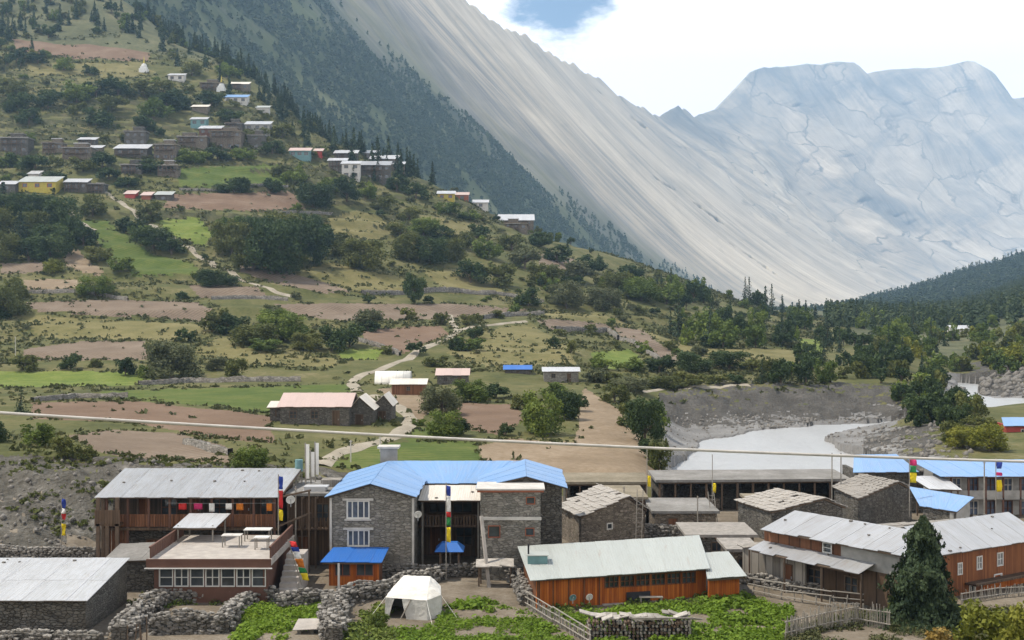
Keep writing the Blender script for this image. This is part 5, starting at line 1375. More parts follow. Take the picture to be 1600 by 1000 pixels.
mb = MB(); mb.box(-6.4, -2.1, 83.2, 86.3, 2.45, 2.6); mb.build('gallery_floor', M['wood_brown'], rt)
posts(rt, [(-6.1, 83.0), (-4.2, 83.0), (-2.3, 83.0)], -.3, 4.45, M['timber_grey'], .07)
mb = MB()
for k in range(20): mb.box(-6.3 + k * .21, -6.16 + k * .21, 83.2, 83.25, 2.6, 3.3)
mb.build('railing', M['wood_brown'], rt)
# right wing: gable behind a flat roofed block
C0, C1 = (-2.05, 81.5), (3.35, 81.5)
wall(rt, C0, C1, -.4, 5.45, M['stone_dark'], .45, gable=(3.0, 6.15))
wall(rt, C1, (3.35, 90), -.4, 5.45, M['stone_grey'], .4); wall(rt, (-2.05, 90), C0, -.4, 5.2, M['stone_grey'], .4)
roof(rt, (3.7, 81.0, 5.47), (3.7, 90.2, 5.47), (.98, 90.2, 6.24), (.98, 81.0, 6.24), M['roof_lightblue'], 9, 1)
roof(rt, (-2.4, 86.3, 5.47), (-2.4, 81.0, 5.47), (.96, 81.0, 6.245), (.96, 90.2, 6.245), M['roof_lightblue'], 6, 1)
D0, D1 = (-2.05, 78.6), (1.85, 78.6)
ops = [(2.95, 3.55, 4.75, 5.25), (2.9, 3.5, 2.7, 3.25), (.5, 1.3, 2.6, 3.4)]
wall(rt, D0, D1, -.4, 5.55, M['stone_grey'], .4, ops)
for o in ops: window(rt, D0, D1, *o, M['paint_rust'], 1, 1, t=.06)
wall(rt, D1, (1.85, 81.5), -.4, 5.55, M['stone_grey'], .4); wall(rt, (-2.05, 81.5), D0, -.4, 5.55, M['stone_grey'], .4)
mb = MB(); mb.box(-2.25, 2.05, 78.4, 81.5, 5.56, 5.70); mb.build('roof_slab', M['paint_rust'], rt)
mb = MB(); mb.box(-2.32, 2.12, 78.33, 81.5, 5.703, 5.80); mb.build('parapet', M['plaster'], rt)
mb = MB(); mb.box(-2.1, 1.9, 78.50, 78.597, 3.75, 3.95); mb.build('string_course', M['plaster'], rt)
mb = MB(); mb.box(-9.8, -8.6, 90.4, 91.4, 5.2, 7.0); mb.build('chimney', M['plaster_grey'], rt)
mb = MB(); mb.box(-10.0, -8.4, 90.2, 91.6, 7.003, 7.15); mb.build('chimney_cap', M['plaster'], rt)

# --- brown kiosk with blue roof in front of the stone house
rt = thing('kiosk', (-10, 77, 0), 'small brown timber kiosk with a bright blue tin roof beside the stone house', 'kiosk')
A, B = (-11.5, 76.4), (-8.35, 76.4)
ops = [(.35, 1.35, .6, 1.4), (1.7, 2.8, .6, 1.4)]
wall(rt, A, B, -.4, 1.55, M['wood_orange'], .12, ops)
for o in ops: window(rt, A, B, *o, M['paint_rust'], 2, 1, t=.05)
wall(rt, B, (-8.35, 78.4), -.4, 1.55, M['wood_red'], .12, z1b=1.8)
wall(rt, (-11.5, 78.4), A, -.4, 1.55, M['wood_red'], .12)
roof(rt, (-11.95, 75.7, 1.62), (-8.1, 75.7, 1.62), (-7.95, 78.6, 1.98), (-11.55, 78.6, 1.98), M['roof_blue'], 5)
mb = MB(); mb.bar((-10.8, 75.8, -.3), (-10.8, 75.8, 1.55), .09); mb.build('post', M['paint_white'], rt)
# --- little blue roofed pavilion
rt = thing('garden_pavilion', (-4.1, 80, 0), 'little open pavilion with a blue hipped roof in the stone house yard', 'pavilion')
posts(rt, [(-4.7, 79.6), (-3.5, 79.6), (-4.7, 80.8), (-3.5, 80.8)], -.2, 1.55, M['timber'], .06)
mb = MB(); a = [(-5.05, 79.2, 1.55), (-3.15, 79.2, 1.55), (-3.15, 81.2, 1.55), (-5.05, 81.2, 1.55)]; b = [(-4.6, 79.9, 2.02), (-3.6, 79.9, 2.02), (-3.6, 80.5, 2.02), (-4.6, 80.5, 2.02)]
mb.hexa(a, b); mb.build('roof', M['roof_blue'], rt)
mb = MB(); mb.box(-4.6, -3.6, 79.7, 80.7, -.2, .5); mb.build('counter', M['wood_brown'], rt)

# --- timber lodge with a pale green roof
rt = thing('wooden_lodge', (7, 73, 0), 'long low orange timber lodge with a pale green tin roof', 'lodge')
A, B = (1.45, 71.0), (11.75, 73.6)
d, l = wall_dir(A, B)
ops = [(4.15 + i * .98, 5.05 + i * .98, .85, 1.55) for i in range(6)]
wall(rt, A, B, -.6, 1.72, M['wood_orange'], .2, ops)
for i, o in enumerate(ops): window(rt, A, B, *o, M['wood_red'], 3, 2, M['glass'], .05)
for k in (0, .95, 1.9, 2.85, 3.8):       # battens and a painted panel strip
    mb = MB(); mb.wbox(A, d, k, k + .07, -.5, 1.7, .003, .05); mb.build('batten', M['wood_red'], rt)
mb = MB(); mb.wbox(A, d, 4.0, l, -.6, -.05, .004, .25); mb.build('plinth', M['concrete'], rt)
mb = MB(); mb.wbox(A, d, 5.5, 7.0, -.05, .55, .05, .12); mb.build('notice_board', M['dark_cloth'], rt)
wall(rt, (.75, 77.4), A, -.6, 1.62, M['wood_red'], .2)
wall(rt, B, (11.9, 79.4), -.6, 1.62, M['wood_red'], .2)
e0, e1 = Vector((1.05, 70.3, 1.70)), Vector((11.9, 72.9, 1.83)); r1, r0 = Vector((12.35, 80.2, 2.46)), Vector((.35, 77.6, 2.24))
roof(rt, e0, e1, r1, r0, M['roof_green'], 12, 1, rnd=.02)
A2, B2 = (11.7, 72.2), (13.6, 72.7)
wall(rt, A2, B2, -.6, 1.5, M['wood_orange'], .2); wall(rt, B2, (13.6, 76.5), -.6, 1.5, M['wood_red'], .2)
roof(rt, (11.5, 71.6, 1.46), (13.95, 72.2, 1.50), (13.7, 77.0, 2.0), (12.0, 76.6, 1.98), M['roof_green'], 3, 1, rnd=.02, lift=.05)
rt2 = thing('water_tank', (1.7, 74.4, 2.0), 'dark green box standing on the pale green roof corner', 'tank')
mb = MB(); mb.box(.95, 2.15, 73.6, 74.6, 1.95, 2.45); mb.build('tank_body', M['paint_teal'], rt2)
mb = MB(); mb.box(.88, 2.22, 73.5, 74.7, 2.453, 2.5); mb.build('lid', M['roof_green'], rt2)
mb = MB(); mb.bar((1.0, 73.9, 2.5), (1.0, 73.9, 3.1), .06, 8); mb.build('pipe', M['dark_cloth'], rt2)
def dish(px, py, D, r, lab, m, tilt=0.35, stem=True):
    c = P(px, py, D); rt = thing('satellite_dish', c, lab, 'dish')
    V = []; n = 16
    for j, (q, zz) in enumerate(((0.0, -.22), (.5, -.17), (.85, -.06), (1.0, 0))):
        for i in range(n):
            a = 2 * math.pi * i / n; V.append((r * q * math.cos(a), r * zz * -1, r * q * math.sin(a)))
    F = [(j * n + i, j * n + (i + 1) % n, (j + 1) * n + (i + 1) % n, (j + 1) * n + i) for j in range(3) for i in range(n)]
    o = link('dish_bowl', mesh_np('dish_bowl', V, F, [M[m]], smooth=True), rt); o.rotation_euler = (tilt, 0, .3)
    sm = o.modifiers.new('thick', 'SOLIDIFY'); sm.thickness = .02
    mb = MB(); mb.bar(c, c + Vector((.05, -r * .8, r * .35)), .02); mb.build('feed_arm', M['metal_grey'], rt)
    if stem: mb = MB(); mb.bar(c + Vector((0, r * .25, 0)), c + Vector((0, r * .3, -r * 1.6)), .03, 6); mb.build('mast', M['metal_grey'], rt)
dish(895, 934, 70.6, .22, 'blue round dish leaning by the orange lodge wall', 'paint_teal'); dish(921, 933, 70.8, .22, 'white round dish standing by the orange lodge wall', 'paint_white')
dish(454, 781, 79.5, .30, 'white satellite dish fixed beside the timber lodge gable', 'paint_white'); dish(653, 804, 78.2, .26, 'white satellite dish on the corner of the stone house', 'paint_white')
# bench and boards by the lodge
rt = thing('bench', (8.2, 72.0, 0), 'slatted grey bench in front of the orange lodge windows', 'bench')
for k in range(4): mb = MB(); mb.box(7.5, 8.9, 71.6 + k * .1, 71.67 + k * .1, .38, .42); mb.build('slat', M['timber_grey'], rt)
for x in (7.6, 8.8): mb = MB(); mb.box(x - .04, x + .04, 71.62, 71.96, -.2, .378); mb.build('leg', M['timber_grey'], rt)

# --- slate roofed stone huts behind
def slate_hut(name, label, e0, e1, r1, r0, zb, nu, nv, mat='slate', wmat='stone_brown', win=True, far=.4):
    """single pitch visible; e* eave corners (back to front), r* ridge corners"""
    e0, e1, r1, r0 = [Vector(p) for p in (e0, e1, r1, r0)]
    c = (e0 + e1 + r1 + r0) / 4
    rt = thing(name, (c.x, c.y, zb), label, 'hut' if name == 'stone_hut' else 'barn')
    def ins(p, q, t): return p.lerp(q, t)
    a = e1.lerp(c, .08); b = r1.lerp(c, .06); f = e0.lerp(c, .08)
    o = [(.55 * (b - a).to_2d().length, .55 * (b - a).to_2d().length + .55, zb + .9, zb + 1.4)] if win else []
    # front (gable end) wall: from eave corner to ridge corner, then on to the hidden far eave
    wall(rt, v2(a), v2(b), zb - .6, a.z - .12, M[wmat], .35, o, z1b=b.z - .12)
    if win: window(rt, v2(a), v2(b), *o[0], M['plaster'], 1, 1, t=.08)
    dd = (b - a).to_2d() * far
    wall(rt, v2(b), (b.x + dd.x, b.y + dd.y), zb - .6, a.z - .12, M[wmat], .35)
    d2, l2 = wall_dir(v2(b), (b.x + dd.x, b.y + dd.y))
    mb = MB(); nrm = (d2[1], -d2[0])
    q = lambda s, z, m: (b.x + d2[0] * s + nrm[0] * m, b.y + d2[1] * s + nrm[1] * m, z)
    mb.add([q(0, a.z - .12, 0), q(l2, a.z - .12, 0), q(0, b.z - .12, 0), q(0, a.z - .12, -.35), q(l2, a.z - .12, -.35), q(0, b.z - .12, -.35)], [(0, 1, 2), (5, 4, 3), (1, 4, 5, 2), (3, 0, 2, 5), (0, 3, 4, 1)])
    mb.build('gable', M[wmat], rt)
    wall(rt, v2(f), v2(a), zb - .6, a.z - .1, M[wmat], .35)
    slate_roof(rt, e0, e1, r1, r0, mat, nu, nv)
    # far pitch
    s1 = r1 + (r1 - e1) * (far * .9 + .06); s0 = r0 + (r0 - e0) * (far * .9 + .06); s1.z = e1.z; s0.z = e0.z
    slate_roof(rt, s1, s0, r0, r1, mat, nu, max(3, nv // 2))
    return rt
Q = lambda px, py, z: P(px, py, (CAMZ - z) * FPX / (py - HY))
slate_hut('stone_hut', 'small stone hut with a pale slate roof behind the green roofed lodge', Q(872, 790, 2.1), Q(907, 808, 2.1), Q(983, 775, 3.3), Q(935, 757, 3.3), 0, 9, 8, 'slate_pale')
slate_hut('stone_barn', 'broad slate roofed barn in front of the long dark shed', Q(1148, 782, 2.3), Q(1205, 800, 2.3), Q(1290, 778, 3.1), Q(1212, 763, 3.1), 0, 11, 8, 'slate_pale', 'stone_dark', False)
slate_hut('stone_barn', 'tall stone barn with a speckled slate roof next to the blue roofs', Q(1300, 760, 2.7), Q(1340, 780, 2.7), Q(1405, 752, 3.6), Q(1345, 740, 3.6), 0.2, 10, 8, 'slate', 'stone_dark', False)

# --- long open sheds with flat earth roofs
def open_shed(label, x0, x1, y, z0, zt, depth, mat, nb, skew=0.0):
    rt = thing('open_shed', ((x0 + x1) / 2, y, z0), label, 'shed')
    wall(rt, (x0, y + depth - .5 + 0), (x1, y + depth - .5 + skew), z0 - .8, zt - .2, M['stone_dark'], .4)
    wall(rt, (x0, y + depth - .5), (x0, y + .2), z0 - .8, zt - .2, M['stone_dark'], .4)
    wall(rt, (x1, y + .2 + skew), (x1, y + depth - .5 + skew), z0 - .8, zt - .2, M['stone_dark'], .4)
    mb = MB(); mb.hexa([(x0 - .3, y - .4, zt - .02), (x1 + .3, y - .4 + skew, zt - .02), (x1 + .3, y + depth + skew, zt - .02), (x0 - .3, y + depth, zt - .02)], [(x0 - .3, y - .4, zt + .2), (x1 + .3, y - .4 + skew, zt + .2), (x1 + .3, y + depth + skew, zt + .26), (x0 - .3, y + depth, zt + .26)])
    mb.build('roof', M[mat], rt)
    mb = MB(); mb.hexa([(x0, y, zt - .2), (x1, y + skew, zt - .2), (x1, y + .15 + skew, zt - .2), (x0, y + .15, zt - .2)], [(x0, y, zt - .025), (x1, y + skew, zt - .025), (x1, y + .15 + skew, zt - .025), (x0, y + .15, zt - .025)])
    mb.build('beam', M['timber'], rt)
    for i in range(nb + 1):
        x = x0 + .1 + (x1 - x0 - .2) * i / nb; yy = y + skew * i / nb
        mb = MB(); mb.bar((x, yy + .08, z0 - .6), (x, yy + .08, zt - .21), .09 + R.uniform(-.02, .03), 6); mb.build('post', M['timber'], rt)
        if i < nb and R.random() < .22:      # boarded or stone-filled bay
            xb = x0 + .1 + (x1 - x0 - .2) * (i + 1) / nb
            mb = MB(); mb.box(x + .12, xb - .12, yy + .5, yy + .7, z0 - .6, z0 + R.uniform(.5, 1.2)); mb.build('bay_wall', M[R.choice(['stone_brown', 'wood_grey', 'stone_dark'])], rt)
    return rt
open_shed('long open shed with a brown earth roof at the foot of the sandy field', 4.6, 11.6, 104.5, -.4, 2.35, 5.0, 'earth_brown', 6)
open_shed('long open shed with a grey earth roof at the foot of the riverbed', 12.6, 29.0, 104.5, -.1, 2.5, 5.5, 'earth_roof', 12, 0.8)

# --- jumble of small flat roofed houses in the lane
def flat_house(label, x0, x1, y, depth, z0, zt, wmat, rmat, ops=(), over=.25, wood=None):
    rt = thing('flat_roofed_house', ((x0 + x1) / 2, y, z0), label, 'house')
    A, B = (x0, y), (x1, y)
    wall(rt, A, B, z0 - .6, zt, M[wmat], .35, ops)
    for i, o in enumerate(ops):
        if o[3] - o[2] > 1.5: door(rt, A, B, *o, M['wood_red'])
        else: window(rt, A, B, *o, M['timber'], 2, 1)
    wall(rt, B, (x1, y + depth), z0 - .6, zt, M[wmat], .35); wall(rt, (x0, y + depth), A, z0 - .6, zt, M[wmat], .35)
    mb = MB(); mb.box(x0 - over, x1 + over, y - over, y + depth + over, zt + .003, zt + .2); mb.build('roof', M[rmat], rt)
    for k in range(max(3, int((x1 - x0) / .7))):
        x = x0 + .2 + k * (x1 - x0 - .4) / max(1, int((x1 - x0) / .7) - 1)
        if x < x1: mb = MB(); mb.bar((x, y - over - .1, zt - .06), (x, y + .3, zt - .06), .05, 6); mb.build('beam_end', M['timber'], rt)
    return rt
flat_house('small stone house with a flat earth roof beside the ladder', 10.9, 15.6, 93, 6, 0, 1.75, 'stone_brown', 'earth_roof', [(1.0, 1.8, -.2, 1.4), (3.0, 3.7, .6, 1.2)])
flat_house('dark stone house with a slab roof behind the orange lodge', 12.4, 17.0, 85.5, 4.5, 0, 1.35, 'stone_dark', 'slate', [(1.6, 2.4, .3, 1.0)])
flat_house('narrow timber and stone house with a deep gallery in the lane', 7.9, 10.6, 97, 6, 0, 2.2, 'wood_brown', 'earth_brown', [(.5, 1.3, -.2, 1.5)])
flat_house('low stone store beside the long white roof', 14.4, 16.2, 80.4, 3.5, 0, 1.35, 'stone_brown', 'slate', [(.5, 1.2, .2, .9)])
flat_house('dark stone byre between the two slate barns', 19.2, 22.6, 96, 5, 0, 1.8, 'stone_dark', 'earth_brown', [(1.2, 2.0, -.2, 1.3)])
# courtyard wall pieces, ladder and poles
def ladder(px, py, D, h, lean, lab):
    c = P(px, py, D); rt = thing('ladder', c, lab, 'ladder')
    for s in (-.22, .22): mb = MB(); mb.bar(c + Vector((s, 0, -.2)), c + Vector((s + lean, .4, h)), .035); mb.build('rail', M['timber_grey'], rt)
    for k in range(int(h / .32)):
        t_ = (k + .5) * .32 / h; p = c + Vector((lean * t_, .4 * t_, -.1 + h * t_))
        mb = MB(); mb.bar(p + Vector((-.24, 0, 0)), p + Vector((.24, 0, 0)), .022); mb.build('rung', M['timber_grey'], rt)
ladder(998, 838, 90, 3.4, .15, 'wooden ladder leaning on the narrow timber house')
ladder(1118, 822, 94, 2.6, -.3, 'pale wooden ladder against the small flat roofed house')

# --- long white roofed house and its lower porch roof
rt = thing('tin_roofed_house', (19, 74, 0), 'two storey house under a long white tin roof beside the dark conifer', 'house')
A, B = (16.1, 77.6), (22.2, 69.6)
d, l = wall_dir(A, B)
ops = [(4.6, 5.3, 2.6, 3.25), (8.2, 8.9, 2.5, 3.2)]
wall(rt, A, B, 2.1, 3.5, M['wood_red'], .2, ops[:1], name='upper_wall')
window(rt, A, B, *ops[0], M['paint_white'], 1, 2)
mb = MB(); mb.wbox(A, d, 6.0, l - .02, 2.1, 3.5, .004, .06); mb.build('wall_panel', M['plaster_grey'], rt)
wall(rt, A, B, -.5, 2.1, M['wood_brown'], .3, [(1.0, 2.0, -.1, 1.7), (3.4, 4.5, .5, 1.5), (6.2, 7.2, .5, 1.5)])
door(rt, A, B, 1.0, 2.0, -.1, 1.7, M['wood_red']); window(rt, A, B, 3.4, 4.5, .5, 1.5, M['timber'], 2, 2); window(rt, A, B, 6.2, 7.2, .5, 1.5, M['timber'], 2, 2)
bk = Vector((d[1] * -3.2, d[0] * 3.2, 0))
wall(rt, (A[0] + bk.x, A[1] + bk.y), A, -.5, 3.5, M['stone_dark'], .3)
wall(rt, B, (B[0] + bk.x, B[1] + bk.y), -.5, 3.5, M['stone_dark'], .3, [(.8, 1.5, 2.4, 3.1)]); window(rt, B, (B[0] + bk.x, B[1] + bk.y), .8, 1.5, 2.4, 3.1, M['paint_white'], 1, 1)
E0 = Vector((15.75, 77.0, 3.45)); E1 = Vector((22.2, 68.6, 3.45))
bk2 = Vector((d[1] * -3.3, d[0] * 3.3, 0.85))
roof(rt, E0, E1, E1 + bk2, E0 + bk2, M['roof_white'], 11, 1, rnd=.15)
F0 = Vector((A[0], A[1], 2.62)) + Vector((d[1], -d[0], 0)) * .05; F1 = Vector((B[0], B[1], 2.55)) + Vector((d[1], -d[0], 0)) * .05
ow = Vector((d[1], -d[0], 0)) * 1.5 + Vector((0, 0, -.38))
F1 = F0.lerp(F1, .84)
roof(rt, F0 + ow, F1 + ow, F1, F0, M['roof_white'], 8, 1, rnd=.2, name='porch_roof')
for k in range(4):
    p = (F0 + ow * .9).lerp(F1 + ow * .9, k / 3); mb = MB(); mb.bar((p.x, p.y, -.3), (p.x, p.y, p.z - .1), .07); mb.build('post', M['timber'], rt)
rt = thing('plank_shed', (16, 74, 0), 'weathered plank shed under the lower white roof', 'shed')
A, B = (14.9, 78.6), (17.9, 74.3)
wall(rt, A, B, -.4, 2.0, M['wood_grey'], .15, [(3.5, 4.3, -.1, 1.6)]); door(rt, A, B, 3.5, 4.3, -.1, 1.6, M['wood_red'])
mb = MB(); mb.slab((14.6, 78.9, 2.12), (14.9, 78.2, 2.05), (16.6, 77.6, 2.32), (16.3, 78.4, 2.4), .06); mb.build('roof', M['slate'], rt)

# --- red-brown lodge at the right edge
rt = thing('brown_lodge', (29, 75, 0), 'red-brown plank lodge with a grey tin roof and small white windows', 'lodge')
A, B = (25.9, 73.0), (33.6, 77.9)
d, l = wall_dir(A, B)
ops = [(1.3, 1.75, 1.25, 2.0), (3.1, 3.65, 1.35, 2.2), (5.1, 5.7, 1.35, 2.2), (4.8, 5.6, -.9, .9), (2.4, 3.0, -.6, .5)]
wall(rt, A, B, -1.2, 2.75, M['wood_rust'], .25, ops)
for o in ops[:3]: window(rt, A, B, *o, M['paint_white'], 2, 2, M['glass_blue'], .07)
door(rt, A, B, *ops[3], M['wood_orange'], M['paint_white']); window(rt, A, B, *ops[4], M['paint_white'], 1, 2, t=.06)
mb = MB(); mb.wbox(A, d, 3.7, l, -.6, .55, .004, .05); mb.build('plank_panel', M['wood_orange'], rt)
mb = MB(); mb.wbox(A, d, 2.0, l, .62, .72, .0, .8); mb.build('gallery_floor', M['wood_brown'], rt)
mb = MB(); mb.wbox(A, d, 2.0, l, .73, .80, .74, .80); mb.build('gallery_edge', M['timber'], rt)
wall(rt, (A[0] - d[1] * 6, A[1] + d[0] * 6), A, -1.2, 2.75, M['stone_dark'], .3)
E0 = Vector((25.45, 72.1, 2.78)); E1 = Vector((34.2, 77.6, 2.78)); up = Vector((-d[1] * 3.6, d[0] * 3.6, 1.05)) + Vector((.9, .6, 0))
roof(rt, E0, E1, E1 + up, E0 + up, M['roof_white'], 11, 1)
up2 = up * 1.0; dn = Vector((up.x, up.y, -up.z))
roof(rt, E1 + up + dn, E0 + up + dn, E0 + up, E1 + up, M['roof_white'], 11, 1)

# --- small blue roofed building and long blue roofs behind
rt = thing('blue_roofed_shed', (30, 90, 0), 'small building with a faded blue sheet roof behind the conifer', 'shed')
a, b, c_, e = Q(1437, 790, 2.6), Q(1495, 800, 2.6), Q(1522, 777, 3.3), Q(1420, 760, 3.3)
roof(rt, a, b, c_, e, M['roof_lightblue'], 6, 1)
wall(rt, v2(a.lerp(c_, .06)), v2(b.lerp(e, .06)), -.4, 2.45, M['stone_dark'], .3)
wall(rt, v2(b.lerp(e, .06)), v2(c_.lerp(a, .08)), -.4, 2.45, M['plaster_grey'], .3, z1b=3.1)
rt = thing('guest_house', (38, 103, 0), 'two storey guest house with dark red posts under a long blue roof', 'house')
A, B = (36.6, 102.6), (50, 102.6)
ops = []
for i in range(9): ops += [(.5 + i * 1.45, 1.3 + i * 1.45, 1.9, 3.1), (.5 + i * 1.45, 1.3 + i * 1.45, -.1, 1.2)]
wall(rt, A, B, -.6, 3.5, M['plaster_grey'], .3, ops)
for i, o in enumerate(ops): window(rt, A, B, *o, M['paint_brown'] if i % 3 else M['plaster'], 2, 2, M['glass_blue'], .08)
mb = MB(); mb.box(36.5, 50, 101.5, 102.6, 1.45, 1.6); mb.build('gallery_floor', M['plaster_grey'], rt)
for i in range(10): mb = MB(); mb.box(36.6 + i * 1.45, 36.74 + i * 1.45, 101.5, 101.64, -.5, 3.4); mb.build('post', M['paint_brown'], rt)
mb = MB(); mb.box(36.5, 50, 101.52, 101.58, 1.605, 2.2); mb.build('railing', M['plaster_grey'], rt)
wall(rt, (36.6, 108), A, -.6, 3.5, M['plaster_grey'], .3)
roof(rt, (35.6, 100.9, 3.45), (51, 100.9, 3.45), (51, 105.8, 4.2), (34.4, 105.8, 4.3), M['roof_lightblue'], 16, 1)
rt = thing('blue_roofed_house', (31, 104, 0), 'low house with a light blue roof joining the guest house', 'house')
wall(rt, (29.6, 104.0), (35.2, 104.0), -.5, 3.4, M['stone_dark'], .3, [(1.0, 1.9, .9, 2.0), (3.2, 4.1, .9, 2.0)])
window(rt, (29.6, 104.0), (35.2, 104.0), 1.0, 1.9, .9, 2.0, M['timber'], 2, 2); window(rt, (29.6, 104.0), (35.2, 104.0), 3.2, 4.1, .9, 2.0, M['timber'], 2, 2)
wall(rt, (35.2, 104.0), (35.2, 109), -.5, 3.4, M['stone_dark'], .3); wall(rt, (29.6, 109), (29.6, 104), -.5, 3.4, M['stone_dark'], .3)
roof(rt, (29.0, 103.4, 3.45), (34.6, 103.4, 3.5), (34.4, 108.8, 4.35), (30.6, 108.8, 4.3), M['roof_lightblue'], 6, 1)
rt = thing('tin_porch', (34.6, 100, 0), 'white tin porch roof between the two blue roofs', 'canopy')
roof(rt, (33.9, 98.8, 2.75), (36.6, 98.8, 2.65), (36.3, 102.3, 3.3), (33.4, 102.3, 3.3), M['roof_bright'], 3)
posts(rt, [(34.1, 99.0), (36.3, 99.0), (34.0, 102.0)], -.4, 2.7, M['timber'], .07)
# slate roof strip by the brown lodge
rt = thing('slate_store', (29, 84, 0), 'low store roofed with rough slabs behind the brown lodge', 'store')
wall(rt, (26.0, 83.0), (33.0, 85.4), -.4, 1.9, M['stone_dark'], .3)
slate_roof(rt, (25.7, 82.5, 1.95), (33.2, 85.0, 1.95), (32.4, 87.6, 2.25), (25.2, 85.2, 2.25), 'slate', 12, 4)
# red house beyond
rt = thing('red_house', (68, 160, 0), 'red walled house with a light blue roof above the riverbank', 'house')
g = P(1572, 692, 160); z = gz(g.x, g.y)
A, B = (g.x, 160.0), (g.x + 9, 160.5)
wall(rt, A, B, z - 1, g.z + 2.4, M['paint_red'], .3, [(2.0, 2.9, g.z + .8, g.z + 1.8), (4.6, 5.5, g.z + .8, g.z + 1.8)])
for s in (2.0, 4.6): window(rt, A, B, s, s + .9, g.z + .8, g.z + 1.8, M['paint_white'], 2, 2)
wall(rt, (g.x, 166), A, z - 1, g.z + 2.4, M['paint_red'], .3)
roof(rt, (g.x - .6, 159.3, g.z + 2.3), (g.x + 9.5, 159.8, g.z + 2.3), (g.x + 9.5, 163, g.z + 3.1), (g.x + .6, 163, g.z + 3.1), M['roof_lightblue'], 8, 1)
# ------------------------------------------------------------------ farmsteads among the fields
def mid_house(name, label, px0, px1, base, eave, ridge, rmat, wmat, depth=None, nwin=2, wincol='timber', cat='house', skew=0, D=None, sheets=6):
    g = gpt((px0 + px1) / 2, base); D = D or g.y; s = D / FPX
    x0, x1 = (px0 - 800) * s, (px1 - 800) * s
    zb = min(gz(x0, D), gz(x1, D)); ze = CAMZ + (HY - eave) * s
    depth = depth or max(3.5, (x1 - x0) * .55)
    # the ridge stands half the depth behind the eave
    yr = D + depth * .55; zr = CAMZ + (HY - ridge) / FPX * yr
    rt = thing(name, ((x0 + x1) / 2, D, zb), label, cat)
    A, B = (x0, D), (x1, D + skew); l = math.hypot(x1 - x0, skew)
    h = ze - zb; ops = []
    for i in range(nwin):
        c = l * (i + .6) / (nwin + .2); w = min(.9, l * .12)
        ops.append((c - w / 2, c + w / 2, zb + h * .38, zb + h * .78))
    if nwin > 1: ops[-1] = (ops[-1][0], ops[-1][1], zb - .3, zb + h * .8)
    wall(rt, A, B, zb - 1.2, ze - .05, M[wmat], .3, ops)
    for i, o in enumerate(ops):
        if nwin > 1 and i == nwin - 1: door(rt, A, B, *o, M['wood_brown'])
        else: window(rt, A, B, *o, M[wincol], 2, 2)
    C_, E_ = (x1, D + depth + skew), (x0, D + depth)
    pk = (depth * .55, max(zr - .05, ze + .15))
    wall(rt, B, C_, zb - 1.2, ze - .05, M[wmat], .3, gable=(pk[0], pk[1] - .08)); wall(rt, E_, A, zb - 1.2, ze - .05, M[wmat], .3, gable=(depth - pk[0], pk[1] - .08))
    o = .35
    r0, r1 = (x0 - o, yr, pk[1]), (x1 + o, yr + skew, pk[1])
    roof(rt, (x0 - o, D - o, ze - .03), (x1 + o, D - o + skew, ze - .03), r1, r0, M[rmat], sheets, 1)
    roof(rt, (x1 + o, D + depth + o + skew, ze), (x0 - o, D + depth + o, ze), (r0[0], r0[1] + .02, r0[2]), (r1[0], r1[1] + .02, r1[2]), M[rmat], sheets, 1)
    return rt
fh = mid_house('farmhouse', 'old stone farmhouse with a faded pink tin roof beside the footpath', 438, 545, 664, 635, 613, 'roof_pink', 'stone_dark', 7, 3, sheets=9)
mid_house('farm_outbuilding', 'narrow stone annex with a cream roof at the end of the pink roofed farmhouse', 422, 440, 658, 636, 626, 'roof_cream', 'stone_dark', 4, 1, cat='shed', sheets=2)
# two gable-fronted stone wings of the farm
for (a, b, base, ev, pkx, pky, lab) in ((548, 582, 664, 640, 562, 621, 'gabled stone wing joined to the pink roofed farmhouse'), (584, 611, 658, 634, 600, 618, 'small gabled stone shed beside the footpath bend')):
    g = gpt((a + b) / 2, base); D = g.y; s = D / FPX; x0, x1, xp = (a - 800) * s, (b - 800) * s, (pkx - 800) * s
    zb = gz(x0, D); ze = CAMZ + (HY - ev) * s; zp = CAMZ + (HY - pky) * s
    rt = thing('farm_outbuilding', ((x0 + x1) / 2, D, zb), lab, 'shed')
    o = [(.5, 1.5, zb - .2, zb + 1.2)]
    wall(rt, (x0, D), (x1, D), zb - 1, ze, M['stone_dark'], .3, o, gable=(xp - x0, zp)); door(rt, (x0, D), (x1, D), *o[0], M['wood_brown'])
    wall(rt, (x1, D), (x1, D + 6), zb - 1, ze, M['stone_dark'], .3); wall(rt, (x0, D + 6), (x0, D), zb - 1, ze, M['stone_dark'], .3)
    roof(rt, (x1 + .3, D - .4, ze - .05), (x1 + .3, D + 6.3, ze - .05), (xp, D + 6.3, zp + .1), (xp, D - .4, zp + .1), M['roof_cream'], 5, 1)
    roof(rt, (x0 - .3, D + 6.3, ze - .05), (x0 - .3, D - .4, ze - .05), (xp - .02, D - .4, zp + .1), (xp - .02, D + 6.3, zp + .1), M['roof_cream'], 5, 1)
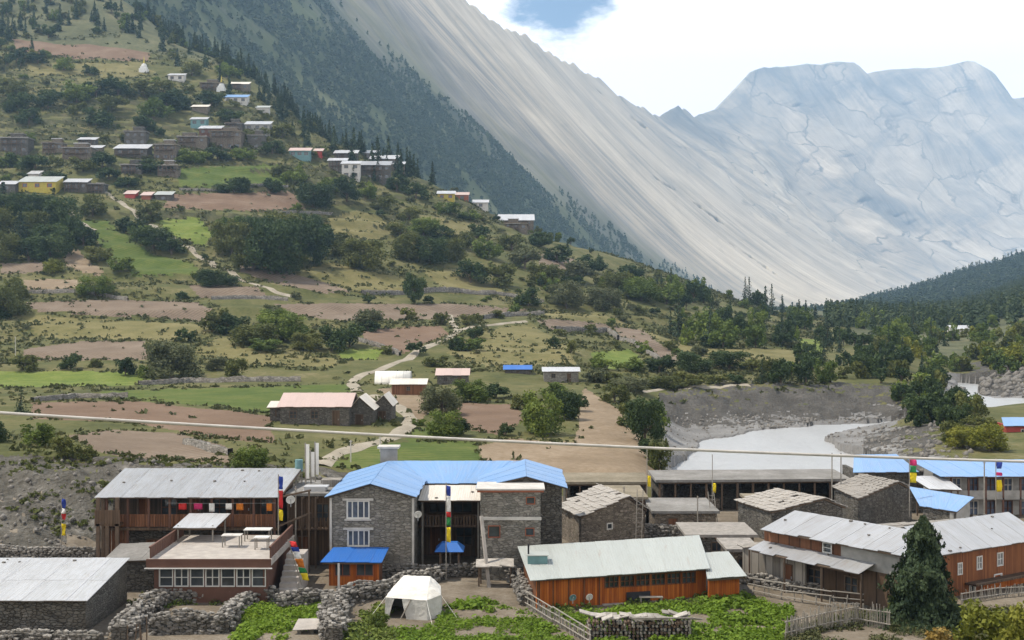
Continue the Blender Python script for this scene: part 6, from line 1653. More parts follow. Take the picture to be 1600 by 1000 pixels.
# polytunnel
g = gpt(613, 600); s = g.y / FPX; rt = thing('polytunnel', (g.x, g.y, g.z), 'white plastic polytunnel beside the upper footpath', 'greenhouse')
L_, r_ = 56 * s, 1.9; n = 14; V = []; F = []
for i in range(2):
    for k in range(n + 1):
        a = math.pi * k / n; V.append((-L_ / 2 + L_ * i, -r_ * math.cos(a) + r_, 2.3 * math.sin(a) - .15))
F = [(k, k + 1, n + 2 + k, n + 1 + k) for k in range(n)]
o = link('cover', mesh_np('cover', V, F, [M['canvas']], smooth=True), rt); sm = o.modifiers.new('t', 'SOLIDIFY'); sm.thickness = .03
for i in range(2):
    me = bpy.data.meshes.new('end_wall'); me.from_pydata([V[i * (n + 1) + k] for k in range(n + 1)], [], [tuple(range(n + 1))]); me.materials.append(M['canvas_shaded']); link('end_wall', me, rt)
for i in range(6):
    mb = MB(); pts = [(g.x - L_ / 2 + L_ * i / 5, g.y - (r_ + .02) * math.cos(math.pi * k / n) + r_, g.z + 2.33 * math.sin(math.pi * k / n) - .15) for k in range(n + 1)]
    mb.tube(pts, .03, 4); mb.build('hoop', M['metal_grey'], rt)
mid_house('field_hut', 'brown plank hut with a pale roof below the polytunnel', 612, 664, 617, 600, 591, 'roof_cream', 'wood_red', 4.5, 1, cat='hut', sheets=4)
mid_house('field_hut', 'small hut with a pink tin roof above the footpath bend', 683, 731, 601, 586, 575, 'roof_pink', 'stone_dark', 4.5, 2, cat='hut', sheets=4)
mid_house('field_hut', 'low blue-roofed store in the dry meadow', 789, 829, 584, 577, 570, 'roof_blue', 'stone_dark', 4, 1, cat='hut', sheets=4)
mid_house('field_hut', 'long low stone hut with a white roof above the sandy field', 850, 904, 598, 580, 573, 'roof_bright', 'stone_grey', 5, 2, cat='hut', sheets=5)
mid_house('valley_house', 'white house with a white roof in the far valley wood', 1488, 1520, 521, 514, 508, 'roof_bright', 'plaster', 7, 2, cat='house', sheets=4)
mid_house('valley_house', 'small white roofed house among trees beside the far river', 1452, 1470, 612, 607, 603, 'roof_bright', 'plaster_grey', 4, 1, cat='house', sheets=2)

# ------------------------------------------------------------------ upper village
UP = [  # px centre, foot row, width, height (photo pixels), roof, wall, words
 (58, 301, 66, 20, 'roof_green', 'paint_yellow', 'yellow house with a pale green roof', 3), (10, 303, 30, 18, 'roof_bright', 'stone_dark', 'grey stone house beside the yellow house', 1), (118, 300, 40, 18, 'roof_bright', 'stone_dark', 'stone house with a white roof right of the yellow house', 2), (150, 301, 30, 15, 'earth_roof', 'stone_dark', 'dark flat house at the end of the yellow house row', 1),
 (52, 279, 18, 8, 'roof_bright', 'plaster', 'tiny white roofed store above the yellow house', 0),
 (204, 246, 58, 16, 'roof_bright', 'stone_dark', 'long stone house with a white roof edge', 3), (211, 226, 38, 24, 'earth_roof', 'stone_dark', 'tall dark stone house with open upper floor', 3), (120, 250, 52, 22, 'earth_roof', 'stone_brown', 'broad old stone house left of the white roofed one', 2), (135, 232, 30, 16, 'roof_bright', 'stone_dark', 'small stone house with a white patched roof', 1), (148, 240, 22, 10, 'roof_bright', 'stone_brown', 'low hut with a bright white roof', 0), (22, 238, 50, 26, 'earth_roof', 'stone_dark', 'old flat roofed stone house at the village edge', 2), (82, 240, 36, 18, 'earth_roof', 'stone_brown', 'low brown stone house at the village edge', 1), (205, 272, 36, 16, 'earth_roof', 'stone_dark', 'dark stone house below the long white roof', 1), (258, 250, 40, 28, 'earth_brown', 'stone_brown', 'tall brown stone house among bushes', 2), (262, 276, 36, 20, 'earth_brown', 'stone_brown', 'ruined brown stone house above the green field', 1),
 (310, 202, 28, 18, 'roof_bright', 'paint_teal', 'teal house with a white roof', 2), (328, 216, 38, 18, 'roof_bright', 'paint_brown', 'brown house with a white roof below the teal one', 2), (300, 230, 52, 18, 'earth_roof', 'stone_brown', 'long pale stone house below the brown one', 2), (352, 232, 56, 32, 'earth_brown', 'stone_brown', 'large brown stone house with several storeys', 4), (400, 232, 30, 24, 'earth_roof', 'stone_dark', 'narrow dark stone house', 1),
 (402, 206, 44, 14, 'roof_bright', 'plaster_grey', 'pale grey house with white roof near the ridge', 2), (365, 205, 30, 14, 'earth_roof', 'stone_dark', 'dark flat house behind the brown ones', 1), (368, 162, 40, 12, 'roof_lightblue', 'plaster', 'white house with a blue roof high in the village', 2), (312, 176, 28, 10, 'roof_cream', 'stone_brown', 'low hut with a cream roof', 0), (275, 127, 28, 11, 'roof_bright', 'plaster', 'white house at the top of the village', 2), (330, 140, 40, 12, 'earth_brown', 'stone_brown', 'low stone house with a brown roof at the top', 1), (372, 140, 36, 10, 'roof_cream', 'stone_brown', 'cream roofed house near the ridge line', 1), (410, 176, 22, 9, 'roof_green', 'plaster', 'little house with a pale green roof by the ridge', 0),
 (468, 250, 36, 17, 'roof_pink', 'paint_teal', 'house with a red-pink roof and pale teal front', 2), (497, 246, 14, 12, 'roof_pink', 'paint_red', 'tiny red hut beside the pale teal house', 0),
 (527, 268, 32, 20, 'roof_bright', 'stone_grey', 'grey stone house at the left of the large cluster', 1), (548, 278, 32, 26, 'roof_bright', 'plaster', 'white walled house in the large cluster', 2), (586, 280, 52, 26, 'roof_white', 'stone_dark', 'wide stone house with dark open galleries', 5), (600, 262, 50, 16, 'roof_bright', 'stone_brown', 'stone house with a white roof behind the galleries', 2), (620, 270, 26, 16, 'roof_bright', 'stone_brown', 'small stone house at the right end of the cluster', 1), (540, 250, 40, 12, 'roof_bright', 'stone_dark', 'low house with patched white roof at the back of the cluster', 1), (575, 248, 34, 10, 'roof_white', 'stone_dark', 'low white roofed house at the top of the cluster', 1),
 (697, 312, 30, 11, 'roof_bright', 'paint_yellow', 'house with a white roof and orange wall on the spur', 2), (722, 313, 22, 10, 'roof_pink', 'paint_rust', 'rust coloured house next to the orange walled one', 1), (751, 329, 26, 15, 'roof_bright', 'plaster', 'small white house on the spur', 1), (803, 345, 70, 10, 'roof_bright', 'stone_brown', 'long white roofed house at the end of the spur', 4), (806, 358, 40, 10, 'earth_brown', 'stone_brown', 'low stone building under the long white roof', 1),
 (255, 313, 28, 10, 'roof_green', 'stone_dark', 'hut with a dull green roof beside the reddish field', 1), (203, 310, 18, 8, 'roof_pink', 'paint_red', 'tiny red hut by the steps', 0), (228, 312, 16, 8, 'roof_pink', 'paint_rust', 'tiny rust coloured hut by the steps', 0)]
for (px, base, w, h, rm, wm, lab, nw) in UP:
    if w > 34: nw = max(nw, 3)
    g = gpt(px, base); D = g.y; s = D / FPX; w *= .88; h *= .82
    x0, x1 = g.x - w * s / 2, g.x + w * s / 2; zt = g.z + h * s; dp = min(9, max(4.0, w * s * .55))
    flat = rm.startswith('earth')
    rt = thing('village_house', (g.x, D, g.z), lab + ' in the upper village', 'house', 'houses of the upper village', R.uniform(-.06, .06) * 0)
    zlow = min(gz(x0, D), gz(x1, D), g.z) - 1.5
    A, B = (x0, D), (x1, D); l = x1 - x0
    ops = []
    two = h * s > 4.6
    for i in range(nw):
        c = l * (i + .5) / nw; ww = min(.85, l / nw * .33)
        ops.append((c - ww, c + ww, zt - 1.85, zt - .45))
        if two: ops.append((c - ww * 1.1, c + ww * 1.1, g.z + .4, g.z + 1.9))
    wall(rt, A, B, zlow, zt, M[wm], .35, ops)
    if l > 6 and wm.startswith('stone') and R.random() < .75:        # timber gallery with posts in front of the upper floor
        ga, gb = x0 + l * .08, x0 + l * R.uniform(.6, .92)
        mb = MB(); mb.box(ga, gb, D - 1.3, D - .01, zt - 2.25, zt - 2.1); mb.build('gallery_floor', M['timber'], rt)
        for k in range(5): xx = ga + (gb - ga) * k / 4; mb = MB(); mb.box(xx - .09, xx + .09, D - 1.28, D - 1.1, zlow, zt - .05); mb.build('post', M['timber'], rt)
        mb = MB(); mb.box(ga, gb, D - 1.27, D - 1.2, zt - 1.45, zt - 1.3); mb.build('railing', M['timber'], rt)
        mb = MB(); mb.box(ga - .2, gb + .2, D - 1.6, D - .01, zt - .045, zt - .004); mb.build('gallery_roof', M[R.choice(['earth_roof', 'timber', 'roof_bright'])], rt)
    fr = {'paint_yellow': 'paint_red', 'plaster': 'timber'}.get(wm, 'timber')
    for o in ops: window(rt, A, B, *o, M[fr], 1, 1, t=.1)
    wall(rt, B, (x1, D + dp), zlow, zt, M[wm], .35); wall(rt, (x0, D + dp), A, zlow, zt, M[wm], .35); wall(rt, (x1, D + dp), (x0, D + dp), zlow, zt, M[wm], .35)
    if flat:
        mb = MB(); mb.box(x0 - .4, x1 + .4, D - .5, D + dp + .3, zt + .003, zt + .35); mb.build('roof', M[rm], rt)
        mb = MB()                                     # firewood and parapet stones along the edge
        for k in range(int(l / 1.2) + 1): mb.box(x0 - .3 + k * 1.2, x0 + .75 + k * 1.2 if x0 + .75 + k * 1.2 < x1 else x1, D - .4, D + .1, zt + .353, zt + R.uniform(.45, .8))
        mb.build('parapet', M[R.choice(['stone_brown', 'timber', 'slate'])], rt)
        if l > 5 and R.random() < .7:
            xa = x0 + R.uniform(.1, .4) * l
            mb = MB(); mb.box(xa, xa + l * .45, D + dp * .5, D + dp, zt + .353, zt + 2.2); mb.build('upper_room', M[wm], rt)
            mb = MB(); mb.box(xa - .3, xa + l * .45 + .3, D + dp * .5 - .3, D + dp + .2, zt + 2.203, zt + 2.45); mb.build('upper_roof', M[R.choice(['earth_roof', 'roof_bright'])], rt)
    else:
        roof(rt, (x0 - .5, D - .6, zt + .02), (x1 + .5, D - .6, zt + .02), (x1 + .5, D + dp + .4, zt + .02 + (dp + 1) * .34), (x0 - .5, D + dp + .4, zt + .02 + (dp + 1) * .34), M[rm], max(2, int(l / 1.6)), 1)
        mb = MB(); z2 = zt + (dp + .9) * .34 - .1
        mb.add([(x1, D, zt), (x1, D + dp, zt), (x1, D + dp, z2), (x1 - .3, D, zt), (x1 - .3, D + dp, zt), (x1 - .3, D + dp, z2)], [(0, 1, 2), (5, 4, 3), (1, 4, 5, 2), (3, 0, 2, 5), (0, 3, 4, 1)])
        mb.build('gable', M[wm], rt)
# whitewashed stupas above the village
for px, py, hp, lab in ((346, 142, 24, 'white stupa with a tapering spire above the upper village'), (225, 112, 24, 'slender white stupa on the terrace above the upper village'), (318, 160, 14, 'small cream stupa among the upper houses')):
    g = gpt(px, py); u = hp * g.y / FPX; rt = thing('stupa', g, lab, 'stupa')
    mb = MB(); mb.box(g.x - u * .26, g.x + u * .26, g.y - u * .26, g.y + u * .26, g.z - .8, g.z + u * .18); mb.box(g.x - u * .2, g.x + u * .2, g.y - u * .2, g.y + u * .2, g.z + u * .181, g.z + u * .3); mb.build('plinth', M['paint_white'], rt)
    mb = MB()
    for k in range(5):
        a0, a1 = k * math.pi / 2 / 5, (k + 1) * math.pi / 2 / 5
        mb.bar((g.x, g.y, g.z + u * (.3 + .25 * math.sin(a0))), (g.x, g.y, g.z + u * (.3 + .25 * math.sin(a1))), u * .2 * math.cos(a0), 12, u * .2 * max(.1, math.cos(a1)))
    mb.build('dome', M['paint_white'], rt, smooth=True)
    mb = MB(); mb.bar((g.x, g.y, g.z + u * .54), (g.x, g.y, g.z + u), u * .07, 8, u * .01); mb.build('spire', M['paint_yellow'], rt)

# ------------------------------------------------------------------ prayer flags, poles, cable
def flag_pole(px, top, bot, D, segs, lab, width=.42, lean=(0, 0), r=.035, zfoot=None):
    t_ = P(px, top, D); b = P(px + lean[0], bot, D)
    rt = thing('prayer_flag', b, lab, 'flag', 'tall prayer flags in the village')
    mb = MB(); mb.bar(b - Vector((0, 0, .4)), t_, r, 6); mb.build('pole', M['timber_grey'], rt)
    for (y0, y1, m) in segs:
        n = 5; V = []; ax = (t_ - b)
        for j in range(n):
            y = y0 + (y1 - y0) * j / (n - 1); f = (bot - y) / (bot - top); c = b + ax * f
            for i in range(4):
                u = i / 3; V.append(tuple(c + Vector((r + width * u, .10 * math.sin(y * .35 + u * 3.0), -.02 * u)) - b))
        F = [(j * 4 + i, j * 4 + i + 1, j * 4 + i + 5, j * 4 + i + 4) for j in range(n - 1) for i in range(3)]
        o = link('flag_panel', mesh_np('flag_panel', V, F, [M['cloth_' + m]], smooth=True), rt); sm = o.modifiers.new('t', 'SOLIDIFY'); sm.thickness = .012
    return rt
flag_pole(96, 774, 868, 85, [(779, 794, 'blue'), (794.5, 802, 'white'), (802.5, 812, 'red'), (818, 836, 'yellow')], 'blue white red and yellow prayer flag in front of the rocky bank', .26)
flag_pole(697, 754, 897, 78.2, [(759, 775, 'blue'), (775.5, 799, 'white'), (799.5, 808, 'red'), (808.5, 821, 'green'), (824, 847, 'yellow')], 'tall striped prayer flag in front of the stone house yard', .26)
flag_pole(435, 741, 840, 79.3, [(744, 764, 'blue'), (766, 794, 'red'), (796, 813, 'yellow')], 'prayer flag at the right end of the timber lodge roof', .26)
flag_pole(450, 843, 912, 73.5, [(846, 854, 'red'), (854.5, 862, 'blue'), (862.5, 872, 'white'), (872.5, 886, 'orange'), (886.5, 895, 'green'), (895.5, 906, 'yellow')], 'leaning prayer flag beside the dining terrace steps', .42, (24, 0))
flag_pole(1011, 700, 792, 98, [(743, 760, 'yellow')], 'prayer flag with only a yellow panel beside the brown shed', .26)
flag_pole(1113, 710, 792, 98, [(755, 770, 'yellow')], 'prayer flag with a yellow end in front of the grey open shed', .26)
flag_pole(1421, 714, 800, 93, [(718, 727, 'magenta'), (727.5, 738, 'green'), (738.5, 754, 'yellow')], 'magenta green and yellow prayer flag beside the tall slate barn', .5)
flag_pole(1556, 716, 800, 92, [(720, 732, 'blue'), (738, 743, 'magenta'), (750, 768, 'yellow')], 'blue and yellow prayer flag in front of the guest house', .42)
for px, top, D, zf, lab in ((1538, 720, 92, -.2, 'bare pole beside the blue and yellow prayer flag'), (1300, 708, 100, -.2, 'thin grey pole in front of the grey open shed'), (1314, 708, 100, -.2, 'thin post standing next to the thin grey pole'), (462, 760, 80.6, -.2, 'tall timber pole beside the timber house front'), (1090, 775, 92, -.2, 'pale post beside the flat roofed lane house'), (975, 760, 99, -.3, 'dark post in the lane behind the slate hut')):
    t_ = P(px, top, D); mb = MB(); mb.bar((t_.x, t_.y, zf - .3), t_, .05, 6)
    rt = thing('pole', (t_.x, t_.y, zf), lab, 'pole'); mb.build('shaft', M['timber_grey'], rt)
    mb = MB(); mb.bar(t_ + Vector((-.12, 0, -.15)), t_ + Vector((.12, 0, -.15)), .03); mb.build('crosspiece', M['timber_grey'], rt)
for px, top, bot, D, lab in ((478, 692, 748, 85.5, 'tallest white banner pole on the flat cluttered roof'), (486, 704, 746, 86.5, 'broad white banner pole on the flat cluttered roof'), (493, 690, 742, 87.5, 'thin white banner pole at the back of the flat cluttered roof')):
    b = P(px, bot, D); t_ = P(px - 1, top, D); b.z = min(b.z, 4.95)
    rt = thing('banner_pole', b, lab, 'pole', 'white banner poles on the flat roof'); mb = MB(); mb.bar(b, t_, .05, 6); mb.build('pole', M['timber_grey'], rt)
    mb = MB(); mb.box(t_.x + .05, t_.x + .28, t_.y - .02, t_.y + .02, b.z + .5, t_.z - .1); mb.build('banner', M['canvas'], rt)
b = P(467, 724, 87); b.z = 4.95; rt = thing('water_drum', b, 'blue plastic water drum on a stand on the flat cluttered roof', 'drum')
mb = MB(); mb.bar((b.x, b.y, 5.75), (b.x, b.y, 6.6), .28, 14); mb.build('drum_body', M['paint_teal'], rt)
for q in ((-.2, -.2), (.2, -.2), (.2, .2), (-.2, .2)): mb = MB(); mb.bar((b.x + q[0], b.y + q[1], 4.94), (b.x + q[0], b.y + q[1], 5.76), .03); mb.build('leg', M['timber_grey'], rt)
for x, y, w, d_, h, m, lab in ((-13.4, 83.2, 1.5, 1.0, .35, 'roof_bright', 'stack of white tin sheets on the flat cluttered roof'), (-12.7, 85.5, 1.2, 1.2, .5, 'wood_grey', 'pile of planks on the flat cluttered roof')):
    rt = thing('material_stack', (x, y, 4.95), lab, 'pile')
    for k in range(4):
        mb = MB(); mb.box(x - w / 2 + R.uniform(-.1, .1), x + w / 2 + R.uniform(-.1, .1), y - d_ / 2, y + d_ / 2, 4.95 + k * h / 4, 4.95 + (k + .9) * h / 4); mb.build('layer', M[m], rt)
# posts standing in the field behind the blue roof
for px, top, bot, lab in ((548, 688, 722, 'white post in the green field behind the blue roof'), (594, 682, 706, 'short white post beside the footpath'), (24, 526, 566, 'white post beside the crop strip'), (233, 540, 590, 'thin grey post beside the grey willow')):
    g = gpt(px, bot); t_ = P(px, top, g.y); rt = thing('post', g, lab, 'post'); mb = MB(); mb.bar(g - Vector((0, 0, .4)), t_, .06, 6); mb.build('shaft', M['plaster'], rt)
    mb = MB(); mb.bar(t_ - Vector((.15, 0, .1)), t_ + Vector((.15, 0, -.1)), .04); mb.build('crosspiece', M['plaster'], rt)
# heavy pale cable slung across the valley, with its two poles out of view
a, b = P(-170, 634, 27), P(1790, 726, 34)
pts = [];
for i in range(41):
    t_ = i / 40; p = a.lerp(b, t_); p.z -= 4 * t_ * (1 - t_) * .17; pts.append(p)
mb = MB(); mb.sweep(pts, .036, 8)
tag(mb.build('overhead_cable', M['plaster'], smooth=True), 'thick pale overhead cable crossing in front of the fields', 'cable')
for p, lab in ((a, 'timber pole carrying the left end of the pale cable'), (b, 'timber pole carrying the right end of the pale cable')):
    rt = thing('cable_pole', (p.x, p.y, gz(p.x, p.y)), lab, 'pole'); mb = MB(); mb.bar((p.x, p.y, gz(p.x, p.y) - .5), (p.x, p.y, p.z + .3), .13, 10, .1); mb.build('shaft', M['timber'], rt)
    mb = MB(); mb.bar(p - Vector((0, 0, .05)), p + Vector((0, 0, .12)), .07, 8); mb.build('insulator', M['paint_white'], rt)

# ------------------------------------------------------------------ foreground: rubble walls, tent, fences, woodpile, crops
def gz0(px, py): D = cast(px, py); return Vector(((px - 800) / FPX * D, D, 0))
def rubble_wall(pix, hgt, th, lab, size=.34, spread=.0, pale=.35, cap=290):
    pts = [gz0(*p) for p in pix]
    c = sum(pts, Vector()) / len(pts); rt = thing('dry_stone_wall', (c.x, c.y, 0), lab, 'wall', 'rubble walls in front of the houses')
    seg = [(a, b, (b - a).length) for a, b in zip(pts[:-1], pts[1:])]; tot = sum(s[2] for s in seg)
    # inner fill so that no light passes
    mb = MB()
    for a, b, l in seg:
        d, _ = wall_dir(a, b); mb.wbox(a, d, -.1, l + .1, -.3, hgt * .72, -th * .5 + .12, th * .5 - .12)
    mb.build('core', M['stone_dark'], rt)
    rows = max(2, int(hgt / (size * .55))); per = max(4, int(tot / (size * .8)))
    todo = []
    for r in range(rows + 1):
        for k in range(per):
            s = (k + R.uniform(0, 1)) / per * tot; q = s
            for a, b, l in seg:
                if q <= l: break
                q -= l
            d, l = wall_dir(a, b); q = min(q, l)
            hh = hgt * (.75 + .4 * float(vnoise(s * .6, 3.0, 7)))
            z = (r + .3) / (rows + .4) * hh
            sides = (-1, 1) if r < rows else (0,)
            for sd in sides:
                if sd == 1 and R.random() < .35: continue
                off = sd * (th * .5 - size * .3) + R.uniform(-.08, .08) + (R.uniform(-spread, spread))
                w = size * R.uniform(.65, 1.35)
                todo.append((R.choice(STONES_P if R.random() < pale + (.3 if r == rows else 0) else STONES), Vector((a.x + d[0] * q + d[1] * off - c.x, a.y + d[1] * q - d[0] * off - c.y, z)),
                    (w, w * R.uniform(.6, .9), w * R.uniform(.42, .7)), (R.uniform(-.25, .25), R.uniform(-.25, .25), math.atan2(d[1], d[0]) + R.uniform(-.5, .5))))
    R.shuffle(todo); todo.sort(key=lambda q: q[1].y - q[2][0])
    for me, lc, sc_, ro in todo[:cap]:
        o = link('stone', me, rt); o.location = lc; o.scale = sc_; o.rotation_euler = ro
    if len(todo) > cap:              # the smaller and hidden ones joined
        V = []; F = []
        from mathutils import Euler
        for me, lc, sc_, ro in todo[cap:]:
            mt = Matrix.LocRotScale(lc, Euler(ro), Vector(sc_)); b = len(V)
            V += [tuple(mt @ v.co) for v in me.vertices]; F += [tuple(i + b for i in p.vertices) for p in me.polygons]
        m3 = bpy.data.meshes.new('small_stones'); m3.from_pydata(V, [], F); m3.materials.append(M['rubble']); tag(link('small_stones', m3, rt), kind='stuff')
    return rt
rubble_wall([(432, 940), (335, 938), (250, 944)], .95, .8, 'rubble wall between the dining terrace and the crop patch', 0.28, .12)
rubble_wall([(250, 944), (222, 965), (186, 1000)], 1.0, 1.0, 'rubble wall running down beside the tin roofed shed', 0.28, .25)
rubble_wall([(236, 992), (300, 990), (348, 988)], 1.15, .7, 'front wall of the small stone enclosure', 0.26, .05, .25)
rubble_wall([(350, 988), (366, 960), (392, 945)], .9, .8, 'rubble wall between the stone enclosure and the crop patch', 0.27, .15)
rubble_wall([(432, 950), (480, 948), (520, 944)], .9, .7, 'low rubble wall in front of the brown kiosk', 0.27, .1)
rubble_wall([(522, 1005), (520, 975), (528, 948)], 1.15, 1.1, 'broad collapsed rubble wall beside the crop patch', 0.3, .3)
rubble_wall([(528, 948), (560, 938), (605, 930)], 1.05, .9, 'rubble wall behind the white tent', 0.28, .2)
rubble_wall([(605, 928), (650, 915), (690, 906)], .9, .7, 'rubble wall running up to the stone house yard', 0.27, .1)
rubble_wall([(-10, 1004), (80, 1002), (155, 1003)], .55, .9, 'low heap of pale stones below the tin roofed shed', 0.27, .2, .7)
rubble_wall([(590, 905), (680, 902), (770, 899)], .8, .6, 'retaining wall along the stone house yard', 0.25, .03, .1)
rubble_wall([(-30, 873), (60, 873), (156, 871)], .85, .6, 'straight low wall below the rocky bank', 0.25, .03, .5)
rubble_wall([(1160, 912), (1240, 925), (1300, 930)], .7, .6, 'low wall in front of the plank shed', 0.25, .1, .3)
rubble_wall([(800, 905), (815, 930), (822, 948)], .8, .7, 'stone wall end beside the orange lodge', 0.27, .15, .2)
rubble_wall([(930, 838), (1000, 842), (1070, 840)], 1.0, .6, 'lane wall behind the pale green roof', 0.27, .05, .3)
rubble_wall([(1040, 828), (1100, 830), (1150, 838)], .9, .6, 'lane wall in front of the flat roofed house', 0.27, .08, .3)
# loose stones on the rocky bank, in the riverbed and on the scarp foot
def scree(name, px0, px1, D0, D1, n, smin, smax, cond, seed):
    rr = np.random.default_rng(seed); bm = bmesh.new(); bmesh.ops.create_icosphere(bm, subdivisions=1, radius=.55)
    base = np.array([v.co[:] for v in bm.verts]); fc = np.array([[v.index for v in f.verts] for f in bm.faces]); bm.free()
    D = rr.uniform(D0, D1, n); px = rr.uniform(px0, px1, n); X = (px - 800) / FPX * D; Z = ground(X, D)
    ok = cond(px, D, Z); X, D, Z = X[ok], D[ok], Z[ok]; n = len(X)
    s = smin + (smax - smin) * rr.uniform(0, 1, n) ** 4
    V = base[None] * (1 + rr.uniform(-.25, .25, (n, len(base), 1))) * (s[:, None, None] * rr.uniform(.6, 1.2, (n, 1, 3)))
    V = V + np.stack([X, D, Z + s * .1], -1)[:, None, :]
    F = fc[None] + (np.arange(n) * len(base))[:, None, None]
    return tag(link(name, mesh_np(name, V.reshape(-1, 3), F.reshape(-1, 3), [M['rubble']])), kind='stuff')
scree('bank_stones', -40, 560, 86, 103, 1500, .06, .55, lambda p, d, z: (z > .1) & (z < 4.6), 61)
scree('scarp_stones', 1040, 1430, 193, 208, 1100, .10, .7, lambda p, d, z: (z < -.6), 62)
scree('riverbed_stones', 1040, 1420, 114, 198, 2200, .08, .5, lambda p, d, z: (z > -1.95) & (z < .5), 63)
scree('point_stones', 1340, 1520, 118, 180, 1100, .12, .8, lambda p, d, z: z > -1.9, 64)
scree('slope_stones', 1500, 1640, 255, 300, 900, .3, 2.0, lambda p, d, z: z > -1.9, 65)

# white tent
c = gz0(645, 967); rt = thing('tent', c, 'faceted white canvas tent with an open dark entrance', 'tent')
w, dpt = 1.58, 2.8
lo = [(-w, 0), (w * .55, -.35), (w, .4), (w * .95, dpt), (-w * .9, dpt)]
sh = [(-w * .98, .1, 1.15), (w * .5, -.22, 1.05), (w * .98, .45, 1.2), (w * .9, dpt - .2, 1.25), (-w * .85, dpt - .2, 1.2)]
tp = [(-.85, .75, 1.78), (.85, .6, 1.74), (.85, 2.1, 1.9), (-.7, 2.1, 1.95)]
V = [(x, y, -.15) for x, y in lo] + sh + tp
V = [(x + c.x, y + c.y, z) for x, y, z in V]
mb = MB(); mb.add(V, [(1, 2, 7, 6), (2, 3, 8, 7), (3, 4, 9, 8), (4, 0, 5, 9)]); o = mb.build('tent_wall', M['canvas_shaded'], rt); sm = o.modifiers.new('t', 'SOLIDIFY'); sm.thickness = .03
mb = MB(); mb.add(V, [(5, 6, 11, 10), (6, 7, 11), (7, 8, 12, 11), (8, 9, 13, 12), (9, 5, 10, 13), (10, 11, 12, 13)]); o = mb.build('tent_roof', M['canvas'], rt); sm = o.modifiers.new('t', 'SOLIDIFY'); sm.thickness = .03
mb = MB(); a, b_, e, f = Vector(V[0]), Vector(V[1]), Vector(V[6]), Vector(V[5])
mb.add([a.lerp(b_, .52), b_, e, f.lerp(e, .40)], [(0, 1, 2, 3)]); o = mb.build('front_panel', M['canvas_shaded'], rt); sm = o.modifiers.new('t', 'SOLIDIFY'); sm.thickness = .03
mb = MB(); mb.add([a, a.lerp(b_, .06), f.lerp(e, .22), f], [(0, 1, 2, 3)]); o = mb.build('door_flap', M['canvas_shaded'], rt); sm = o.modifiers.new('t', 'SOLIDIFY'); sm.thickness = .03
mb = MB(); mb.bar(a.lerp(b_, .34) + Vector((0, -.1, 0)), f.lerp(e, .62) + Vector((0, -.06, 0)), .035, 6); mb.build('door_pole', M['timber_grey'], rt)

def crease(o, k=.05):
    sb = o.modifiers.new('fine', 'SUBSURF'); sb.subdivision_type = 'SIMPLE'; sb.levels = sb.render_levels = 4
    tx = bpy.data.textures.new('folds', 'CLOUDS'); tx.noise_scale = .55; tx.noise_depth = 3
    dm = o.modifiers.new('folds', 'DISPLACE'); dm.texture = tx; dm.strength = k * 2; dm.mid_level = .5; dm.texture_coords = 'LOCAL'
for ch in rt.children:
    if ch.name.split('.')[0] in ('tent_wall', 'tent_roof', 'front_panel', 'door_flap'): crease(ch)
for a_, b_ in ((V[5], (V[0][0] - .9, V[0][1] - .5, 0)), (V[7], (V[2][0] + .9, V[2][1] - .3, 0)), (V[6], (V[1][0] + .3, V[1][1] - 1.0, 0))):
    mb = MB(); mb.bar(a_, b_, .012, 4); mb.build('guy_rope', M['canvas'], rt)
# fences: every picket its own piece
def picket_fence(pix, hgt, gap, lab, lean=.06, wid=.07, mat='timber_grey', rails=2, jit=.25):
    pts = [gz0(*p) for p in pix]; c = pts[0]
    rt = thing('picket_fence', c, lab, 'fence')
    for a, b in zip(pts[:-1], pts[1:]):
        n = max(2, int((b - a).length / gap)); d = (b - a).normalized()
        for k in range(n):
            p = a.lerp(b, (k + R.uniform(.2, .8)) / n); h = hgt * R.uniform(1 - jit, 1 + jit * .5); t_ = p + Vector((R.uniform(-lean, lean) * 2, R.uniform(-lean, lean) * 2, h))
            mb = MB(); mb.bar(p - Vector((0, 0, .25)), t_, wid * R.uniform(.3, .65), 4, wid * .3); mb.build('picket', M[mat], rt)
        for r in range(rails):
            z = hgt * (.3 + .45 * r); o = Vector((d.y, -d.x, 0)) * .06
            mb = MB(); mb.bar(a + Vector((0, 0, z)) + o, b + Vector((0, 0, z + R.uniform(-.1, .1))) + o, .035, 5); mb.build('rail', M[mat], rt)
    return rt
picket_fence([(1225, 1000), (1290, 985), (1340, 978), (1392, 985)], 1.25, .10, 'dense fence of weathered grey sticks below the conifer', wid=.09)
picket_fence([(1170, 928), (1230, 940), (1300, 950), (1350, 952)], .8, .55, 'log rail fence in front of the long white roofed house', wid=.12, rails=3)
picket_fence([(822, 950), (865, 975), (925, 1010)], .75, .17, 'slanting picket fence beside the orange lodge', wid=.10, rails=3)
picket_fence([(1500, 945), (1560, 935), (1610, 930)], .8, .18, 'low stick fence below the brown lodge', wid=.08)
picket_fence([(190, 1010), (215, 1005), (232, 1002)], 1.1, .35, 'few dark stakes beside the stone enclosure', wid=.12, mat='timber', rails=0)
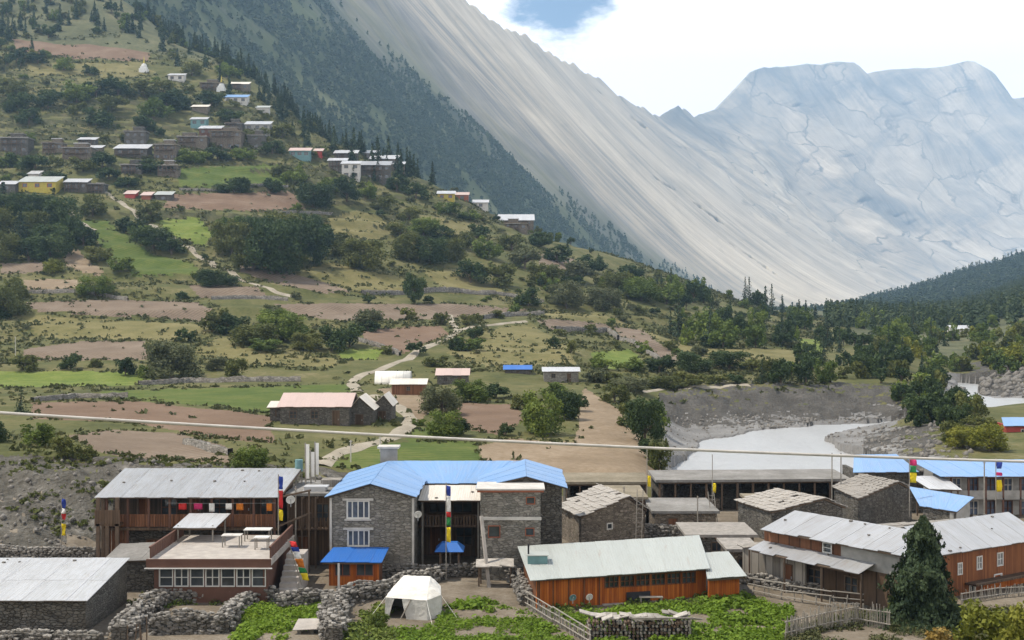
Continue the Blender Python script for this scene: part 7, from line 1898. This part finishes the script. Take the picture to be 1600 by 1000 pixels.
# woodpile under slabs
c = gz0(1000, 1000); rt = thing('woodpile', c, 'stack of firewood and planks covered with stone slabs in the crop garden', 'woodpile')
for r in range(6):
    for k in range(26):
        x = c.x - 2.7 + k * .21 + R.uniform(-.04, .04); z = .1 + r * .17
        mb = MB(); L0 = R.uniform(.9, 1.3); mb.bar((x, c.y - L0 * .5, z), (x + R.uniform(-.08, .08), c.y + L0 * .5, z + R.uniform(-.03, .03)), R.uniform(.06, .09), 6); mb.build('log', M['timber' if R.random() < .5 else 'timber_grey'], rt)
for k in range(22):
    x = c.x - 2.8 + R.uniform(0, 5.2); y = c.y + R.uniform(-.6, .5); z = 1.15 + R.uniform(0, .12); w = R.uniform(.5, 1.1)
    mb = MB(); t_ = R.uniform(-.12, .12); mb.slab((x - w / 2, y - .25, z - t_), (x + w / 2, y - .25, z + t_), (x + w / 2, y + .25, z + t_ + .05), (x - w / 2, y + .25, z - t_ + .05), .05); mb.build('slab', M['slate_pale' if R.random() < .5 else 'timber_grey'], rt)
for k in range(5):
    x = c.x - .5 + k * .15; mb = MB(); mb.bar((x, c.y - .7 + k * .12, 1.24), (x + 3.2, c.y - .5 + k * .12, 1.22 - .05 * k), .05); mb.build('plank', M['timber_grey'], rt)
# plank heap and leaning timber by the stone house
c = P(768, 880, 76.5); rt = thing('leaning_timber', (c.x, c.y, 0), 'tall reddish timber leaning beside a slab shelter below the stone house', 'timber')
mb = MB(); mb.bar((c.x - .15, c.y, -.2), P(752, 806, 77.8), .13, 4); mb.build('beam', M['concrete'], rt)
rt = thing('slab_shelter', (c.x, c.y + .5, 0), 'small shelter of pale slabs below the stone house', 'shelter')
for k in range(3): mb = MB(); x = c.x - 1.0 + k * .75; mb.slab((x, c.y, 1.18 + .05 * k), (x + .9, c.y - .1, 1.2), (x + .9, c.y + 1.2, 1.45), (x, c.y + 1.2, 1.4 + .05 * k), .07); mb.build('slab', M['slate_pale'], rt)
posts(rt, [(c.x - .8, c.y + .2), (c.x + 1.2, c.y + .2), (c.x - .7, c.y + 1.0), (c.x + 1.2, c.y + 1.0)], -.2, 1.15, M['timber'], .06)
for px, py, m, lab, w, h in ((268, 922, 'paint_white', 'white tin sheet lying on the rubble by the terrace windows', 1.4, .7), (200, 914, 'roof_pink', 'pinkish board lying beside the tin roofed shed', 1.2, .3), (318, 930, 'roof_blue', 'small blue sheet below the terrace windows', .8, .3), (490, 992, 'concrete', 'broad flat slab at the foot of the crop patch', 2.2, 1.0)):
    g = gz0(px, py); z = .7 if py < 940 else .25
    rt = thing('tin_sheet' if py < 940 else 'stone_slab', g, lab, 'sheet' if py < 940 else 'slab')
    mb = MB(); mb.slab((g.x - w / 2, g.y - .2, z), (g.x + w / 2, g.y - .2, z + .1), (g.x + w / 2 + .2, g.y + h, z + .35), (g.x - w / 2 + .1, g.y + h, z + .3), .04); mb.build('sheet', M[m], rt)
    mb = MB()
    for k in range(3): mb.box(g.x - w * .4 + k * w * .3, g.x - w * .3 + k * w * .3, g.y, g.y + .25, -.1, z + .05)
    mb.build('support', M['rubble'], rt)

# crop patches: leafy plants too many to count
def crop(name, poly, n, size, mat, seed, zh=.25):
    rr = np.random.default_rng(seed)
    W_ = [onplane(px, py, 0.0) for px, py in poly]
    xs = [p[0] for p in W_]; ys = [p[1] for p in W_]
    X = rr.uniform(min(xs), max(xs), n * 2); Y = rr.uniform(min(ys), max(ys), n * 2)
    Y = np.where(rr.uniform(0, 1, len(Y)) < .6, np.round(Y / .55) * .55 + rr.normal(0, .07, len(Y)), Y)
    ok = inside(X, Y, W_) & (vnoise(X / 1.3, Y / 1.3, seed) > .36); X, Y = X[ok][:n], Y[ok][:n]
    per = 12; Z = ground(X, Y)
    C = np.repeat(np.stack([X, Y, Z], -1), per, 0); s = np.repeat(size * rr.uniform(.45, 1.15, len(X)) * (.6 + .8 * vnoise(X / 2.1, Y / 2.1, seed + 3)), per)
    d = rr.normal(0, 1, C.shape); d[:, 2] = np.abs(d[:, 2]); d /= np.linalg.norm(d, axis=1)[:, None]
    C = C + d * (s * rr.uniform(.8, 2.6, len(s)))[:, None] * np.array([1, 1, 1.1 * zh / .25])
    dd = d.copy(); dd[:, 2] += .8
    V, F = leafquads(C, dd, s * .8, rr)
    return tag(link(name, mesh_np(name, V, F, [M[mat]], tint=np.clip(np.repeat(rr.uniform(0, 1, len(X)), per) * .5 + rr.uniform(0, .5, len(C)), 0, 1))), kind='stuff')
crop('potato_plants', [(368, 950), (430, 944), (505, 948), (500, 978), (440, 1000), (360, 1010), (385, 975)], 900, .13, 'leaf_crop', 71)
crop('potato_plants', [(690, 948), (760, 936), (820, 955), (915, 1015), (590, 1015), (625, 985), (680, 975)], 1700, .13, 'leaf_crop', 72)
crop('potato_plants', [(880, 962), (960, 955), (1110, 936), (1160, 932), (1240, 952), (1225, 1012), (930, 1012)], 3400, .14, 'leaf_crop', 73)
crop('tall_grass', [(1225, 985), (1300, 962), (1400, 955), (1500, 960), (1620, 945), (1620, 1012), (1225, 1012)], 2600, .09, 'scrub', 74, .4)
crop('yard_weeds', [(200, 925), (420, 930), (420, 945), (200, 950)], 260, .12, 'leaf_green', 75)
crop('yard_weeds', [(540, 955), (600, 945), (640, 975), (610, 1010), (540, 1010)], 420, .13, 'leaf_green', 76)
crop('yard_weeds', [(840, 950), (1160, 930), (1160, 945), (860, 965)], 500, .15, 'leaf_green', 77)

# the dark conifer and the bushes around it
def cone_crown(name, mat, seed, nl, leaf):
    rr = np.random.default_rng(seed); h = rr.uniform(0, 1, nl) ** 1.35; a = rr.uniform(0, 6.283, nl)
    lob = fbm(a * 1.6 + 4, h * 7, seed, 3) + .5 * fbm(np.cos(a) * 3 + 9, h * 16 + np.sin(a) * 3, seed + 5, 2)
    env = .5 * (1 - h) ** .72 * (1 + .95 * lob) + .02
    q = env * rr.uniform(.45, 1.0, nl) ** .6
    C = np.stack([q * np.cos(a), q * np.sin(a), .02 + h * .98 - q * .10], -1); N = np.stack([np.cos(a), np.sin(a), np.full(nl, .5)], -1)
    V, F = leafquads(C, N, leaf, rr, .55, .6)
    return mesh_np(name, V, F, [M[mat]], tint=np.clip(.5 + lob * .6 + rr.uniform(-.3, .3, nl), 0, 1))
PROTO['near_conifer', 2] = [cone_crown('crown_near_conifer', 'needle', 450, 15000, .026)]
g = P(1442, 900, 67.2); g.z = gz(g.x, g.y); o = thing('conifer_tree', g, 'dense dark conifer standing beside the brown lodge', 'tree'); o.scale = (4.1, 4.1, 5.9)
link('trunk', CTRUNK, o); link('crown', PROTO['near_conifer', 2][0], o)
def near_bush(px, py, D, w, h, mat, seed, lab, leaf=.03, nl=4200):
    p = P(px, py, D); p.z = gz(p.x, p.y)
    o = thing('bush', p - Vector((0, 0, .1)), lab, 'bush'); o.scale = (w, w, h)
    link('stem', TRUNK[seed % 3], o); link('crown', crown_mesh('crown', mat, 700 + seed, nl, 24, leaf, open_=.2), o)
near_bush(1410, 962, 69, 2.0, 1.4, 'leaf_green', 1, 'leafy green bush at the left foot of the dark conifer')
near_bush(1470, 962, 69, 2.2, 1.3, 'leaf_olive', 2, 'grassy olive bush at the right foot of the dark conifer')
near_bush(1352, 930, 73, 1.8, 1.2, 'leaf_dark', 3, 'dark bush between log fence and conifer')
near_bush(1560, 1000, 50, 4.2, 4.4, 'leaf_yellow', 4, 'large yellow-green bush below the brown lodge', .026, 6500)
near_bush(1620, 1000, 46, 3.4, 4.6, 'leaf_yellow', 5, 'yellow-green bush spreading beside the large one', .026, 5200)
near_bush(1500, 1010, 52, 3.4, 3.0, 'leaf_rust', 6, 'rusty orange bush in front of the conifer', .026, 4200)
near_bush(1450, 1015, 53, 2.6, 2.3, 'leaf_rust', 7, 'low tan bush at the end of the stick fence', .026, 3500)
near_bush(1592, 1010, 44, 2.0, 2.0, 'leaf_rust', 8, 'rusty bush at the foot of the yellow-green bushes', .026, 3500)
near_bush(565, 905, 77.2, 1.5, 1.1, 'leaf_olive', 9, 'small bush in front of the brown kiosk')
near_bush(592, 985, 66.5, 1.2, .9, 'leaf_green', 10, 'small bright bush beside the collapsed rubble wall')

# one group for every set of look-alikes
_by = {}
for o in bpy.data.objects:
    if o.parent is None and o.get('label'): _by.setdefault(o['label'], []).append(o)
for lb, os_ in _by.items():
    if len(os_) > 1:
        gname = os_[0].get('group') or 'look-alike ' + os_[0]['category']
        for o in os_: o['group'] = gname
